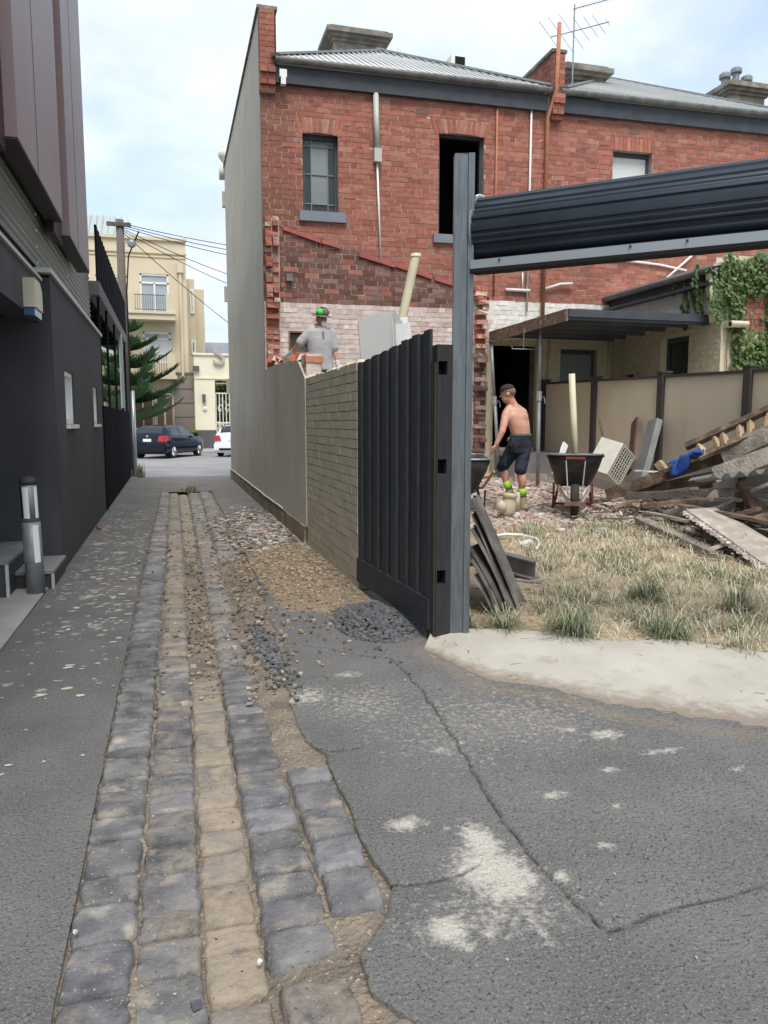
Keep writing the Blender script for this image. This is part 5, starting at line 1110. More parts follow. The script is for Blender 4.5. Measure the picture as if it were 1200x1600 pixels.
bp = tag(build('broken_panel', g, mat('broken_cement_sheet', (.33, .285, .245), (.26, .22, .185), scale=5, rough=.9, bump=.5, bscale=20, col3=(.42, .38, .33), scale3=7)), 'broken tan wall panel sliding off the pile onto the straw', 'panel', GP)
g = MB(); e0, e1 = pnl[0], pnl[3]
for k in range(24): t = k / 23; c = e0.lerp(e1, t) + Vector((-.01, -.02, -.01)); chunk(g, c, (.07, .05, .05), None, r=r_)
build('crumbled_edge', g, m_mort_w, bp)
msh = MB(); V = []; nn = 24
for i in range(nn):
    for j in range(5): t = i / (nn - 1); p = pb(1090 + 130 * t, 752 - 14 * t, 7.5 - .7 * t); V.append(p + Vector((.02 * j, .12 * j - .2, .035 * math.sin(t * 40) + .06 - .02 * j)))
msh.add(V, [(i * 5 + j, (i + 1) * 5 + j, (i + 1) * 5 + j + 1, i * 5 + j + 1) for i in range(nn - 1) for j in range(4)]); tag(build('roofing_sheet', msh, m_zinc), 'buckled galvanised sheet lying in the middle of the pile', 'metal sheet')
# blue cloth
cm = MB(); V = []; n1_, n2_ = 18, 12; ca, cb_ = pb(1046, 738, 8.30), pb(1090, 714, 8.07)
for i in range(n1_):
    for j in range(n2_):
        t = i / (n1_ - 1); s = j / (n2_ - 1); base = ca.lerp(cb_, t); over = max(0, s - .45); hang = over * .24 * (1.0 if t < .5 else .25) * (1 + .3 * math.sin(t * 9))
        V.append(base + Vector((-.03 + .05 * math.sin(s * 5 + t * 7), -.10 * min(1, s / .45) - .02 + .025 * math.sin(t * 22 + s * 3), .10 - hang * .9 + .025 * math.sin(t * 17) * (1 - over) + .018 * math.sin(s * 11 + t * 5))))
cm.add(V, [(i * n2_ + j, (i + 1) * n2_ + j, (i + 1) * n2_ + j + 1, i * n2_ + j + 1) for i in range(n1_ - 1) for j in range(n2_ - 1)])
o = build('blue_cloth', cm, mat('blue_cloth', (.02, .08, .32), (.015, .05, .2), scale=9, rough=.8), smooth=True); md = o.modifiers.new('thick', 'SOLIDIFY'); md.thickness = .006; tag(o, 'crumpled bright blue cloth draped over a brown beam', 'cloth')

# stack of old roofing sheets leaning behind the steel post
m_fib = mat('weathered_fibre_sheet', (.09, .08, .07), (.15, .13, .115), scale=8, rough=.9, rnd=.35, bump=.4, bscale=25, col3=(.2, .19, .17), scale3=4)
GS = 'old sheets leaning behind the steel post'
for k, (a, b, wd, lb) in enumerate(((( 742, 776, 5.75), (812, 948, 5.6), .34, 'rearmost tall curved sheet in the leaning stack'), ((742, 822, 5.65), (800, 958, 5.5), .30, 'second tall sheet in the leaning stack'), ((741, 852, 5.6), (793, 962, 5.42), .24, 'middle sheet in the leaning stack'), ((742, 872, 5.5), (782, 968, 5.35), .2, 'narrow sheet at the stack front'),
                                    ((756, 890, 5.5), (806, 958, 5.45), .12, 'short sheet leaning right in the stack'), ((741, 898, 5.42), (776, 972, 5.3), .10, 'lowest pale edged strip of the leaning stack'), ((768, 868, 5.6), (816, 950, 5.55), .10, 'thin sheet resting at the right of the stack'), ((742, 800, 5.7), (796, 952, 5.58), .26, 'flat sheet between the two tall ones'))):
    p0, p1 = onY(*a), onY(*b); p1.z = max(p1.z, z_yard(p1.x, p1.y) if p1.y > back_line(p1.x) else .09); d = (p1 - p0); s = Vector((.35, .9, .1)); s = (s - d.normalized() * s.dot(d.normalized())).normalized(); nrm = d.normalized().cross(s); rings_ = []
    for i in range(7):
        t = i / 6; c = p0 + d * t + nrm * (.022 * math.sin(t * 3.0) * (1 if k % 2 else .4))
        rings_.append([c + s * q * wd * 1.45 + nrm * (.03 * math.cos(q * 8)) + nrm * h for h, qs in ((.006, (-.5, -.25, 0, .25, .5)), (-.006, (.5, .25, 0, -.25, -.5))) for q in qs])
    g = MB(); g.rings(rings_); tag(build('roofing_sheet', g, m_fib), lb, 'sheet', GS)
lt = thing('steel_beam', onz(818, 900, .14), 'grey steel channel beam lying beside the leaning sheets', 'beam'); A_, B_ = onz(775, 872, .22), onz(836, 903, .16)
A_ = Vector((B_.x - .35, B_.y + .75, B_.z + .06))
m_stl = mat('dull_steel', (.17, .17, .165), (.23, .225, .21), scale=7, rough=.6, metal=.3)
g = MB(); g.beam(A_ + Vector((0, 0, .0)), B_, .14, .012); build('lower_flange', g, m_stl, lt)
g = MB(); g.beam(A_ + Vector((0, 0, .075)), B_ + Vector((0, 0, .075)), .012, .135); build('web', g, m_stl, lt)
g = MB(); g.beam(A_ + Vector((0, 0, .15)), B_ + Vector((0, 0, .15)), .10, .012); build('upper_flange', g, m_stl, lt)
board('flat_offcut', onz(800, 906, .14), onz(848, 908, .14), .09, .02, m_tim, 'small flat offcut under the grey steel beam')

# ------------ rubble, chips, gravel, clods (too many to count)
RB = [(.46, .39, .34), (.50, .43, .38), (.40, .27, .22), (.42, .24, .19), (.54, .49, .43), (.33, .29, .26), (.44, .38, .33), (.56, .52, .47), (.48, .42, .37), (.38, .33, .29)]
m_rub = mat('rubble', (1, 1, 1), (.8, .8, .8), scale=12, rough=.95, use_col=True)
g = MB(); r_ = random.Random(2)
for _ in range(3800):
    x = r_.uniform(3.6, 6.8); y = r_.triangular(7.6, 13.3, 10.5); s = r_.choice([.03, .04, .05, .07, .1]) * r_.uniform(.7, 1.2)
    chunk(g, (x, y, z_yard(x, y) + s * .12), s, r_.choice(RB), r=r_)
for _ in range(500):
    x = r_.uniform(1.95, 4.2); y = r_.uniform(10.2, 13.3); s = r_.uniform(.06, .2); chunk(g, (x, y, z_yard(x, y) + s * .15), s, r_.choice(RB), r=r_)
tag(build('rubble', g, m_rub), 'pinkish brick and plaster rubble strewn over the yard', 'rubble', kind='stuff')
for i, (px, py) in enumerate(((852, 752), (862, 772), (770, 744), (758, 760), (845, 728))):
    b_ = onz(px, py, .42); g = MB(); chunk(g, (b_.x, b_.y, z_yard(b_.x, b_.y) + .05), (.2, .12, .09), r_.choice(RB[2:4]), r=r_); tag(build('loose_brick', g, m_brick), ['broken red brick lying right of the concrete block', 'broken brick in front of the concrete block', 'broken brick just behind the shirtless man', 'broken brick nearest the second wheelbarrow', 'broken brick at the foot of the upright prop'][i], 'brick', 'broken bricks on the rubble')
g = MB(); r_ = random.Random(6)
for _ in range(1100):
    x = min(1.60, r_.gauss(1.28, .34)); y = r_.gauss(11.0, 1.15)
    if x < .1 or y < 9.0: continue
    s = r_.uniform(.025, .11); chunk(g, (x, y, .012 + (dish(x, y) if x < .8 else 0)), (s, s * r_.uniform(.3, .8), .014), r_.choice([(.30, .28, .26), (.38, .36, .33), (.22, .20, .19), (.5, .47, .42), (.30, .2, .15)]), r=r_)
for _ in range(420):
    x = r_.gauss(.45, .42); y = r_.uniform(4, 14); s = r_.uniform(.015, .05); e = edge_l(y)
    if x > 1.6 or x < -1.05: continue
    chunk(g, (x, y, .01 + (dish(x, y) if e < x < .8 else 0)), s, r_.choice([(.36, .31, .25), (.28, .25, .22), (.44, .40, .34), (.34, .22, .17), (.18, .17, .16)]), r=r_)
for _ in range(150):
    x = r_.uniform(-.3, 1.6); y = r_.uniform(1.7, 4.5); s = r_.uniform(.004, .012); zz = (.006 if x > edge_r(y) else z_bed(x, y) + .03); chunk(g, (x, y, zz), s, r_.choice([(.35, .33, .30), (.45, .41, .36), (.16, .15, .15), (.3, .25, .2)]), r=r_)
fl = MB(); rf_ = random.Random(71)
for _ in range(520):
    x = rf_.uniform(-1.08, -.36); y = rf_.triangular(3.2, 16, 8.5); s = rf_.choice([.012, .016, .02, .03, .05]) * rf_.uniform(.7, 1.3); n_ = rf_.randint(6, 9); a0 = rf_.uniform(0, 6.28); st_x = rf_.uniform(.8, 2.2); z = z_asph(x, y) + .0035
    pts = [Vector((x + s * .5 * st_x * math.cos(a0 + k * 6.283 / n_) * rf_.uniform(.35, 1), y + s * .5 * math.sin(a0 + k * 6.283 / n_) * rf_.uniform(.35, 1), z)) for k in range(n_)]
    if max(p.x for p in pts) > -.345: continue
    fl.prism(pts, (0, 0, .002), rf_.choice([(.62, .59, .52), (.55, .52, .45), (.58, .50, .36), (.48, .46, .42)]))
tag(build('plaster_flecks', fl, m_rub), 'pale plaster flecks spattered over the asphalt by the dark building', 'plaster flecks', kind='stuff')
tag(build('stone_chips', g, m_rub), 'grey slate chips and debris scattered along the lane', 'debris', kind='stuff')
# sandy soil spilled across the lane, with clods
def z_spill(x, y): return .004 + .045 * math.exp(-(((x - 1.38) / .42) ** 2 + ((y - 7.9) / 1.5) ** 2)) + .012 * fbm(x, y, 6, 3) * math.exp(-(((x - 1.3) / .5) ** 2 + ((y - 7.9) / 1.7) ** 2)) - .016 * smooth01(max(abs(x - 1.3) / .55, abs(y - 7.9) / 2.0) - .3)
V, Fc = grid_mesh(np.linspace(.82, 1.66, 40), np.arange(6.0, 10.2, .04), z_spill)
m_spill = mat('spilled_soil', (.30, .235, .165), (.22, .17, .12), scale=8, rough=.97, bump=1.0, bscale=50, dist=.03)
tag(link_mesh('soil_spill', to_mesh('soil_spill', V, Fc, None, True), m_spill), 'sandy brown soil spilled at the foot of the painted wall', 'soil', kind='stuff')
g = MB(); r_ = random.Random(16)
for _ in range(1900):
    x = r_.gauss(1.28, .28); y = r_.gauss(7.9, .85)
    if x > 1.62 or x < .3: continue
    s = r_.uniform(.012, .05); zz = max(z_spill(x, y), .004) if x > .84 else z_bed(x, y) + .03
    chunk(g, (x, y, zz + s * .15), s, r_.choice([(.31, .24, .165), (.36, .28, .19), (.25, .19, .135), (.38, .32, .24), (.21, .17, .13)]), r=r_)
for _ in range(1100):
    x = r_.gauss(.28, .2); y = r_.uniform(4.3, 10.5); s = r_.uniform(.01, .04); chunk(g, (x, y, z_bed(x, y) + .012), s, r_.choice([(.28, .22, .155), (.22, .18, .14), (.34, .28, .21), (.13, .115, .10)]), r=r_)
tag(build('soil_clods', g, m_rub), 'brown soil clods on the spill and in the gutter', 'soil', kind='stuff')
g = MB(); r_ = random.Random(26)
def gz(x, y): return .16 * max(0, 1 - math.hypot((x - 1.50) / .31, (y - 5.65) / .55)) ** 1.15
for _ in range(1700):
    a = r_.uniform(0, 6.28); q = r_.random() ** .6 * 1.08; x = 1.50 + .31 * q * math.cos(a); y = 5.65 + .55 * q * math.sin(a)
    if x > 1.72 + (6.2 - y) * .05: continue
    s = r_.uniform(.022, .042); c = r_.uniform(.75, 1.3); chunk(g, (x, y, gz(x, y) + .008), (s, s * .8, s * .6), (.115 * c, .12 * c, .125 * c), r=r_)
for _ in range(300):
    x = r_.gauss(.60, .05); y = r_.gauss(5.1, .36); s = r_.uniform(.018, .034); c = r_.uniform(.75, 1.3); chunk(g, (x, y, z_bed(min(x, .95), y) + .02), (s, s * .8, s * .6), (.13 * c, .13 * c, .135 * c), r=r_)
for _ in range(90):
    x = r_.gauss(1.25, .2); y = r_.gauss(5.6, .5); s = r_.uniform(.014, .03)
    if edge_r(y) < x < 1.7: chunk(g, (x, y, .012), s, (.12, .12, .125), r=r_)
tag(build('gravel', g, m_rub), 'heap of dark blue grey gravel spilling from under the gate', 'gravel', kind='stuff')
for i, (px, py, s) in enumerate(((307, 1562, .03), (118, 1467, .016), (405, 1487, .018), (470, 990, .04), (155, 827, .07))):
    b_ = onz(px, py, .0); g = MB(); chunk(g, (b_.x, b_.y, (z_bed(b_.x, b_.y) + .045 if edge_l(b_.y) < b_.x < .5 else .01) + s * .25), (s, s * .8, s * .7), [(.10, .10, .11), (.6, .58, .52), (.7, .68, .62), (.34, .25, .16), (.40, .16, .09)][i]); tag(build('loose_stone', g, m_rub), ['small dark stone on a near cobble', 'tiny white stone at the cobble edge', 'white pebble in the sandy joint', 'tan stone on the asphalt by the gravel', 'orange brick chip beside the dark wall'][i], 'stone')

# ------------ grass
m_grass = mat('dry_grass', (1, 1, 1), rough=.8, use_col=True, spec=.2)
def blades(mb_, pts, lo, hi, cols, r__, lean=.9, wdt=.006):
    for x, y, z in pts:
        a = r__.uniform(0, 6.28); L_ = r__.uniform(lo, hi); ln = (r__.uniform(.8, 1) if lean > .94 else r__.uniform(.2, 1)) * lean * L_; w_ = wdt * r__.uniform(.7, 1.3); dx, dy = math.cos(a), math.sin(a); sx, sy = -dy * w_, dx * w_; h_ = math.sqrt(max(.0004, L_ * L_ - ln * ln)); c = r__.choice(cols); q = r__.uniform(.75, 1.2); c = tuple(v * q for v in c)
        mb_.add([(x - sx, y - sy, z - .01), (x + sx, y + sy, z - .01), (x + dx * ln * .4 + sx * .7, y + dy * ln * .4 + sy * .7, z + h_ * .7), (x + dx * ln * .4 - sx * .7, y + dy * ln * .4 - sy * .7, z + h_ * .7), (x + dx * ln, y + dy * ln, z + h_)], [(0, 1, 2, 3), (3, 2, 4)], c)
DRY = [(.50, .45, .32), (.56, .51, .38), (.44, .39, .27), (.60, .56, .44), (.38, .33, .23)]; GRN = [(.15, .175, .10), (.21, .235, .145), (.27, .285, .185), (.11, .14, .08), (.33, .335, .23)]
def clump(mb_, c, n_, rad, lo, hi, cols, r__, wdt=.0035, flat=.85):
    """one tussock: blades rising from the middle and arching outwards"""
    for _ in range(n_):
        a = r__.uniform(0, 6.28); q = abs(r__.gauss(0, .4)) * rad; x, y = c[0] + q * math.cos(a), c[1] + q * math.sin(a); a += r__.gauss(0, .5); L_ = r__.uniform(lo, hi); f = min(.97, flat * r__.uniform(.5, 1.15)); z = max(z_yard(x, y), .08) - .008
        dx, dy = math.cos(a), math.sin(a); w_ = wdt * r__.uniform(.7, 1.3); sx, sy = -dy * w_, dx * w_; q_ = r__.uniform(.75, 1.2); cc_ = tuple(v * q_ for v in r__.choice(cols)); h_ = L_ * math.sqrt(1 - f * f); o1, o2, o3 = L_ * f * .28, L_ * f * .68, L_ * f
        h1_, h2_, h3_ = h_ * .62, h_ * .98, h_ * (.98 - .75 * f)
        mb_.add([(x - sx, y - sy, z), (x + sx, y + sy, z), (x + dx * o1 - sx, y + dy * o1 - sy, z + h1_), (x + dx * o1 + sx, y + dy * o1 + sy, z + h1_), (x + dx * o2 - sx * .7, y + dy * o2 - sy * .7, z + h2_), (x + dx * o2 + sx * .7, y + dy * o2 + sy * .7, z + h2_), (x + dx * o3, y + dy * o3, z + max(h3_, .006))], [(0, 1, 3, 2), (2, 3, 5, 4), (4, 5, 6)], cc_)
g = MB(); r_ = random.Random(51); pd = []
def dens(x, y):
    if y - back_line(x) < 0: return 0
    dn = smooth01((x - (2.55 + max(0, y - 5.2) * .30)) / .5) * smooth01((8.7 - y) / 1.0); return dn * max(0, .62 + .9 * fbm(x, y, 1.3, 9))
while len(pd) < 9000:
    x = r_.uniform(2.1, 6.6); y = r_.uniform(3.4, 8.9)
    if y - back_line(x) > 0 and r_.random() < max(.05, dens(x, y)): pd.append((x, y, z_yard(x, y)))
blades(g, pd, .06, .18, DRY, r_, .985, .0035)
k = 0
while k < 330:
    x = r_.uniform(2.4, 6.6); y = r_.uniform(3.5, 8.7)
    if r_.random() > dens(x, y): continue
    k += 1; gr = fbm(x, y, .9, 20) + .06 + r_.uniform(-.12, .12)
    clump(g, (x, y), r_.randint(26, 60), r_.uniform(.10, .22), .06, r_.uniform(.12, .21), (GRN + DRY[:2] if gr > .12 else GRN[1:3] + GRN[4:] + DRY if gr > -.08 else DRY), r_, .003, .95)
tag(build('dry_grass', g, m_grass), 'matted dry straw and grass covering the near yard', 'grass', kind='stuff')
tw = MB()
for _ in range(260):
    x = r_.uniform(2.1, 3.6); y = r_.uniform(4.9, 7.4)
    if y - back_line(x) < .05: continue
    a = r_.uniform(0, 6.28); l = r_.uniform(.04, .16); z = z_yard(x, y) + .012; tw.tube([(x, y, z), (x + l * math.cos(a), y + l * math.sin(a), z + r_.uniform(-.004, .02))], .003, 4, r_.choice([(.22, .15, .10), (.30, .22, .15), (.42, .35, .25)]))
for _ in range(70):
    t = r_.random(); p = polyat(BK, t * .8); f = polyat(FR, t * .8); q = r_.random() ** 2; x, y = p[0] + (f[0] - p[0]) * q, p[1] + (f[1] - p[1]) * q; a = r_.uniform(0, 6.28); l = r_.uniform(.02, .09); z = .095 * (1 - q) ** 1.2 + .006; tw.tube([(x, y, z), (x + l * math.cos(a), y + l * math.sin(a), z)], .002, 4, r_.choice([(.30, .25, .17), (.45, .39, .28)]))
tag(build('twigs', tw, m_grass), 'brown twigs and straw bits littering the dirt by the apron', 'twigs', kind='stuff')
for i, (px, py, n_, hh, cl2) in enumerate(((893, 985, 520, .26, GRN[:4]), (1045, 990, 380, .22, GRN[:4]), (1150, 950, 420, .30, GRN + DRY[:2]), (1140, 850, 420, .34, DRY + GRN[2:]), (790, 975, 220, .24, GRN), (1010, 935, 420, .26, GRN), (745, 985, 140, .2, GRN))):
    c = onz(px, py, .11); c.y = max(c.y, back_line(c.x) + .07); g = MB(); clump(g, (c.x, c.y), int(n_ * .75), .16, hh * .4, hh * 1.05, cl2, r_, .003, .98)
    tag(build('grass_tuft', g, m_grass), ['dark green grass tuft at the apron edge, second from the post', 'dark green grass tuft at the apron edge below the straw centre', 'green grass tuft at the right edge of the yard', 'tall pale grass tuft in front of the broken panel', 'green grass tuft beneath the leaning sheets', 'green grass tuft in the middle of the straw', 'sparse grass tuft at the foot of the steel post'][i], 'grass', 'grass tufts in the yard')
# ================================================================== ACROSS THE STREET
YB = 45.0
m_apt = mat('cream_apartment', (.54, .465, .335), (.58, .50, .36), scale=.8, rough=.8); m_taupe = mat('taupe_base', (.20, .17, .15), (.22, .19, .165), scale=1, rough=.8)
m_trim = mat('white_joinery', (.72, .71, .66), rough=.5); m_brnd = mat('timber_shutter', (.24, .13, .06), (.18, .10, .05), scale=4, rough=.6, stretch=(8, 1, 1)); m_iron = mat('grey_ironwork', (.10, .10, .105), rough=.5)
m_pglass = mat('pale_glass', (.28, .33, .36), (.34, .38, .40), scale=1, rough=.12, spec=.6); m_ptint = mat('window_reflection_glass', (.10, .11, .12), rough=.08, spec=.6)
PFB = lambda u, wd, z: Vector((u, YB - wd, z))
def rc(x0, y0, x1, y1, Y=YB): a = onY(x0, (y0 + y1) / 2, Y); b = onY(x1, (y0 + y1) / 2, Y); xm = (x0 + x1) / 2; return (a.x, b.x, onY(xm, y1, Y).z, onY(xm, y0, Y).z)
ab = thing('apartment_building', (-3, YB + 3, 0), 'cream three storey apartment block with balcony across the street', 'building')
xr = onY(293, 500, YB).x; ztop = onY(240, 374, YB).z
win = [rc(219, 428, 264, 492), rc(224, 519, 267, 567), rc(150, 430, 199, 495), rc(150, 520, 200, 570), rc(206, 615, 241, 671), rc(243, 608, 272, 671)]
g = MB(); wall_panel(g, PFB, -10, xr, .1, ztop, win, 0, .3); g.b2((-10, YB + .31, .1), (xr - .002, YB + 9, ztop - .02)); g.quad((xr, YB, .1), (xr, YB + .32, .1), (xr, YB + .32, ztop), (xr, YB, ztop)); build('wall', g, m_apt, ab)
for z_, h_, o_ in ((ztop - .05, .16, .12), (ztop - .75, .12, .08), (ztop - .95, .07, .05)):
    g = MB(); g.b2((-10, YB - o_, z_), (xr + o_ * .6, YB + .02, z_ + h_)); build('cornice', g, m_apt, ab)
for i, h in enumerate(win):
    a, b, c, d = h; low = i >= 4; t = .09
    g = MB(); tr = d - (d - c) * (.22 if i < 4 else .12)
    for q in ((a, a + t, c, d), (b - t, b, c, d), (a, b, c, c + t), (a, b, d - t, d), (a, b, tr - t / 2, tr + t / 2), ((a + b) / 2 - t / 2, (a + b) / 2 + t / 2, c, tr)):
        g.b2((q[0], YB + .03 if i < 4 else YB + .02, q[2]), (q[1], YB + .1, q[3]))
    w_ = build('window', g, m_trim, ab)
    g = MB(); g.quad((a, YB + .09, tr), (b, YB + .09, tr), (b, YB + .09, d), (a, YB + .09, d)); build('pane', g, m_ptint if low else m_pglass, w_)
    for u0, u1 in ((a, (a + b) / 2), ((a + b) / 2, b)):
        g = MB(); g.quad((u0, YB + .09, c), (u1, YB + .09, c), (u1, YB + .09, tr), (u0, YB + .09, tr)); build('pane', g, m_brnd if low else (m_pglass if i in (0, 2) else m_cabw), w_)
        if i in (1, 3):
            s_ = MB(); 
            for k in range(14): zz = c + (tr - c) * (k + .5) / 14; s_.b2((u0 + .08, YB + .078, zz - .02), (u1 - .08, YB + .088, zz + .02))
            build('blind', s_, m_trim, w_)
def railing(parent, x0, x1, y, z0, z1, n_):
    g = MB(); g.b2((x0, y - .02, z1 - .04), (x1, y + .02, z1)); g.b2((x0, y - .02, z0), (x1, y + .02, z0 + .04))
    for k in range(n_): x = x0 + (x1 - x0) * (k + .5) / n_; g.b2((x - .012, y - .012, z0 + .04), (x + .012, y + .012, z1 - .04))
    return build('railing', g, m_iron, parent)
b1 = rc(196, 492, 274, 504); g = MB(); g.b2((b1[0] - 2.5, YB - 1.0, b1[2] + .05), (b1[1], YB - .005, b1[3] + .05)); g.b2((b1[0] - 2.5, YB - 1.08, b1[3] - .06), (b1[1] + .08, YB - 1.0, b1[3] + .07)); bal = build('balcony', g, m_apt, ab)
zf = b1[3] + .06; zr = onY(240, 460, YB - 1).z
for x in (onY(203, 480, YB - 1).x, onY(266, 480, YB - 1).x): g = MB(); g.b2((x - .22, YB - 1.02, zf), (x + .22, YB - .86, zr + .04)); build('balcony_pier', g, m_apt, bal)
railing(bal, onY(210, 480, YB - 1).x, onY(260, 480, YB - 1).x, YB - .95, zf + .08, zr, 15)
b2_ = rc(210, 553, 276, 590); g = MB(); g.b2((b2_[0] - 2, YB - .7, b2_[2] - .1), (b2_[1], YB - .005, b2_[2] + .1)); bal2 = build('balcony', g, m_apt, ab)
for x in (onY(268, 570, YB - .6).x,): g = MB(); g.b2((x - .18, YB - .7, b2_[2] + .1), (x + .2, YB - .55, b2_[3])); build('balcony_pier', g, m_apt, bal2)
railing(bal2, b2_[0], onY(262, 570, YB - .6).x, YB - .6, b2_[2] + .12, b2_[3] - .1, 14)
g = MB(); hx = rc(276, 410, 286, 427); g.b2((hx[0], YB - .25, hx[2]), (hx[1], YB, hx[3])); g.tube([((hx[0] + hx[1]) / 2, YB - .1, hx[2]), ((hx[0] + hx[1]) / 2, YB - .1, 3.8)], .09, 8); build('downpipe', g, m_apt, ab)
tb = rc(272, 585, 303, 672); g = MB(); g.b2((tb[0], YB - .12, .1), (tb[1], YB - .003, tb[3])); base = build('base_pier', g, m_taupe, ab)
for py in (585, 607, 629, 651): z_ = onY(288, py, YB).z; g = MB(); g.b2((tb[0] - .02, YB - .14, z_ - .035), (tb[1] + .04, YB - .11, z_ + (.10 if py == 585 else .0))); build('joint_band', g, mat('dark_joint', (.12, .10, .09)), base)
railing(ab, onY(206, 640, YB).x, onY(272, 640, YB).x, YB - .25, 1.25, 2.35, 18)
g = MB(); g.b2((-10, YB - .45, .1), (tb[0], YB - .01, 1.2)); build('planter_wall', g, m_trim, ab)
s1 = rc(293, 438, 305, 560, YB + 4); s2 = rc(303, 452, 320, 560, YB + 6)
g = MB(); g.b2((0, YB + 3.6, 0), (s1[1], YB + 9, s1[3])); g.b2((0, YB + 6, 0), (s2[1], YB + 12, s2[3])); build('rear_wing', g, m_apt, ab)
for (x0, y0, x1, y1) in ((297, 452, 303, 490), (299, 532, 306, 553)): q = rc(x0, y0, x1, y1, YB + 3.6); g = MB(); g.b2((q[0], YB + 3.5, q[2]), (q[1], YB + 3.62, q[3])); w_ = build('window', g, m_trim, ab); g = MB(); g.b2((q[0] + .1, YB + 3.47, q[2] + .15), (q[1] - .1, YB + 3.5, q[3] - .12)); build('pane', g, m_ptint, w_)
g = MB(); q = rc(120, 335, 186, 374, YB + 3); g.prism([(q[0] - 3, YB + 1.5, ztop), (q[1] + .5, YB + 1.5, ztop), (q[1] - .3, YB + 5, q[3] + .4), (q[0] - 3, YB + 5, q[3] + .4)], (0, .1, .05)); rf = build('roof', g, mat('pale_green_roof', (.36, .42, .40), rough=.5, metal=.2), ab)
for k in range(16): x = q[1] + .4 - k * .34; g = MB(); g.beam((x, YB + 1.52, ztop + .06), (x - .2 * 0, YB + 5.0, q[3] + .5), .04, .05); build('roof_seam', g, m_zinc, rf)
# cream gate wall with the letter
m_gatew = mat('pale_cream_wall', (.72, .68, .52), (.68, .64, .49), scale=.9, rough=.8)
gt = thing('gateway_wall', (3, YB - .5, 0), 'pale cream gateway wall with a large letter S beside the apartments', 'gateway'); YG = YB - .6
L_ = rc(304, 555, 336, 672, YG); Rr = 5.5; g = MB(); g.b2((L_[0], YG, L_[2]), (L_[1], YG + .5, L_[3])); g.b2((L_[1], YG, onY(345, 594, YG).z), (Rr, YG + .5, L_[3])); g.b2((4.6, YG, 0), (Rr, YG + .5, onY(345, 594, YG).z)); build('wall', g, m_gatew, gt)
g = MB(); g.b2((L_[0] - .02, YG - .05, .1), (L_[1] + .02, YG + .52, L_[2])); build('dark_plinth', g, mat('dark_tiles', (.085, .082, .082), (.10, .097, .095), scale=3, rough=.6), gt)
g = MB(); g.b2((L_[0] - .04, YG - .08, L_[3]), (Rr, YG + .55, L_[3] + .12)); build('coping', g, m_gatew, gt); g = MB(); zz = onY(320, 592, YG).z; g.b2((L_[0], YG - .04, zz), (Rr, YG - .001, zz + .08)); build('band', g, m_gatew, gt)
fc = bpy.data.curves.new('sign', 'FONT'); fc.body = 'S'; fc.size = 1.62; fc.extrude = .06; fc.align_x = 'CENTER'; to = bpy.data.objects.new('tmp_sign', fc); COLL.objects.link(to); bpy.context.view_layer.update()
me = bpy.data.meshes.new_from_object(to.evaluated_get(bpy.context.evaluated_depsgraph_get())); bpy.data.objects.remove(to)
pS = onY(342, 569, YG - .1); so_ = bpy.data.objects.new('sign_letter', me); COLL.objects.link(so_); so_.parent = gt; me.materials.clear(); me.materials.append(mat('bronze_letter', (.42, .35, .29), rough=.5)); so_.rotation_euler = (R(90), 0, 0); so_.location = Vector((pS.x, YG - .10, pS.z - .02)) - ORG[gt.name]
for (x0, y0, x1, y1, nm) in ((301, 572, 311, 579, 'flood_light'), (316, 616, 321, 628, 'wall_lamp')): q = rc(x0, y0, x1, y1, YG); g = MB(); g.b2((q[0], YG - .2, q[2]), (q[1], YG - .002, q[3])); build(nm, g, m_iron, gt)
g = MB(); pq = onY(320, 638, YG); g.lathe([(.02, 0), (.11, .03), (.12, .08), (.02, .1)], pq + Vector((0, 0, 0)), 12, Matrix.Rotation(R(90), 3, 'X')); build('wall_lamp', g, m_trim, gt)
ig = thing('iron_gate', (3.2, YG + .2, .1), 'white scrolled iron gate in the cream gateway', 'gate'); x0, x1 = L_[1] + .05, 4.6
for k in range(12):
    x = x0 + (x1 - x0) * k / 11; g = MB(); g.b2((x - .02, YG + .2, .1), (x + .02, YG + .24, 3.2)); build('bar', g, m_trim, ig)
for z in (.25, 1.5, 3.15, 3.7): g = MB(); g.b2((x0, YG + .19, z), (x1, YG + .25, z + .06)); build('rail', g, m_trim, ig)
for k in range(6):
    for zc in (.9, 2.3): c = Vector((x0 + .22 + k * .4, YG + .2, zc)); g = MB(); g.tube([c + Vector((math.cos(a) * .15 * (1 - a / 9), 0, math.sin(a) * .3 * (1 - a / 9))) for a in np.linspace(0, 7, 18)], .02, 5); build('scroll', g, m_trim, ig)
m_hedge = mat('hedge_leaf', (.055, .10, .025), (.09, .145, .04), scale=4, rough=.6, use_col=True)
def hedge(lo, hi, label, n_, group, s0=.07):
    t = thing('hedge', ((lo[0] + hi[0]) / 2, lo[1], lo[2]), label, 'hedge', group); g = MB(); r__ = random.Random(int(lo[0] * 10) + 3)
    for _ in range(n_):
        f = r__.random(); x = r__.uniform(lo[0], hi[0]); z = r__.uniform(lo[2], hi[2]); y = lo[1] + r__.random() ** 2 * .4
        if f < .3: z = hi[2] + r__.uniform(-.04, .05); y = r__.uniform(lo[1], hi[1])
        leaf(g, (x, y, z), s0 * r__.uniform(.7, 1.3), (0, -1, .5), r__, tuple([r__.uniform(.6, 1.3)] * 3))
    build('leaves', g, m_hedge, t, 'stuff'); g = MB(); g.b2((lo[0] + .05, lo[1] + .25, lo[2]), (hi[0] - .05, hi[1], hi[2] - .1)); build('core', g, mat('hedge_core', (.012, .02, .008), rough=1), t)
hedge((-5, 43.4, .1), (onY(226, 690, 43.4).x, 44.4, onY(215, 676, 43.4).z), 'clipped green hedge left of the dark blue car', 2200, 'clipped hedges before the apartments')
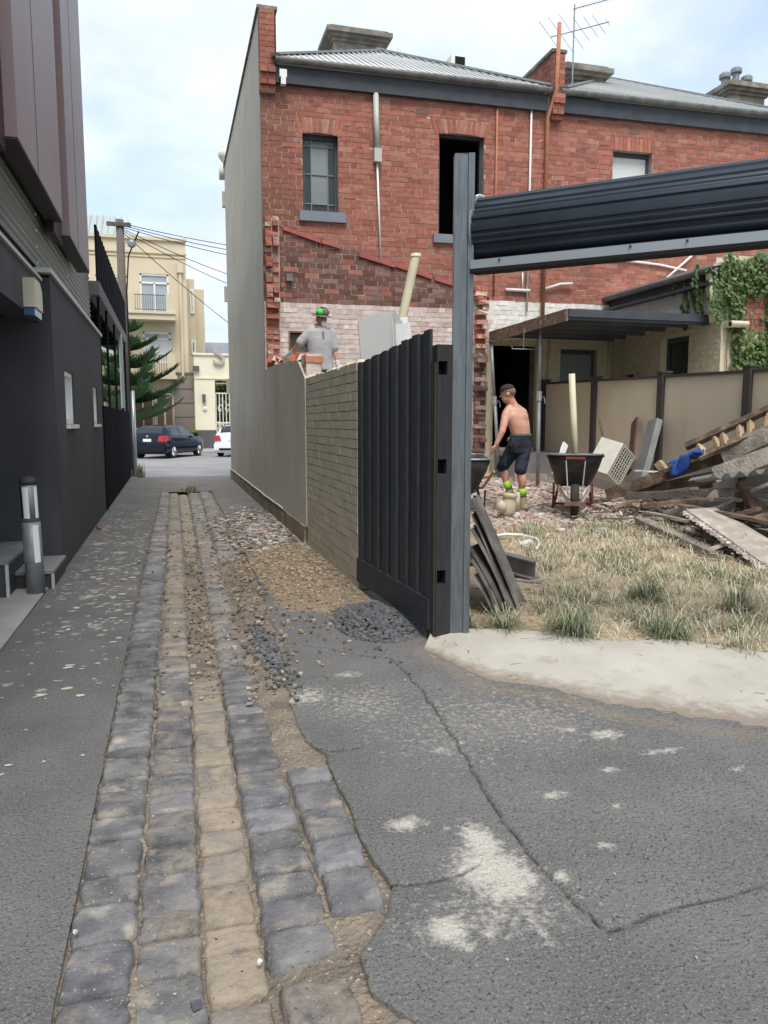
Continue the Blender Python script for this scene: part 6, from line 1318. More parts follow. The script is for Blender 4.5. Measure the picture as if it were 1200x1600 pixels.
hedge((onY(226, 690, 43.4).x + .02, 43.42, .1), (onY(311, 690, 43.4).x, 44.3, onY(305, 673, 43.4).z), 'clipped green hedge behind and right of the dark blue car', 2600, 'clipped hedges before the apartments')
def round_tree(base, h_, rad, label, n_, s0, seed):
    t = thing('tree', base, label, 'tree'); r__ = random.Random(seed); B = Vector(base); g = MB(); g.tube([B, B + Vector((.1, 0, h_ * .35)), B + Vector((0, .1, h_ * .6))], [rad * .09, rad * .07, rad * .04], 8)
    cl2 = []
    for k in range(9):
        a = r__.uniform(0, 6.28); q = r__.uniform(.2, .75) * rad; c = B + Vector((q * math.cos(a), q * math.sin(a), h_ * r__.uniform(.45, .9))); cl2.append((c, rad * r__.uniform(.35, .55))); g.tube([B + Vector((0, 0, h_ * .4)), (B + Vector((0, 0, h_ * .55)) + c) / 2, c], [rad * .04, rad * .025, .01], 5)
    build('trunk', g, m_timd, t); g = MB()
    for _ in range(n_):
        c, q = r__.choice(cl2); d = Vector((r__.gauss(0, 1), r__.gauss(0, 1), r__.gauss(0, .8))).normalized(); p = c + d * q * r__.uniform(.5, 1.05); leaf(g, p, s0 * r__.uniform(.7, 1.3), d, r__, tuple([r__.uniform(.55, 1.3)] * 3))
    build('crown', g, m_hedge, t, 'stuff')
round_tree((3.6, 49.5, 0), 5.2, 2.3, 'leafy tree behind the white iron gate', 3200, .22, 5)
sh = thing('slate_roof_house', (5, 58, 0), 'grey slate roof just visible beyond the gateway wall', 'house'); q = rc(318, 546, 362, 556, 56); g = MB(); g.b2((q[0], 56, 0), (12, 62, q[2] + .1)); build('wall', g, m_apt, sh); g = MB(); g.prism([(q[0] - .3, 55.7, q[2]), (12.3, 55.7, q[2]), (12.3, 59, q[3] + .7), (q[0] - .3, 59, q[3] + .7)], (0, .1, .08)); build('roof', g, mat('blue_slate', (.16, .18, .22), (.2, .22, .25), scale=3, rough=.7), sh)

# Norfolk pine
np_ = thing('pine_tree', (onY(196, 650, 42.3).x, 42.3, .1), 'young Norfolk Island pine with tiered branches before the apartments', 'tree'); BX = ORG[np_.name]; r_ = random.Random(19)
m_needle = mat('pine_needles', (.055, .11, .05), (.08, .14, .06), scale=3, rough=.7, use_col=True)
zt_ = onY(205, 510, 42.3).z; g = MB(); g.tube([BX, Vector((BX.x, BX.y, zt_))], [.14, .02], 8); build('trunk', g, m_timb, np_)
g = MB(); nl = 6
for lv_ in range(nl):
    z0_ = 1.7 + (zt_ - 2.0) * lv_ / (nl - 1); Rm = 3.5 * (1 - .85 * (lv_ / nl) ** 1.25) * (.8 if lv_ == 0 else 1); nb = 8
    for k in range(nb):
        a = 2 * math.pi * (k + .37 * lv_) / nb + r_.uniform(-.12, .12); l = Rm * r_.uniform(.85, 1.05) * (.62 if math.sin(a) > .5 else 1); dx, dy = math.cos(a), math.sin(a); n_ = max(10, int(l * 19)); rise = .55
        pts = [Vector((BX.x + dx * l * t, BX.y + dy * l * t, z0_ - .25 * math.sin(t * 2.2) * l * .25 + rise * t * t * l * .75)) for t in np.linspace(0, 1, 8)]
        g.tube(pts, [.03, .028, .025, .022, .018, .014, .01, .006], 5, (.8, .7, .6))
        for j in range(n_):
            t = .12 + .88 * j / n_; c = pts[0].lerp(pts[-1], t); i_ = min(6, int(t * 7)); c = pts[i_].lerp(pts[i_ + 1], t * 7 - i_)
            for s in (-1, 1):
                tl_ = .66 * l ** .5 * (1 - .70 * t ** 2) * r_.uniform(.6, 1.2); dr = Vector((dx * .65 - s * dy * .75, dy * .65 + s * dx * .75, .42)).normalized()
                g.tube([c, c + dr * tl_ * .55 + Vector((0, 0, .02)), c + dr * tl_ + Vector((0, 0, .09))], [.030, .028, .008], 4, tuple([r_.uniform(.65, 1.35)] * 3), cap=False)
build('crown', g, m_needle, np_, 'stuff')

# power pole
pl = thing('power_pole', (-1.16, 23.45, 0), 'weathered timber power pole with wires at the lane mouth', 'power pole'); PX, PYy = -1.17, 23.45; ptop = onY(184, 343, PYy).z
g = MB(); g.tube([(PX, PYy, -.1), (PX - .01, PYy, 3), (PX, PYy, ptop)], [.15, .13, .105], 12); build('pole', g, mat('grey_pole_wood', (.16, .14, .12), (.10, .09, .08), scale=12, stretch=(6, 6, .8), rough=.95, bump=.6, bscale=30), pl, smooth=True)
g = MB(); g.tube([(PX + .17, PYy - .06, 0), (PX + .17, PYy - .06, 2.45)], .06, 10); build('conduit_guard', g, m_zinc, pl, smooth=True)
g = MB(); g.tube([(PX + .13, PYy - .08, 2.4), (PX + .12, PYy - .09, 5.2), (PX + .2, PYy - .06, 6.2), (PX + .5, PYy, 6.9)], .02, 6); build('cable', g, m_dark, pl)
g = MB(); g.beam((PX - .35, PYy - .1, ptop - .15), (PX + .3, PYy - .1, ptop - .15), .08, .1); build('crossarm', g, m_timd, pl)
for dx in (-.28, .22): g = MB(); g.lathe([(.03, 0), (.04, .03), (.025, .06), (.035, .09), (.01, .12)], (PX + dx, PYy - .1, ptop - .1), 8); build('insulator', g, m_trim, pl)
lp = onY(206, 382, PYy); g = MB(); g.tube([(PX + .1, PYy - .1, lp.z + .05), (lp.x - .06, PYy - .12, lp.z)], .018, 6); build('lamp_arm', g, m_galv, pl)
g = MB(); g.lathe([(.02, 0), (.10, .02), (.115, .05), (.115, .08), (.09, .085)], (lp.x, PYy - .1, lp.z), 16, Matrix.Rotation(R(100), 3, 'X')); lmp = build('street_lamp', g, m_galv, pl, smooth=True)
g = MB(); g.lathe([(.09, 0), (.07, .012), (.01, .016)], (lp.x, PYy - .18, lp.z - .015), 16, Matrix.Rotation(R(100), 3, 'X')); build('lens', g, m_pglass, lmp)
for i, (ex, ey, sg) in enumerate(((353, 379, .15), (353, 385, .2), (353, 393, .2), (355, 421, .3), (355, 436, .3), (359, 498, .35))):
    E_ = onY(ex, ey, 25.5); A_ = Vector((PX + .1, PYy - .05, ptop - .12 - .05 * i)); dr = E_ - A_; g = MB(); g.tube([A_ + dr * t * 1.6 - Vector((0, 0, sg * math.sin(math.pi * min(1, t)) * .5)) for t in np.linspace(0, 1, 14)], .011, 5)
    tag(build('overhead_wire', g, m_dark), ['topmost of the wires running right from the power pole', 'second wire from the top running right from the pole', 'third wire from the top running right from the pole', 'fourth wire from the top, sagging right from the pole', 'fifth wire from the top, sagging right from the pole', 'lowest long wire sloping down from the power pole'][i], 'wire', 'wires from the power pole')
g = MB(); r_ = random.Random(3); blades(g, [(-.85 + r_.gauss(0, .06), 22.9 + r_.gauss(0, .1), 0) for _ in range(90)], .15, .5, GRN, r_, .5, .01); tag(build('roadside_weed', g, m_grass), 'thin weed at the foot of the power pole', 'weed')
g = MB(); blades(g, [(.42 + r_.gauss(0, .07), 17.7 + r_.gauss(0, .05), 0) for _ in range(120)], .06, .2, GRN, r_, .7, .008); tag(build('weed', g, m_grass), 'small green weed at the far end of the cobbles', 'weed')

# cars
m_tyre = mat('car_tyre', (.02, .02, .02), rough=.85); m_alloy = mat('alloy_wheel', (.55, .56, .58), rough=.3, metal=.7); m_cglass = mat('car_glass', (.015, .02, .025), rough=.04, spec=.7)
m_tail = mat('tail_lamp', (.42, .02, .02), rough=.15, spec=.6); m_plate = mat('number_plate', (.78, .79, .80), rough=.4)
def car(base, ang, paint, label, st, w_=.86):
    """st: stations along the car (x, half width at sill, belt height, roof height, half width at roof)"""
    t = thing('parked_car', base, label, 'car', 'cars parked across the street'); M = Matrix.Rotation(ang, 3, 'Z'); B = Vector(base); P = lambda x, y, z: B + M @ Vector((x, y, z))
    def sec(x, off=0.0):
        xs_ = [s[0] for s in st]; v = [float(np.interp(x, xs_, [s[k] for s in st])) for k in range(1, 5)]; hw, bz, rz, rw = v; hw += off; rw += off; rz = max(rz, bz + .005) + off
        half = [(hw * .90, .20), (hw * .985, .30), (hw, .52), (hw * .985, bz * .93), (hw * .955, bz), (rw + (hw * .955 - rw) * .5, bz + (rz - bz) * .5), (rw, rz - min(.05, (rz - bz) * .3)), (rw * .72, rz - .004), (0, rz + .012)]
        return half
    xs = sorted({round(v, 3) for v in list(np.linspace(st[0][0], st[-1][0], 44)) + [s[0] for s in st]}); g = MB(); rings_ = []
    for x in xs: h_ = sec(x); rings_.append([P(x, y, z) for y, z in h_] + [P(x, -y, z) for y, z in h_[-2::-1]])
    g.rings(rings_, cap=True); body = build('body', g, paint, t, smooth=True)
    def patch(nm, x0, x1, k0, k1, m, off=.008, nx=6, side=1, shr0=0, shr1=0):
        g = MB(); V = []
        for i in range(nx + 1):
            x = x0 + (x1 - x0) * i / nx; h_ = sec(x, off); kk = np.linspace(k0, k1, 5)
            for k in kk:
                k = max(0, min(8, k)); a = int(min(k, 7)); f = k - a; y = h_[a][0] + (h_[a + 1][0] - h_[a][0]) * f; z = h_[a][1] + (h_[a + 1][1] - h_[a][1]) * f; V.append(P(x + (z - .9) * (shr0 if i < nx / 2 else shr1), y * side, z))
        g.add(V, [(i * 5 + j, (i + 1) * 5 + j, (i + 1) * 5 + j + 1, i * 5 + j + 1) for i in range(nx) for j in range(4)]); return build(nm, g, m, t, smooth=True)
    for s in (-1, 1):
        patch('side_window', .62, 1.45, 4.15, 5.85, m_cglass, side=s, shr0=.18); patch('side_window', 1.52, 2.5, 4.15, 5.85, m_cglass, side=s, shr1=-.35)
        patch('rear_window', .10, .44, 6.2, 8, m_cglass, side=s); patch('windscreen', 2.65, 3.05, 6.1, 8, m_cglass, side=s)
        g = MB(); g.add([P(-.025, s * .52, .78), P(-.03, s * .80, .74), P(.16, s * .868, .80), P(.14, s * .85, 1.02), P(.03, s * .70, 1.05), P(-.02, s * .53, .98)], [(0, 1, 2, 3, 4, 5)]); 
        q = [P(-.02, s * .50, .76), P(-.01, s * .80, .73), P(-.005, s * .79, 1.0), P(.0, s * .56, .98)]; g = MB(); g.prism(q, M @ Vector((-.045, 0, 0))); g.prism([P(-.01, s * .79, .73), P(.20, s * .862, .80), P(.20, s * .845, 1.0), P(-.01, s * .78, 1.0)], M @ Vector((0, s * .02, 0))); build('tail_light', g, m_tail, t)
        g = MB(); g.box(P(2.75, s * .97, 1.0), (.12, .18, .13), M); build('mirror', g, paint, t)
        for xw in (.72, 3.28):
            g = MB(); c = P(xw, s * .76, .305); ax = M @ Vector((0, 1, 0)); e1 = M @ Vector((1, 0, 0)); up = Vector((0, 0, 1))
            rg = lambda r0, o_: [c + ax * (s * o_) + (e1 * math.cos(a) + up * math.sin(a)) * r0 for a in np.linspace(0, 2 * math.pi, 24, endpoint=False)]
            g.rings([rg(.2, -.1), rg(.30, -.1), rg(.305, 0), rg(.30, .09), rg(.20, .10)]); wh = build('wheel', g, m_tyre, t)
            g = MB(); g.rings([rg(.205, .095), rg(.205, .112), rg(.17, .105)]); build('rim', g, m_alloy, wh)
            for k in range(6): a = k * math.pi / 3; g = MB(); g.beam(c + ax * (s * .108), c + ax * (s * .108) + (e1 * math.cos(a) + up * math.sin(a)) * .19, .012, .06, ax); build('spoke', g, m_alloy, wh)
            g = MB(); g.tube([c + ax * (s * .075), c + ax * (s * .135)], .33, 22); 
    g = MB(); g.rings([[P(x, y, z) for y, z in ((-.82, .33), (.82, .33), (.84, .60), (-.84, .60))] for x in (-.07, .1)]); bm = build('rear_bumper', g, paint, t)
    g = MB(); g.box(P(-.075, 0, .36), (.02, 1.2, .1), M); build('bumper_vent', g, m_dark, bm)
    g = MB(); g.box(P(-.045, 0, .80), (.014, .38, .12), M); build('number_plate', g, m_plate, t)
    g = MB(); g.lathe([(.001, 0), (.045, .004), (.045, .012)], P(-.03, 0, .97), 12, M @ Matrix.Rotation(R(90), 3, 'Y')); build('badge', g, m_alloy, t)
    return t
ST = [(-.03, .78, .88, .90, .66), (.0, .82, .98, 1.0, .66), (.10, .84, 1.0, 1.10, .62), (.28, .85, 1.0, 1.32, .60), (.46, .86, .99, 1.42, .60), (.9, .865, .97, 1.46, .60), (1.6, .87, .95, 1.46, .60), (2.2, .87, .94, 1.42, .60), (2.6, .87, .93, 1.30, .61), (3.05, .87, .93, 1.0, .68), (3.2, .865, .92, .935, .70), (3.7, .84, .86, .87, .66), (3.98, .76, .74, .75, .58), (4.12, .62, .58, .59, .5)]
blue = mat('dark_blue_paint', (.004, .006, .02), rough=.15, spec=.4); whitec = mat('white_car_paint', (.74, .78, .82), rough=.15, spec=.6)
hd = R(90 - 27); rw = onz(271, 716, -.02); hv = Vector((math.cos(hd), math.sin(hd), 0)); lv2 = Vector((-hv.y, hv.x, 0)); base = Vector((rw.x, rw.y, -.02)) - hv * .72 + lv2 * .82; car(base, hd, blue, 'dark blue hatchback parked nose in across the street', ST)
rw = onz(343, 713, -.02); hd2 = R(90 - 20); hv = Vector((math.cos(hd2), math.sin(hd2), 0)); lv2 = Vector((-hv.y, hv.x, 0)); base = Vector((rw.x, rw.y, -.02)) - hv * .72 - lv2 * .82; car(base, hd2, whitec, 'white hatchback half hidden behind the grey wall corner', ST)
# ================================================================== PEOPLE
def organic(name, mb_, m, parent, voxel=.008, smooth_it=6, fac=.5):
    """overlapping closed volumes fused into one continuous skin"""
    me = to_mesh(name + '_raw', mb_.v, mb_.f); tmp = bpy.data.objects.new('tmp', me); COLL.objects.link(tmp)
    rm = tmp.modifiers.new('r', 'REMESH'); rm.mode = 'VOXEL'; rm.voxel_size = voxel; sm = tmp.modifiers.new('s', 'SMOOTH'); sm.iterations = smooth_it; sm.factor = fac
    bpy.context.view_layer.update(); me2 = bpy.data.meshes.new_from_object(tmp.evaluated_get(bpy.context.evaluated_depsgraph_get())); bpy.data.objects.remove(tmp)
    org = ORG[parent.name] if parent else Vector((0, 0, 0)); me2.transform(Matrix.Translation(-org)); me2.polygons.foreach_set('use_smooth', [True] * len(me2.polygons)); me2.materials.clear(); me2.materials.append(m)
    o = bpy.data.objects.new(name, me2); COLL.objects.link(o); o.parent = parent; ORG[o.name] = org; return o
def ell(mb_, c, rx, ry, rz, ax=None, n=14):
    c = Vector(c); M = ax or Matrix.Identity(3); rg = []
    for k in range(1, 9): ph = math.pi * k / 9 - math.pi / 2; rg.append([c + M @ Vector((rx * math.cos(ph) * math.cos(a), ry * math.cos(ph) * math.sin(a), rz * math.sin(ph))) for a in np.linspace(0, 2 * math.pi, n, endpoint=False)])
    mb_.rings(rg)
def limb(mb_, pts, rad, n=12):
    P_ = [Vector(p) for p in pts]; out = []; rr = []
    for i in range(len(P_) - 1):
        for t in (0, .33, .66): out.append(P_[i].lerp(P_[i + 1], t)); rr.append(rad[i] + (rad[i + 1] - rad[i]) * t)
    out.append(P_[-1]); rr.append(rad[-1]); mb_.tube(out, rr, n)
    for p, r0 in zip(P_, rad): ell(mb_, p, r0 * .98, r0 * .98, r0 * .98)
def torso(mb_, secs, n=20):
    """secs: (centre, half width vector, half depth vector)"""
    mb_.rings([[Vector(c) + Vector(a) * math.cos(t) + Vector(b) * math.sin(t) for t in np.linspace(0, 2 * math.pi, n, endpoint=False)] for c, a, b in secs])
def hand(mb_, wrist, dirv, nrm, side, curl=.5, s=1.0):
    d = Vector(dirv).normalized(); n_ = Vector(nrm); n_ = (n_ - d * n_.dot(d)).normalized(); x = d.cross(n_) * side; W_ = Vector(wrist)
    M = Matrix((x, n_, d)).transposed(); ell(mb_, W_ + d * .05 * s, .044 * s, .018 * s, .058 * s, M)
    for k, (o_, l) in enumerate(((-.039, .072), (-.013, .082), (.013, .077), (.039, .058))):
        b0 = W_ + d * .085 * s + x * o_ * s; k1 = b0 + (d * math.cos(curl * .5) + n_ * math.sin(curl * .5)).normalized() * l * .5 * s + x * o_ * .12; k2 = k1 + (d * math.cos(curl * 1.5) + n_ * math.sin(curl * 1.5)).normalized() * l * .5 * s
        mb_.tube([b0 - d * .02, b0, k1, k2], [.0105 * s, .0105 * s, .0098 * s, .008 * s], 8)
    t0 = W_ + d * .03 * s - x * .035 * s; t1 = t0 - x * .035 * s + d * .03 * s + n_ * .012; t2 = t1 + d * .03 * s + n_ * .01; mb_.tube([t0, t1, t2], [.014 * s, .0115 * s, .009 * s], 8)
def head(mb_, c, face, s=1.0):
    f = Vector(face).normalized(); up = Vector((0, 0, 1)); up = (up - f * up.dot(f)).normalized(); r = f.cross(up); M = Matrix((r, f, up)).transposed(); C_ = Vector(c)
    ell(mb_, C_ + up * .025 - f * .012, .077 * s, .098 * s, .098 * s, M); ell(mb_, C_ - up * .055 + f * .018, .057 * s, .066 * s, .068 * s, M); ell(mb_, C_ - up * .095 + f * .05, .03, .026, .022, M)
    mb_.tube([C_ + f * .082 + up * .012, C_ + f * .112 - up * .022], [.009, .015], 8); ell(mb_, C_ + f * .085 - up * .058, .026, .012, .008, M)
    for q in (-1, 1): ell(mb_, C_ + r * q * .078 - f * .008 - up * .005, .012, .022, .032, M); ell(mb_, C_ + f * .082 + r * q * .03 + up * .032, .02, .012, .007, M)
    return r, f, up
def eyes(parent, c, r, f, up):
    g = MB()
    for q in (-1, 1): ell(g, Vector(c) + f * .083 + r * q * .03 + up * .016, .012, .007, .007, Matrix((r, f, up)).transposed(), 8)
    build('eyes', g, mat('eyes', (.05, .04, .035), rough=.2), parent, smooth=True)
m_skin = mat('skin', (.54, .305, .225), (.47, .235, .165), scale=9, rough=.5, spec=.4, bump=.15, bscale=30, col3=(.50, .22, .16), scale3=5, lo3=.52, hi3=.75); m_skin2 = mat('tanned_skin', (.46, .255, .175), (.40, .21, .145), scale=6, rough=.55)
m_short = mat('navy_shorts', (.016, .020, .034), (.034, .038, .054), scale=10, rough=.9, bump=.7, bscale=9, dist=.05); m_sock = mat('lime_sock', (.30, .62, .06), rough=.85); m_sockd = mat('dark_sock_band', (.05, .055, .06), rough=.9)
m_boot = mat('tan_boot', (.36, .28, .18), (.28, .21, .14), scale=9, rough=.85); m_sole = mat('boot_sole', (.10, .085, .07), rough=.9); m_hair = mat('dark_hair', (.022, .018, .016), (.035, .03, .026), scale=40, rough=.8, bump=.6, bscale=120)
# ---- shirtless man walking away to the left
fr = onz(817, 793, .37); YM = fr.y; zg = z_yard(fr.x, fr.y)
A_ = lambda px, py, dy=0.0: onY(px, py, YM + dy)
man = thing('person', (fr.x, fr.y, zg), 'shirtless man in navy shorts and lime socks walking across the yard', 'person')
V3 = Vector; bd = MB()
hipc = A_(812, 694, .05); wst = A_(814, 680, .03); rib = A_(811, 664, .04); chs = A_(807, 651, .06); sho = A_(805, 641, .07); nkb = A_(800, 633, .08)
lat = V3((.94, .34, 0)); dep = V3((-.34, .94, 0))                       # body axes: he faces up the yard and to the left
torso(bd, [(hipc - V3((0, 0, .10)), lat * .13, dep * .10), (hipc, lat * .165, dep * .115), (wst, lat * .150, dep * .105), (rib, lat * .172, dep * .118), (chs, lat * .192, dep * .122), (sho, lat * .165, dep * .095), (nkb, lat * .075, dep * .065)])
hc = A_(793, 615.5, .06); limb(bd, [A_(804, 640, .07), A_(800, 632, .07), A_(795.5, 621, .06)], [.085, .072, .062]); limb(bd, [A_(799, 634, .06), A_(792, 645, .03)], [.055, .06]); limb(bd, [A_(803, 634, .08), A_(817, 645, .11)], [.055, .062])
r3, f3, u3 = head(bd, hc, (-.86, .42, -.22), 1.06)
shL, elL, wrL = A_(791, 648, .02), A_(784.5, 675, -.06), A_(775.5, 694, -.04); limb(bd, [shL, elL, wrL], [.064, .044, .031]); ell(bd, shL.lerp(elL, .4), .054, .054, .07)
hand(bd, wrL, A_(772.5, 703, -.02) - wrL, (-.5, .6, 0), 1, .6)
shR = A_(818.5, 649.5, .12); elR = A_(815, 668, .32); wrR = A_(806, 680, .40); limb(bd, [shR, elR, wrR], [.062, .043, .03]); hand(bd, wrR, (-.8, .2, -.3), (0, 0, -1), -1, .6)
hipL, knL, anL = A_(805, 698, .10), A_(783.5, 732, .26), A_(797, 768, .16); hipR, knR, anR = A_(819, 698, .04), A_(813, 737, -.02), A_(817.5, 779, .0)
for h_, k_, a_ in ((hipL, knL, anL), (hipR, knR, anR)):
    limb(bd, [h_, k_, a_], [.088, .056, .038]); cm_ = k_.lerp(a_, .32) + V3((.012, -.02, 0)); ell(bd, cm_, .052, .055, .11); 
    ft = V3((-.13, .15, 0)); limb(bd, [a_ - V3((0, 0, .02)), a_ + ft * .8 - V3((0, 0, .05))], [.036, .028])
ell(bd, A_(804, 652, -.04), .06, .03, .07); ell(bd, A_(818, 653, -.02), .06, .03, .07)                 # shoulder blades
bodyA = organic('body', bd, m_skin, man, .0085, 5); eyes(man, hc, r3, f3, u3)
sh_ = MB(); torso(sh_, [(hipc - V3((0, 0, .12)), lat * .15, dep * .125), (hipc - V3((0, 0, .02)), lat * .186, dep * .14), (wst + V3((0, 0, .0)), lat * .166, dep * .122), (wst + V3((0, 0, .012)), lat * .164, dep * .12)])
for h_, k_ in ((hipL, knL), (hipR, knR)): limb(sh_, [h_ + V3((0, 0, .03)), h_.lerp(k_, .5), h_.lerp(k_, .93)], [.106, .098, .086])
organic('shorts', sh_, m_short, man, .009, 4)
g = MB(); torso(g, [(wst - V3((0, 0, .004)), lat * .171, dep * .127), (wst + V3((0, 0, .022)), lat * .168, dep * .124)]); build('waistband', g, mat('olive_waistband', (.10, .11, .085), rough=.8), man)
g = MB(); pk = hipL.lerp(knL, .62) + V3((-.085, -.055, 0)); g.box(pk, (.03, .12, .14), Matrix.Rotation(.3, 3, 'Z')); build('cargo_pocket', g, m_short, man)
for a_, k_ in ((anL, knL), (anR, knR)):
    up_ = (k_ - a_).normalized(); g = MB(); g.tube([a_ - up_ * .0, a_ + up_ * .05], [.05, .051], 14); build('sock_band', g, m_sockd, man, smooth=True)
    g = MB(); g.tube([a_ + up_ * .05, a_ + up_ * .145], [.052, .053], 14); build('sock', g, m_sock, man, smooth=True)
    zf_ = z_yard(a_.x, a_.y); bt = MB(); ft = V3((-.66, .75, 0)); limb(bt, [a_ + up_ * .01, V3((a_.x, a_.y, zf_ + .07))], [.054, .056]); limb(bt, [V3((a_.x, a_.y, zf_ + .055)) - ft * .045, V3((a_.x, a_.y, zf_ + .05)) + ft * .10, V3((a_.x, a_.y, zf_ + .042)) + ft * .175], [.05, .05, .042]); bo_ = organic('boot', bt, m_boot, man, .009, 4)
    g = MB(); c_ = V3((a_.x, a_.y, zf_ + .01)) + ft * .06; g.box(c_, (.31, .10, .03), Matrix.Rotation(math.atan2(ft.y, ft.x), 3, 'Z')); build('sole', g, m_sole, bo_)
hr = MB(); Mh = Matrix((r3, f3, u3)).transposed(); ell(hr, hc + u3 * .062 - f3 * .008, .081, .104, .072, Mh); organic('hair', hr, m_hair, man, .008, 2)
hr = MB(); ell(hr, hc + u3 * .018 - f3 * .035, .0845, .086, .074, Mh); organic('shaved_hair', hr, mat('shaved_hair', (.20, .125, .10), (.15, .095, .08), scale=60, rough=.8), man, .008, 2)
g = MB(); g.tube([hc + u3 * .035 + Mh @ V3((.085 * math.sin(t), .106 * math.cos(t), 0)) for t in np.linspace(-1.9, 1.9, 22)], .006, 6); build('glasses', g, m_dark, man)
# ---- man in a hat behind the wall
YN = 11.45; Bq = lambda px, py, dy=0.0: onY(px, py, YN + dy); fb_ = Bq(500, 600); zg2 = z_yard(fb_.x, YN)
m2 = thing('person', (fb_.x, YN, zg2), 'man in grey polo shirt and brimmed hat working behind the broken wall', 'person')
lat = V3((.985, .17, 0)); dep = V3((-.17, .985, 0)); bd = MB(); hc = Bq(502.5, 500.5); nk = Bq(501, 511)
che = Bq(500, 530); wai = Bq(501, 562); hip = Bq(502, 582)
secs = [(hip - V3((0, 0, .08)), lat * .15, dep * .11), (hip, lat * .17, dep * .12), (wai, lat * .16, dep * .115), (che, lat * .185, dep * .12), (Bq(500, 519), lat * .165, dep * .1), (nk, lat * .07, dep * .065)]
torso(bd, secs); limb(bd, [Bq(501, 514), Bq(502, 506)], [.062, .056]); r4, f4, u4 = head(bd, hc, (.30, -.9, -.20))
sL, eL, wL = Bq(483, 520), Bq(467.5, 537.5, .0), Bq(456, 551, .25); sR, eR, wR = Bq(517, 522), Bq(522.5, 547, -.02), Bq(527.5, 568, -.06)
for s_, e_, w_ in ((sL, eL, wL), (sR, eR, wR)): limb(bd, [s_, e_, w_], [.058, .042, .030])
hand(bd, wL, Bq(448, 557, .32) - wL, (0, 0, -1), 1, .5); hand(bd, wR, Bq(529.5, 578, -.04) - wR, (0, .8, 0), -1, .5)
lg = []
for q in (-1, 1):
    h_ = hip + lat * .09 * q - V3((0, 0, .04)); k_ = V3((h_.x + .02 * q, h_.y - .03, (h_.z + zg2) / 2 + .03)); a_ = V3((h_.x + .03 * q, h_.y + .02, zg2 + .09)); lg.append((h_, k_, a_)); limb(bd, [h_, k_, a_], [.085, .055, .04]); limb(bd, [a_ - V3((0, 0, .03)), a_ + V3((.02 * q, -.15, -.05))], [.04, .032])
organic('body', bd, m_skin2, m2, .0085, 5); eyes(m2, hc, r4, f4, u4)
m_polo = mat('grey_polo', (.36, .365, .375), (.32, .325, .335), scale=9, rough=.9, bump=.6, bscale=6, dist=.05)
st2 = MB(); torso(st2, [(hip + V3((0, 0, .03)), lat * .20, dep * .145), (wai, lat * .188, dep * .14), (Bq(500, 545), lat * .192, dep * .142), (che, lat * .202, dep * .138), (Bq(500, 519), lat * .188, dep * .115), (Bq(501, 513), lat * .105, dep * .085)])
for s_, e_ in ((sL, eL), (sR, eR)): limb(st2, [s_ - (e_ - s_) * .12, s_.lerp(e_, .5), s_.lerp(e_, .88)], [.074, .073, .072])
po = organic('polo_shirt', st2, m_polo, m2, .009, 5)
g = MB(); g.tube([nk + Mh_ for Mh_ in [lat * (.082 * math.sin(t)) + dep * (-.075 * math.cos(t)) + V3((0, 0, .012 - .035 * math.cos(t))) for t in np.linspace(-2.6, 2.6, 20)]], .014, 6); build('collar', g, m_polo, po, smooth=True)
g = MB(); g.box(Bq(500, 524) - dep * .142, (.026, .012, .10), Matrix.Rotation(.17, 3, 'Z')); build('placket', g, mat('dark_placket', (.19, .19, .20)), po)
tr = MB(); torso(tr, [(hip - V3((0, 0, .10)), lat * .165, dep * .125), (hip + V3((0, 0, .05)), lat * .18, dep * .13)])
for h_, k_, a_ in lg: limb(tr, [h_, k_, a_ + V3((0, 0, .02))], [.105, .082, .068])
organic('trousers', tr, mat('dark_work_trousers', (.04, .042, .05), (.06, .062, .07), scale=8, rough=.9), m2, .01, 4)
for h_, k_, a_ in lg: bt = MB(); limb(bt, [a_, V3((a_.x, a_.y - .02, zg2 + .05)), V3((a_.x, a_.y - .17, zg2 + .045))], [.055, .052, .045]); organic('boot', bt, m_boot, m2, .01, 3)
Mh = Matrix((r4, f4, u4)).transposed(); hb = hc + u4 * .078
g = MB(); rg = []
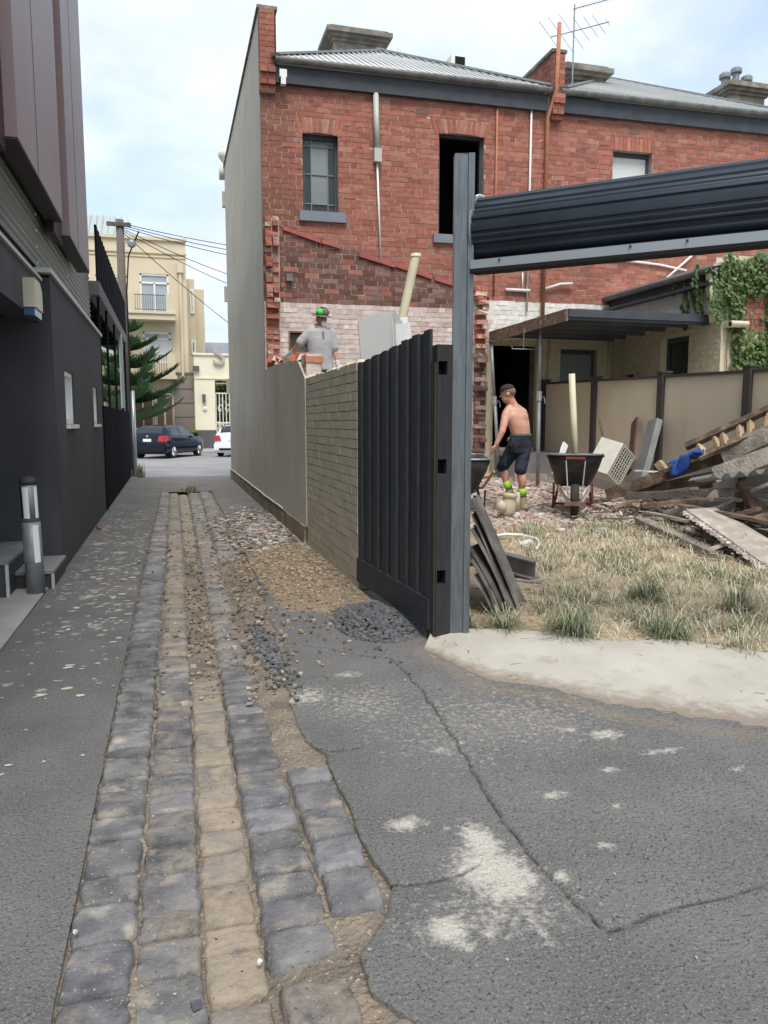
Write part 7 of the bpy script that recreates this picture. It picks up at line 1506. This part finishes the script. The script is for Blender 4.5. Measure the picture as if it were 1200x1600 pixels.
for r0, z0_ in ((.082, .0), (.110, -.002), (.148, -.016), (.150, -.022), (.110, -.010), (.08, -.008)): rg.append([hb + Mh @ V3((r0 * 1.02 * math.cos(a), r0 * 1.12 * math.sin(a), z0_ + (.022 * math.sin(2 * a + .6) if r0 > .15 else 0))) for a in np.linspace(0, 2 * math.pi, 28, endpoint=False)])
g.rings(rg + [rg[0]], cap=False); m_hat = mat('grey_hat', (.15, .145, .135), (.11, .105, .10), scale=9, rough=.9); hat = build('hat', g, m_hat, m2, smooth=True)
g = MB(); g.rings([[hb + Mh @ V3((r0 * math.cos(a), r0 * 1.15 * math.sin(a), z0_)) for a in np.linspace(0, 2 * math.pi, 24, endpoint=False)] for r0, z0_ in ((.088, -.01), (.09, .03), (.082, .075), (.06, .095), (.02, .10))]); build('crown', g, m_hat, hat, smooth=True)
g = MB(); c_ = Bq(497.5, 489.5) ; ax_ = (CAMP - hb).normalized(); c_ = hb + ax_ * .085 - RT * .035 + V3((0, 0, .045)); Mq = ax_.to_track_quat('Z', 'Y').to_matrix(); g.lathe([(.045, 0), (.046, .03), (.038, .045), (.012, .05)], c_ - ax_ * .0, 18, Mq); build('ear_muff', g, mat('green_ear_muff', (.05, .75, .09), rough=.4), hat, smooth=True)
g = MB(); g.tube([hb + Mh @ V3((-.10 * math.cos(t), .02, .02 + .09 * math.sin(t))) for t in np.linspace(0, math.pi, 14)], .007, 6); build('muff_band', g, m_dark, hat)
mk = MB(); ell(mk, hc + f4 * .075 - u4 * .045, .052, .045, .055, Mh); organic('dust_mask', mk, mat('dust_mask', (.72, .71, .68), rough=.8), m2, .008, 3)
gl = MB(); limb(gl, [wL - (wL - eL).normalized() * .05, wL + (Bq(448, 557, .32) - wL).normalized() * .03], [.036, .04]); hand(gl, wL, Bq(448, 557, .32) - wL, (0, 0, -1), 1, .5, 1.12); organic('work_glove', gl, mat('blue_grey_glove', (.17, .23, .33), (.34, .36, .38), scale=14, rough=.8), m2, .006, 2)
gl = MB(); limb(gl, [wR - (wR - eR).normalized() * .03, wR + (Bq(529.5, 578, -.04) - wR).normalized() * .03], [.036, .04]); hand(gl, wR, Bq(529.5, 578, -.04) - wR, (0, .8, 0), -1, .5, 1.12); organic('work_glove', gl, mat('white_glove', (.55, .54, .50), rough=.85), m2, .006, 2)
